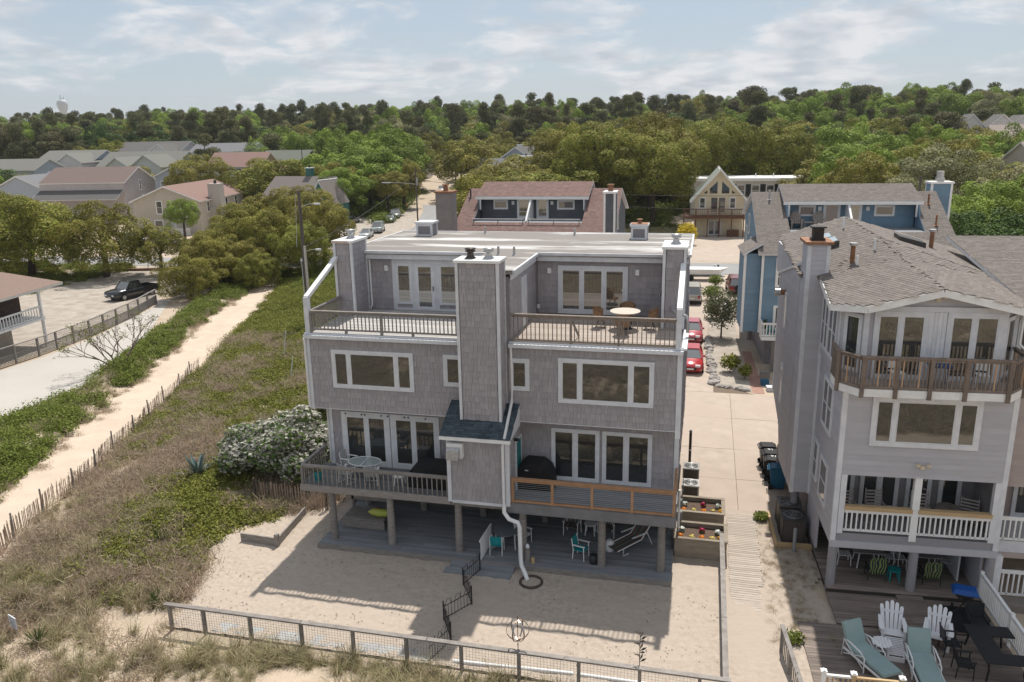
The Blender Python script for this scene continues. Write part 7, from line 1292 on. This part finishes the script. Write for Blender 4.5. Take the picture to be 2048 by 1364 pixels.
m_adw = mat('adirondack_white', (.70,.70,.72), None, rough=.45)
x, y, z = nw(1.55,-2.75,.10); adirondack('adirondack_chair','white slatted adirondack chair with pulled-out footrest on the sun deck',x,y,z,NA+R(-8),m_adw,True,1.08); x, y, z = nw(2.98,-2.75,.10); adirondack('adirondack_chair','white slatted adirondack chair without footrest on the sun deck',x,y,z,NA+R(-18),m_adw,False,1.08)
m_cush = mat('sage_cushion', (.27,.36,.355), (.24,.325,.32), 2, .9, bump=.2, bscale=20)
def chaise(lb, x, y, z, rz):
    T = thing('chaise_longue', lb, 'lounger', (x,y,z), rz)
    MB().box(-.34,.34,-1.25,.30,.34,.44).build('seat_cushion', m_cush, T); MB().poly([(-.34,.28,.42),(.34,.28,.42),(.34,.62,1.1),(-.34,.62,1.1),(-.34,.40,.40),(.34,.40,.40),(.34,.73,1.06),(-.34,.73,1.06)],[(0,1,2,3),(7,6,5,4),(0,4,5,1),(3,2,6,7),(1,5,6,2),(4,0,3,7)]).build('back_cushion', m_cush, T)
    for s in (-.40,.40):
        MB().beam((s,-1.25,.30),(s,.45,.30),.04,.06).build('side_rail', m_white, T); MB().tube([(s,-.5,.0),(s,-.48,.5),(s,-.3,.62),(s,.2,.66),(s,.45,.62),(s,.5,.0)], .025, 6).build('arm_frame', m_white, T); MB().beam((s,-.45,.12),(s,.42,.58),.02,.03).beam((s,-.45,.55),(s,.42,.12),.02,.03).build('cross_brace', m_white, T); MB().tube([(s,-1.15,.0),(s,-1.15,.3)],.025,6).build('leg', m_white, T)
x, y, z = nw(.35,-4.15,.10); chaise('sage-cushioned chaise longue set at an angle beside the slatted side table',x,y,z,NA+R(28)); x, y, z = nw(2.05,-4.35,.10); chaise('sage-cushioned chaise longue standing straight before the second adirondack chair',x,y,z,NA+R(-1))
x, y, z = nw(.98,-3.75,.10); st_ = thing('slatted_side_table','round white slatted side table between the loungers','table',(x,y,z))
for k in range(6): xx = -.25+k*.1; hw = math.sqrt(max(.01,.31**2-xx**2)); MB().box(xx-.045,xx+.045,-hw,hw,.48,.50).build('top_slat', m_adw, st_)
for sx in (-.2,.2):
    for sy in (-.2,.2): MB().tube([(sx,sy,0),(sx*.9,sy*.9,.48)],.02,6).build('leg', m_adw, st_)
MB().beam((-.2,-.2,.15),(.2,.2,.15),.02,.03).beam((.2,-.2,.15),(-.2,.2,.15),.02,.03).build('cross_brace', m_adw, st_)
m_iron2 = mat('wrought_iron', (.018,.02,.023), (.03,.032,.035), 12, .45, metal=.3, bump=.6, bscale=30)
x, y, z = nw(4.35,-3.6,.10); it = thing('iron_table','black patterned iron table on the sun deck with a square gap for a fire bowl','table',(x,y,z),NA)
MB().box(-.6,.75,-1.1,-.55,.70,.73).build('top_panel', m_iron2, it); MB().box(-.6,.05,-.55,.35,.70,.73).build('top_panel', m_iron2, it); MB().box(-.6,.75,.35,.95,.70,.73).build('top_panel', m_iron2, it)
for sx in (-.5,.6):
    for sy in (-1.0,.85): MB().tube([(sx,sy,0),(sx*.9,sy*.95,.35),(sx,sy,.7)],.03,6).build('leg', m_iron2, it)
for lx, ly, a, lb in ((3.2,-3.3,R(90),'black iron chair at the open side of the iron table, near the step'),(3.25,-4.35,R(85),'black iron chair at the open side of the iron table, near the lounger'),(4.4,-2.05,R(0),'black iron chair at the step end of the iron table')):
    x, y, z = nw(lx,ly,.10 if ly < -2.2 else .155); c = chair('iron_chair', lb, x, y, z, NA+a, m_iron2, m_iron2, back=.95, w=.56)
x, y, z = nw(4.35,-.95,.155); bg = thing('portable_grill','small blue-lidded gas grill on a folding cart beside the white rail','grill',(x,y,z),NA+R(-12))
MB().lathe(0,0,[(.3,.72),(.36,.80),(.36,.86)],18).build('body', m_gdark, bg); o = MB(); o.prism([(-.42,0),(-.3,.17),(.3,.17),(.42,0)],'y',-.26,.26); MB(Matrix.Translation((0,0,.86))).poly([(-.42,-.28,0),(.42,-.28,0),(.42,.28,0),(-.42,.28,0),(-.33,-.2,.15),(.33,-.2,.15),(.33,.2,.15),(-.33,.2,.15)],[(4,5,6,7),(0,1,5,4),(1,2,6,5),(2,3,7,6),(3,0,4,7)]).build('lid', mat('grill_blue', (.01,.07,.28), None, rough=.3), bg)
MB().beam((-.35,-.2,.05),(.35,.2,.72),.03,.03).beam((-.35,.2,.72),(.35,-.2,.05),.03,.03).build('cart_frame', m_gdark, bg)
for s in (-.3,.3): MB().tube([(s-.03,.25,.1),(s+.03,.25,.1)],.1,10).build('wheel', m_tyre, bg)
mt = MB().box(-.55,.75,-.95,.65,0,.012).build('grill_mat', m_black, None, loc=nw(4.3,-1.2,.160), rz=NA, label='black mat under the blue-lidded grill', cat='mat')
# porch (first floor) chairs and table
m_grsl = mat('grey_slat', (.36,.34,.33), (.32,.30,.29), 4, .7)
for lx, ly, a, lb in ((.75,1.1,R(15),'grey slatted rocker in the porch corner by the trim'),(1.75,1.3,R(5),'grey slatted rocker before the porch sliding door'),(3.3,1.25,R(-5),'grey slatted rocker right of the white porch pillar'),(4.85,1.0,R(-25),'grey slatted rocker beside the round porch table')): x, y, z = nw(lx,ly,2.45); chair('porch_rocker', lb, x, y, z, NA+a, m_grsl, m_grsl, back=1.15, w=.6, slat=True, rock=True)
x, y, z = nw(4.25,1.2,2.45); table('porch_table','round brown table on the sheltered porch',x,y,z,.42,.42,.72,m_wood,m_wood,n=18)
# sheltered deck: two dining sets and patterned chairs
m_shell = mat('dining_white', (.60,.60,.61), None, rough=.5)
for i, (lx, lb) in enumerate(((1.75,'grey-topped dining table under the house, on the open-path side'),(3.75,'grey-topped dining table under the house, behind the middle post'))):
    x, y, z = nw(lx,1.75,.30); table('dining_table', lb, x, y, z, .55, .5, .74, mat('dining_grey', (.30,.28,.285), None, rough=.5), m_shell, NA, sq=True)
    for dx, dy, a, l2 in ((-.85,.0,R(90),'left'),(.85,.0,R(-90),'right')): x, y, z = nw(lx+dx,1.7+dy,.30); chair('dining_chair', ('white cross-back dining chair on the path side of the %s table' if dx < 0 else 'white cross-back dining chair on the rail side of the %s table') % ('first' if i == 0 else 'middle-post'), x, y, z, NA-a*-1, m_shell, m_shell, back=.95, w=.46, arms=False, slat=True)
for lx, lb in ((1.85,'leaf-printed beach chair facing away before the first dining table'),(3.75,'leaf-printed beach chair facing away beside the middle post')): x, y, z = nw(lx,.75,.30); chair('beach_chair', lb, x, y, z, NA+R(180), m_gdark, m_leafpat, seat=.3, back=1.0, w=.62)
x, y, z = nw(2.5,.75,.30); table('teal_stool','small round teal side table beside the middle post',x,y,z,.24,.24,.45,m_tealseat,m_tealseat,n=14)
# upper balcony
x, y, z = nw(1.6,-.05,8.23); chair('folding_chair','white folding chair on the curved balcony before the first slider',x,y,z,NA+R(10),m_white,m_white,back=.85,w=.44,arms=False,slat=True); x, y, z = nw(4.3,-.05,8.23); chair('folding_chair','white folding chair on the curved balcony before the second slider',x,y,z,NA+R(-10),m_white,m_white,back=.85,w=.44,arms=False,slat=True); x, y, z = nw(2.95,-.05,8.23); table('folding_table','blue folding table on the curved balcony',x,y,z,.36,.28,.72,mat('navy_top', (.03,.06,.16), None, rough=.5),mat('navy_top', (.03,.06,.16), None),sq=True)
# balconies of the blue house
MBl = FX(12.25,28.8,0,R(3))
def bw_(x, y, z): q = MBl @ Vector((x,y,z)); return q.x, q.y, q.z
m_adg = mat('adirondack_grey', (.36,.31,.27), (.30,.26,.22), 4, .8); m_adt = mat('adirondack_teal', (.01,.26,.25), None, rough=.5)
for lx, lb in ((2.75,'weathered adirondack chair on the blue dormer balcony, by the cheek wall'),(4.35,'weathered adirondack chair on the blue dormer balcony, by the door')): x, y, z = bw_(lx,4.4,9.55); adirondack('adirondack_chair', lb, x, y, z, R(3), m_adg, False, 1.15)
x, y, z = bw_(3.55,4.1,9.55); table('balcony_table','small weathered table between the two dormer balcony chairs',x,y,z,.35,.3,.5,m_adg,m_adg,sq=True)
x, y, z = bw_(1.7,-.6,2.6); adirondack('adirondack_chair','teal adirondack chair on the blue house\'s lower balcony',x,y,z,R(-20),m_adt,False,1.1); x, y, z = bw_(.75,-.75,2.6); table('teal_table','small teal table on the blue house\'s lower balcony',x,y,z,.25,.25,.5,m_adt,m_adt,sq=True)
x, y, z = bw_(.4,-.3,2.6); pp = thing('white_pot','white pot with a spiky plant on the lower blue balcony','pot',(x,y,z)); MB().lathe(0,0,[(.1,0),(.16,.3),(.17,.34)],12).build('pot_body', m_plast, pp); link('foliage', plantmesh(55, LM['dark'], 60, .12, .12, .35, .35), pp)
for x, y, rz, lb in ((1.2,104.5,R(20),'turquoise garden chair under the huge oak'),): adirondack('garden_chair', lb, -2.5, 104, .0, rz, mat('turquoise', (.05,.35,.42), None), False, 1.3)
# clutter at the foot of the blue house
for x, y, w, d, h, m, lb, nm in ((12.7,26.2,.6,.5,.5,m_wood,'old crate beside the brick path below the blue balcony','crate'),(12.6,24.6,.5,.4,.35,m_binb,'blue tub below the blue house','tub'),(13.0,23.4,.7,.5,.3,m_trim,'grey box at the end of the brick path','box'),(10.6,46.5,.7,.6,.9,m_trim,'grey utility cabinet behind the airy small tree','cabinet'),(13.2,12.3,.5,.4,1.0,mat('dark_green', (.03,.07,.05), None),'dark green cylinder-like cabinet beside the wing post','cabinet')):
    T = thing(nm, lb, nm, (x,y,0), R(6)); MB().box(-w/2,w/2,-d/2,d/2,0,h*.85).build('body', m, T); MB().box(-w/2-.02,w/2+.02,-d/2-.02,d/2+.02,h*.85,h).build('lid', m, T)
# brick-edged flower bed across the gravel yard
fb = thing('brick_bed','curved brick-edged flower bed under the oaks by the gravel yard','flower bed',(-62,62,0),R(18)); bme_ = MB().box(-.29,.29,-.14,.14,0,.17).mesh('brick', mat('bed_brick', (.26,.16,.11), (.20,.12,.085), 3, .9, rnd=.15))
for k in range(36):
    for j in range(2): link('brick', bme_, fb, loc=(-10+k*.6+(.3 if j else 0),-1.2*math.sin(k/36*3.14)+.0,j*.175), rz=-.06*math.cos(k/36*3.14))
wr = thing('wicker_arch','white wicker garden arch in the brick-edged bed','garden ornament',(-63.5,62.8,0)); MB().tube([(-1.1,0,0),(-1.0,0,1.2),(-.5,0,1.9),(.2,0,1.8),(.6,0,1.1),(.65,0,0)],.06,6).tube([(-.3,.4,0),(-.2,.4,1.3),(.4,.4,1.9),(1.0,.4,1.5),(1.2,.4,0)],.06,6).build('arch', mat('pale_wicker', (.45,.38,.3), None), wr)
# ================= air: one even, thin haze round everything
me = MB().box(-3200,3200,-700,5200,-1.5,80).mesh('haze', m_trim); me.materials.clear()
HM = bpy.data.materials.new('haze_air'); HM.use_nodes = True; ht = HM.node_tree; ht.nodes.clear(); vo = ht.nodes.new('ShaderNodeVolumePrincipled'); vo.inputs['Density'].default_value = .00010; vo.inputs['Color'].default_value = (.82,.88,.95,1); vo.inputs['Anisotropy'].default_value = .2; ou = ht.nodes.new('ShaderNodeOutputMaterial'); ht.links.new(vo.outputs[0], ou.inputs['Volume']); me.materials.append(HM)
link('haze', me, None, kind='stuff')
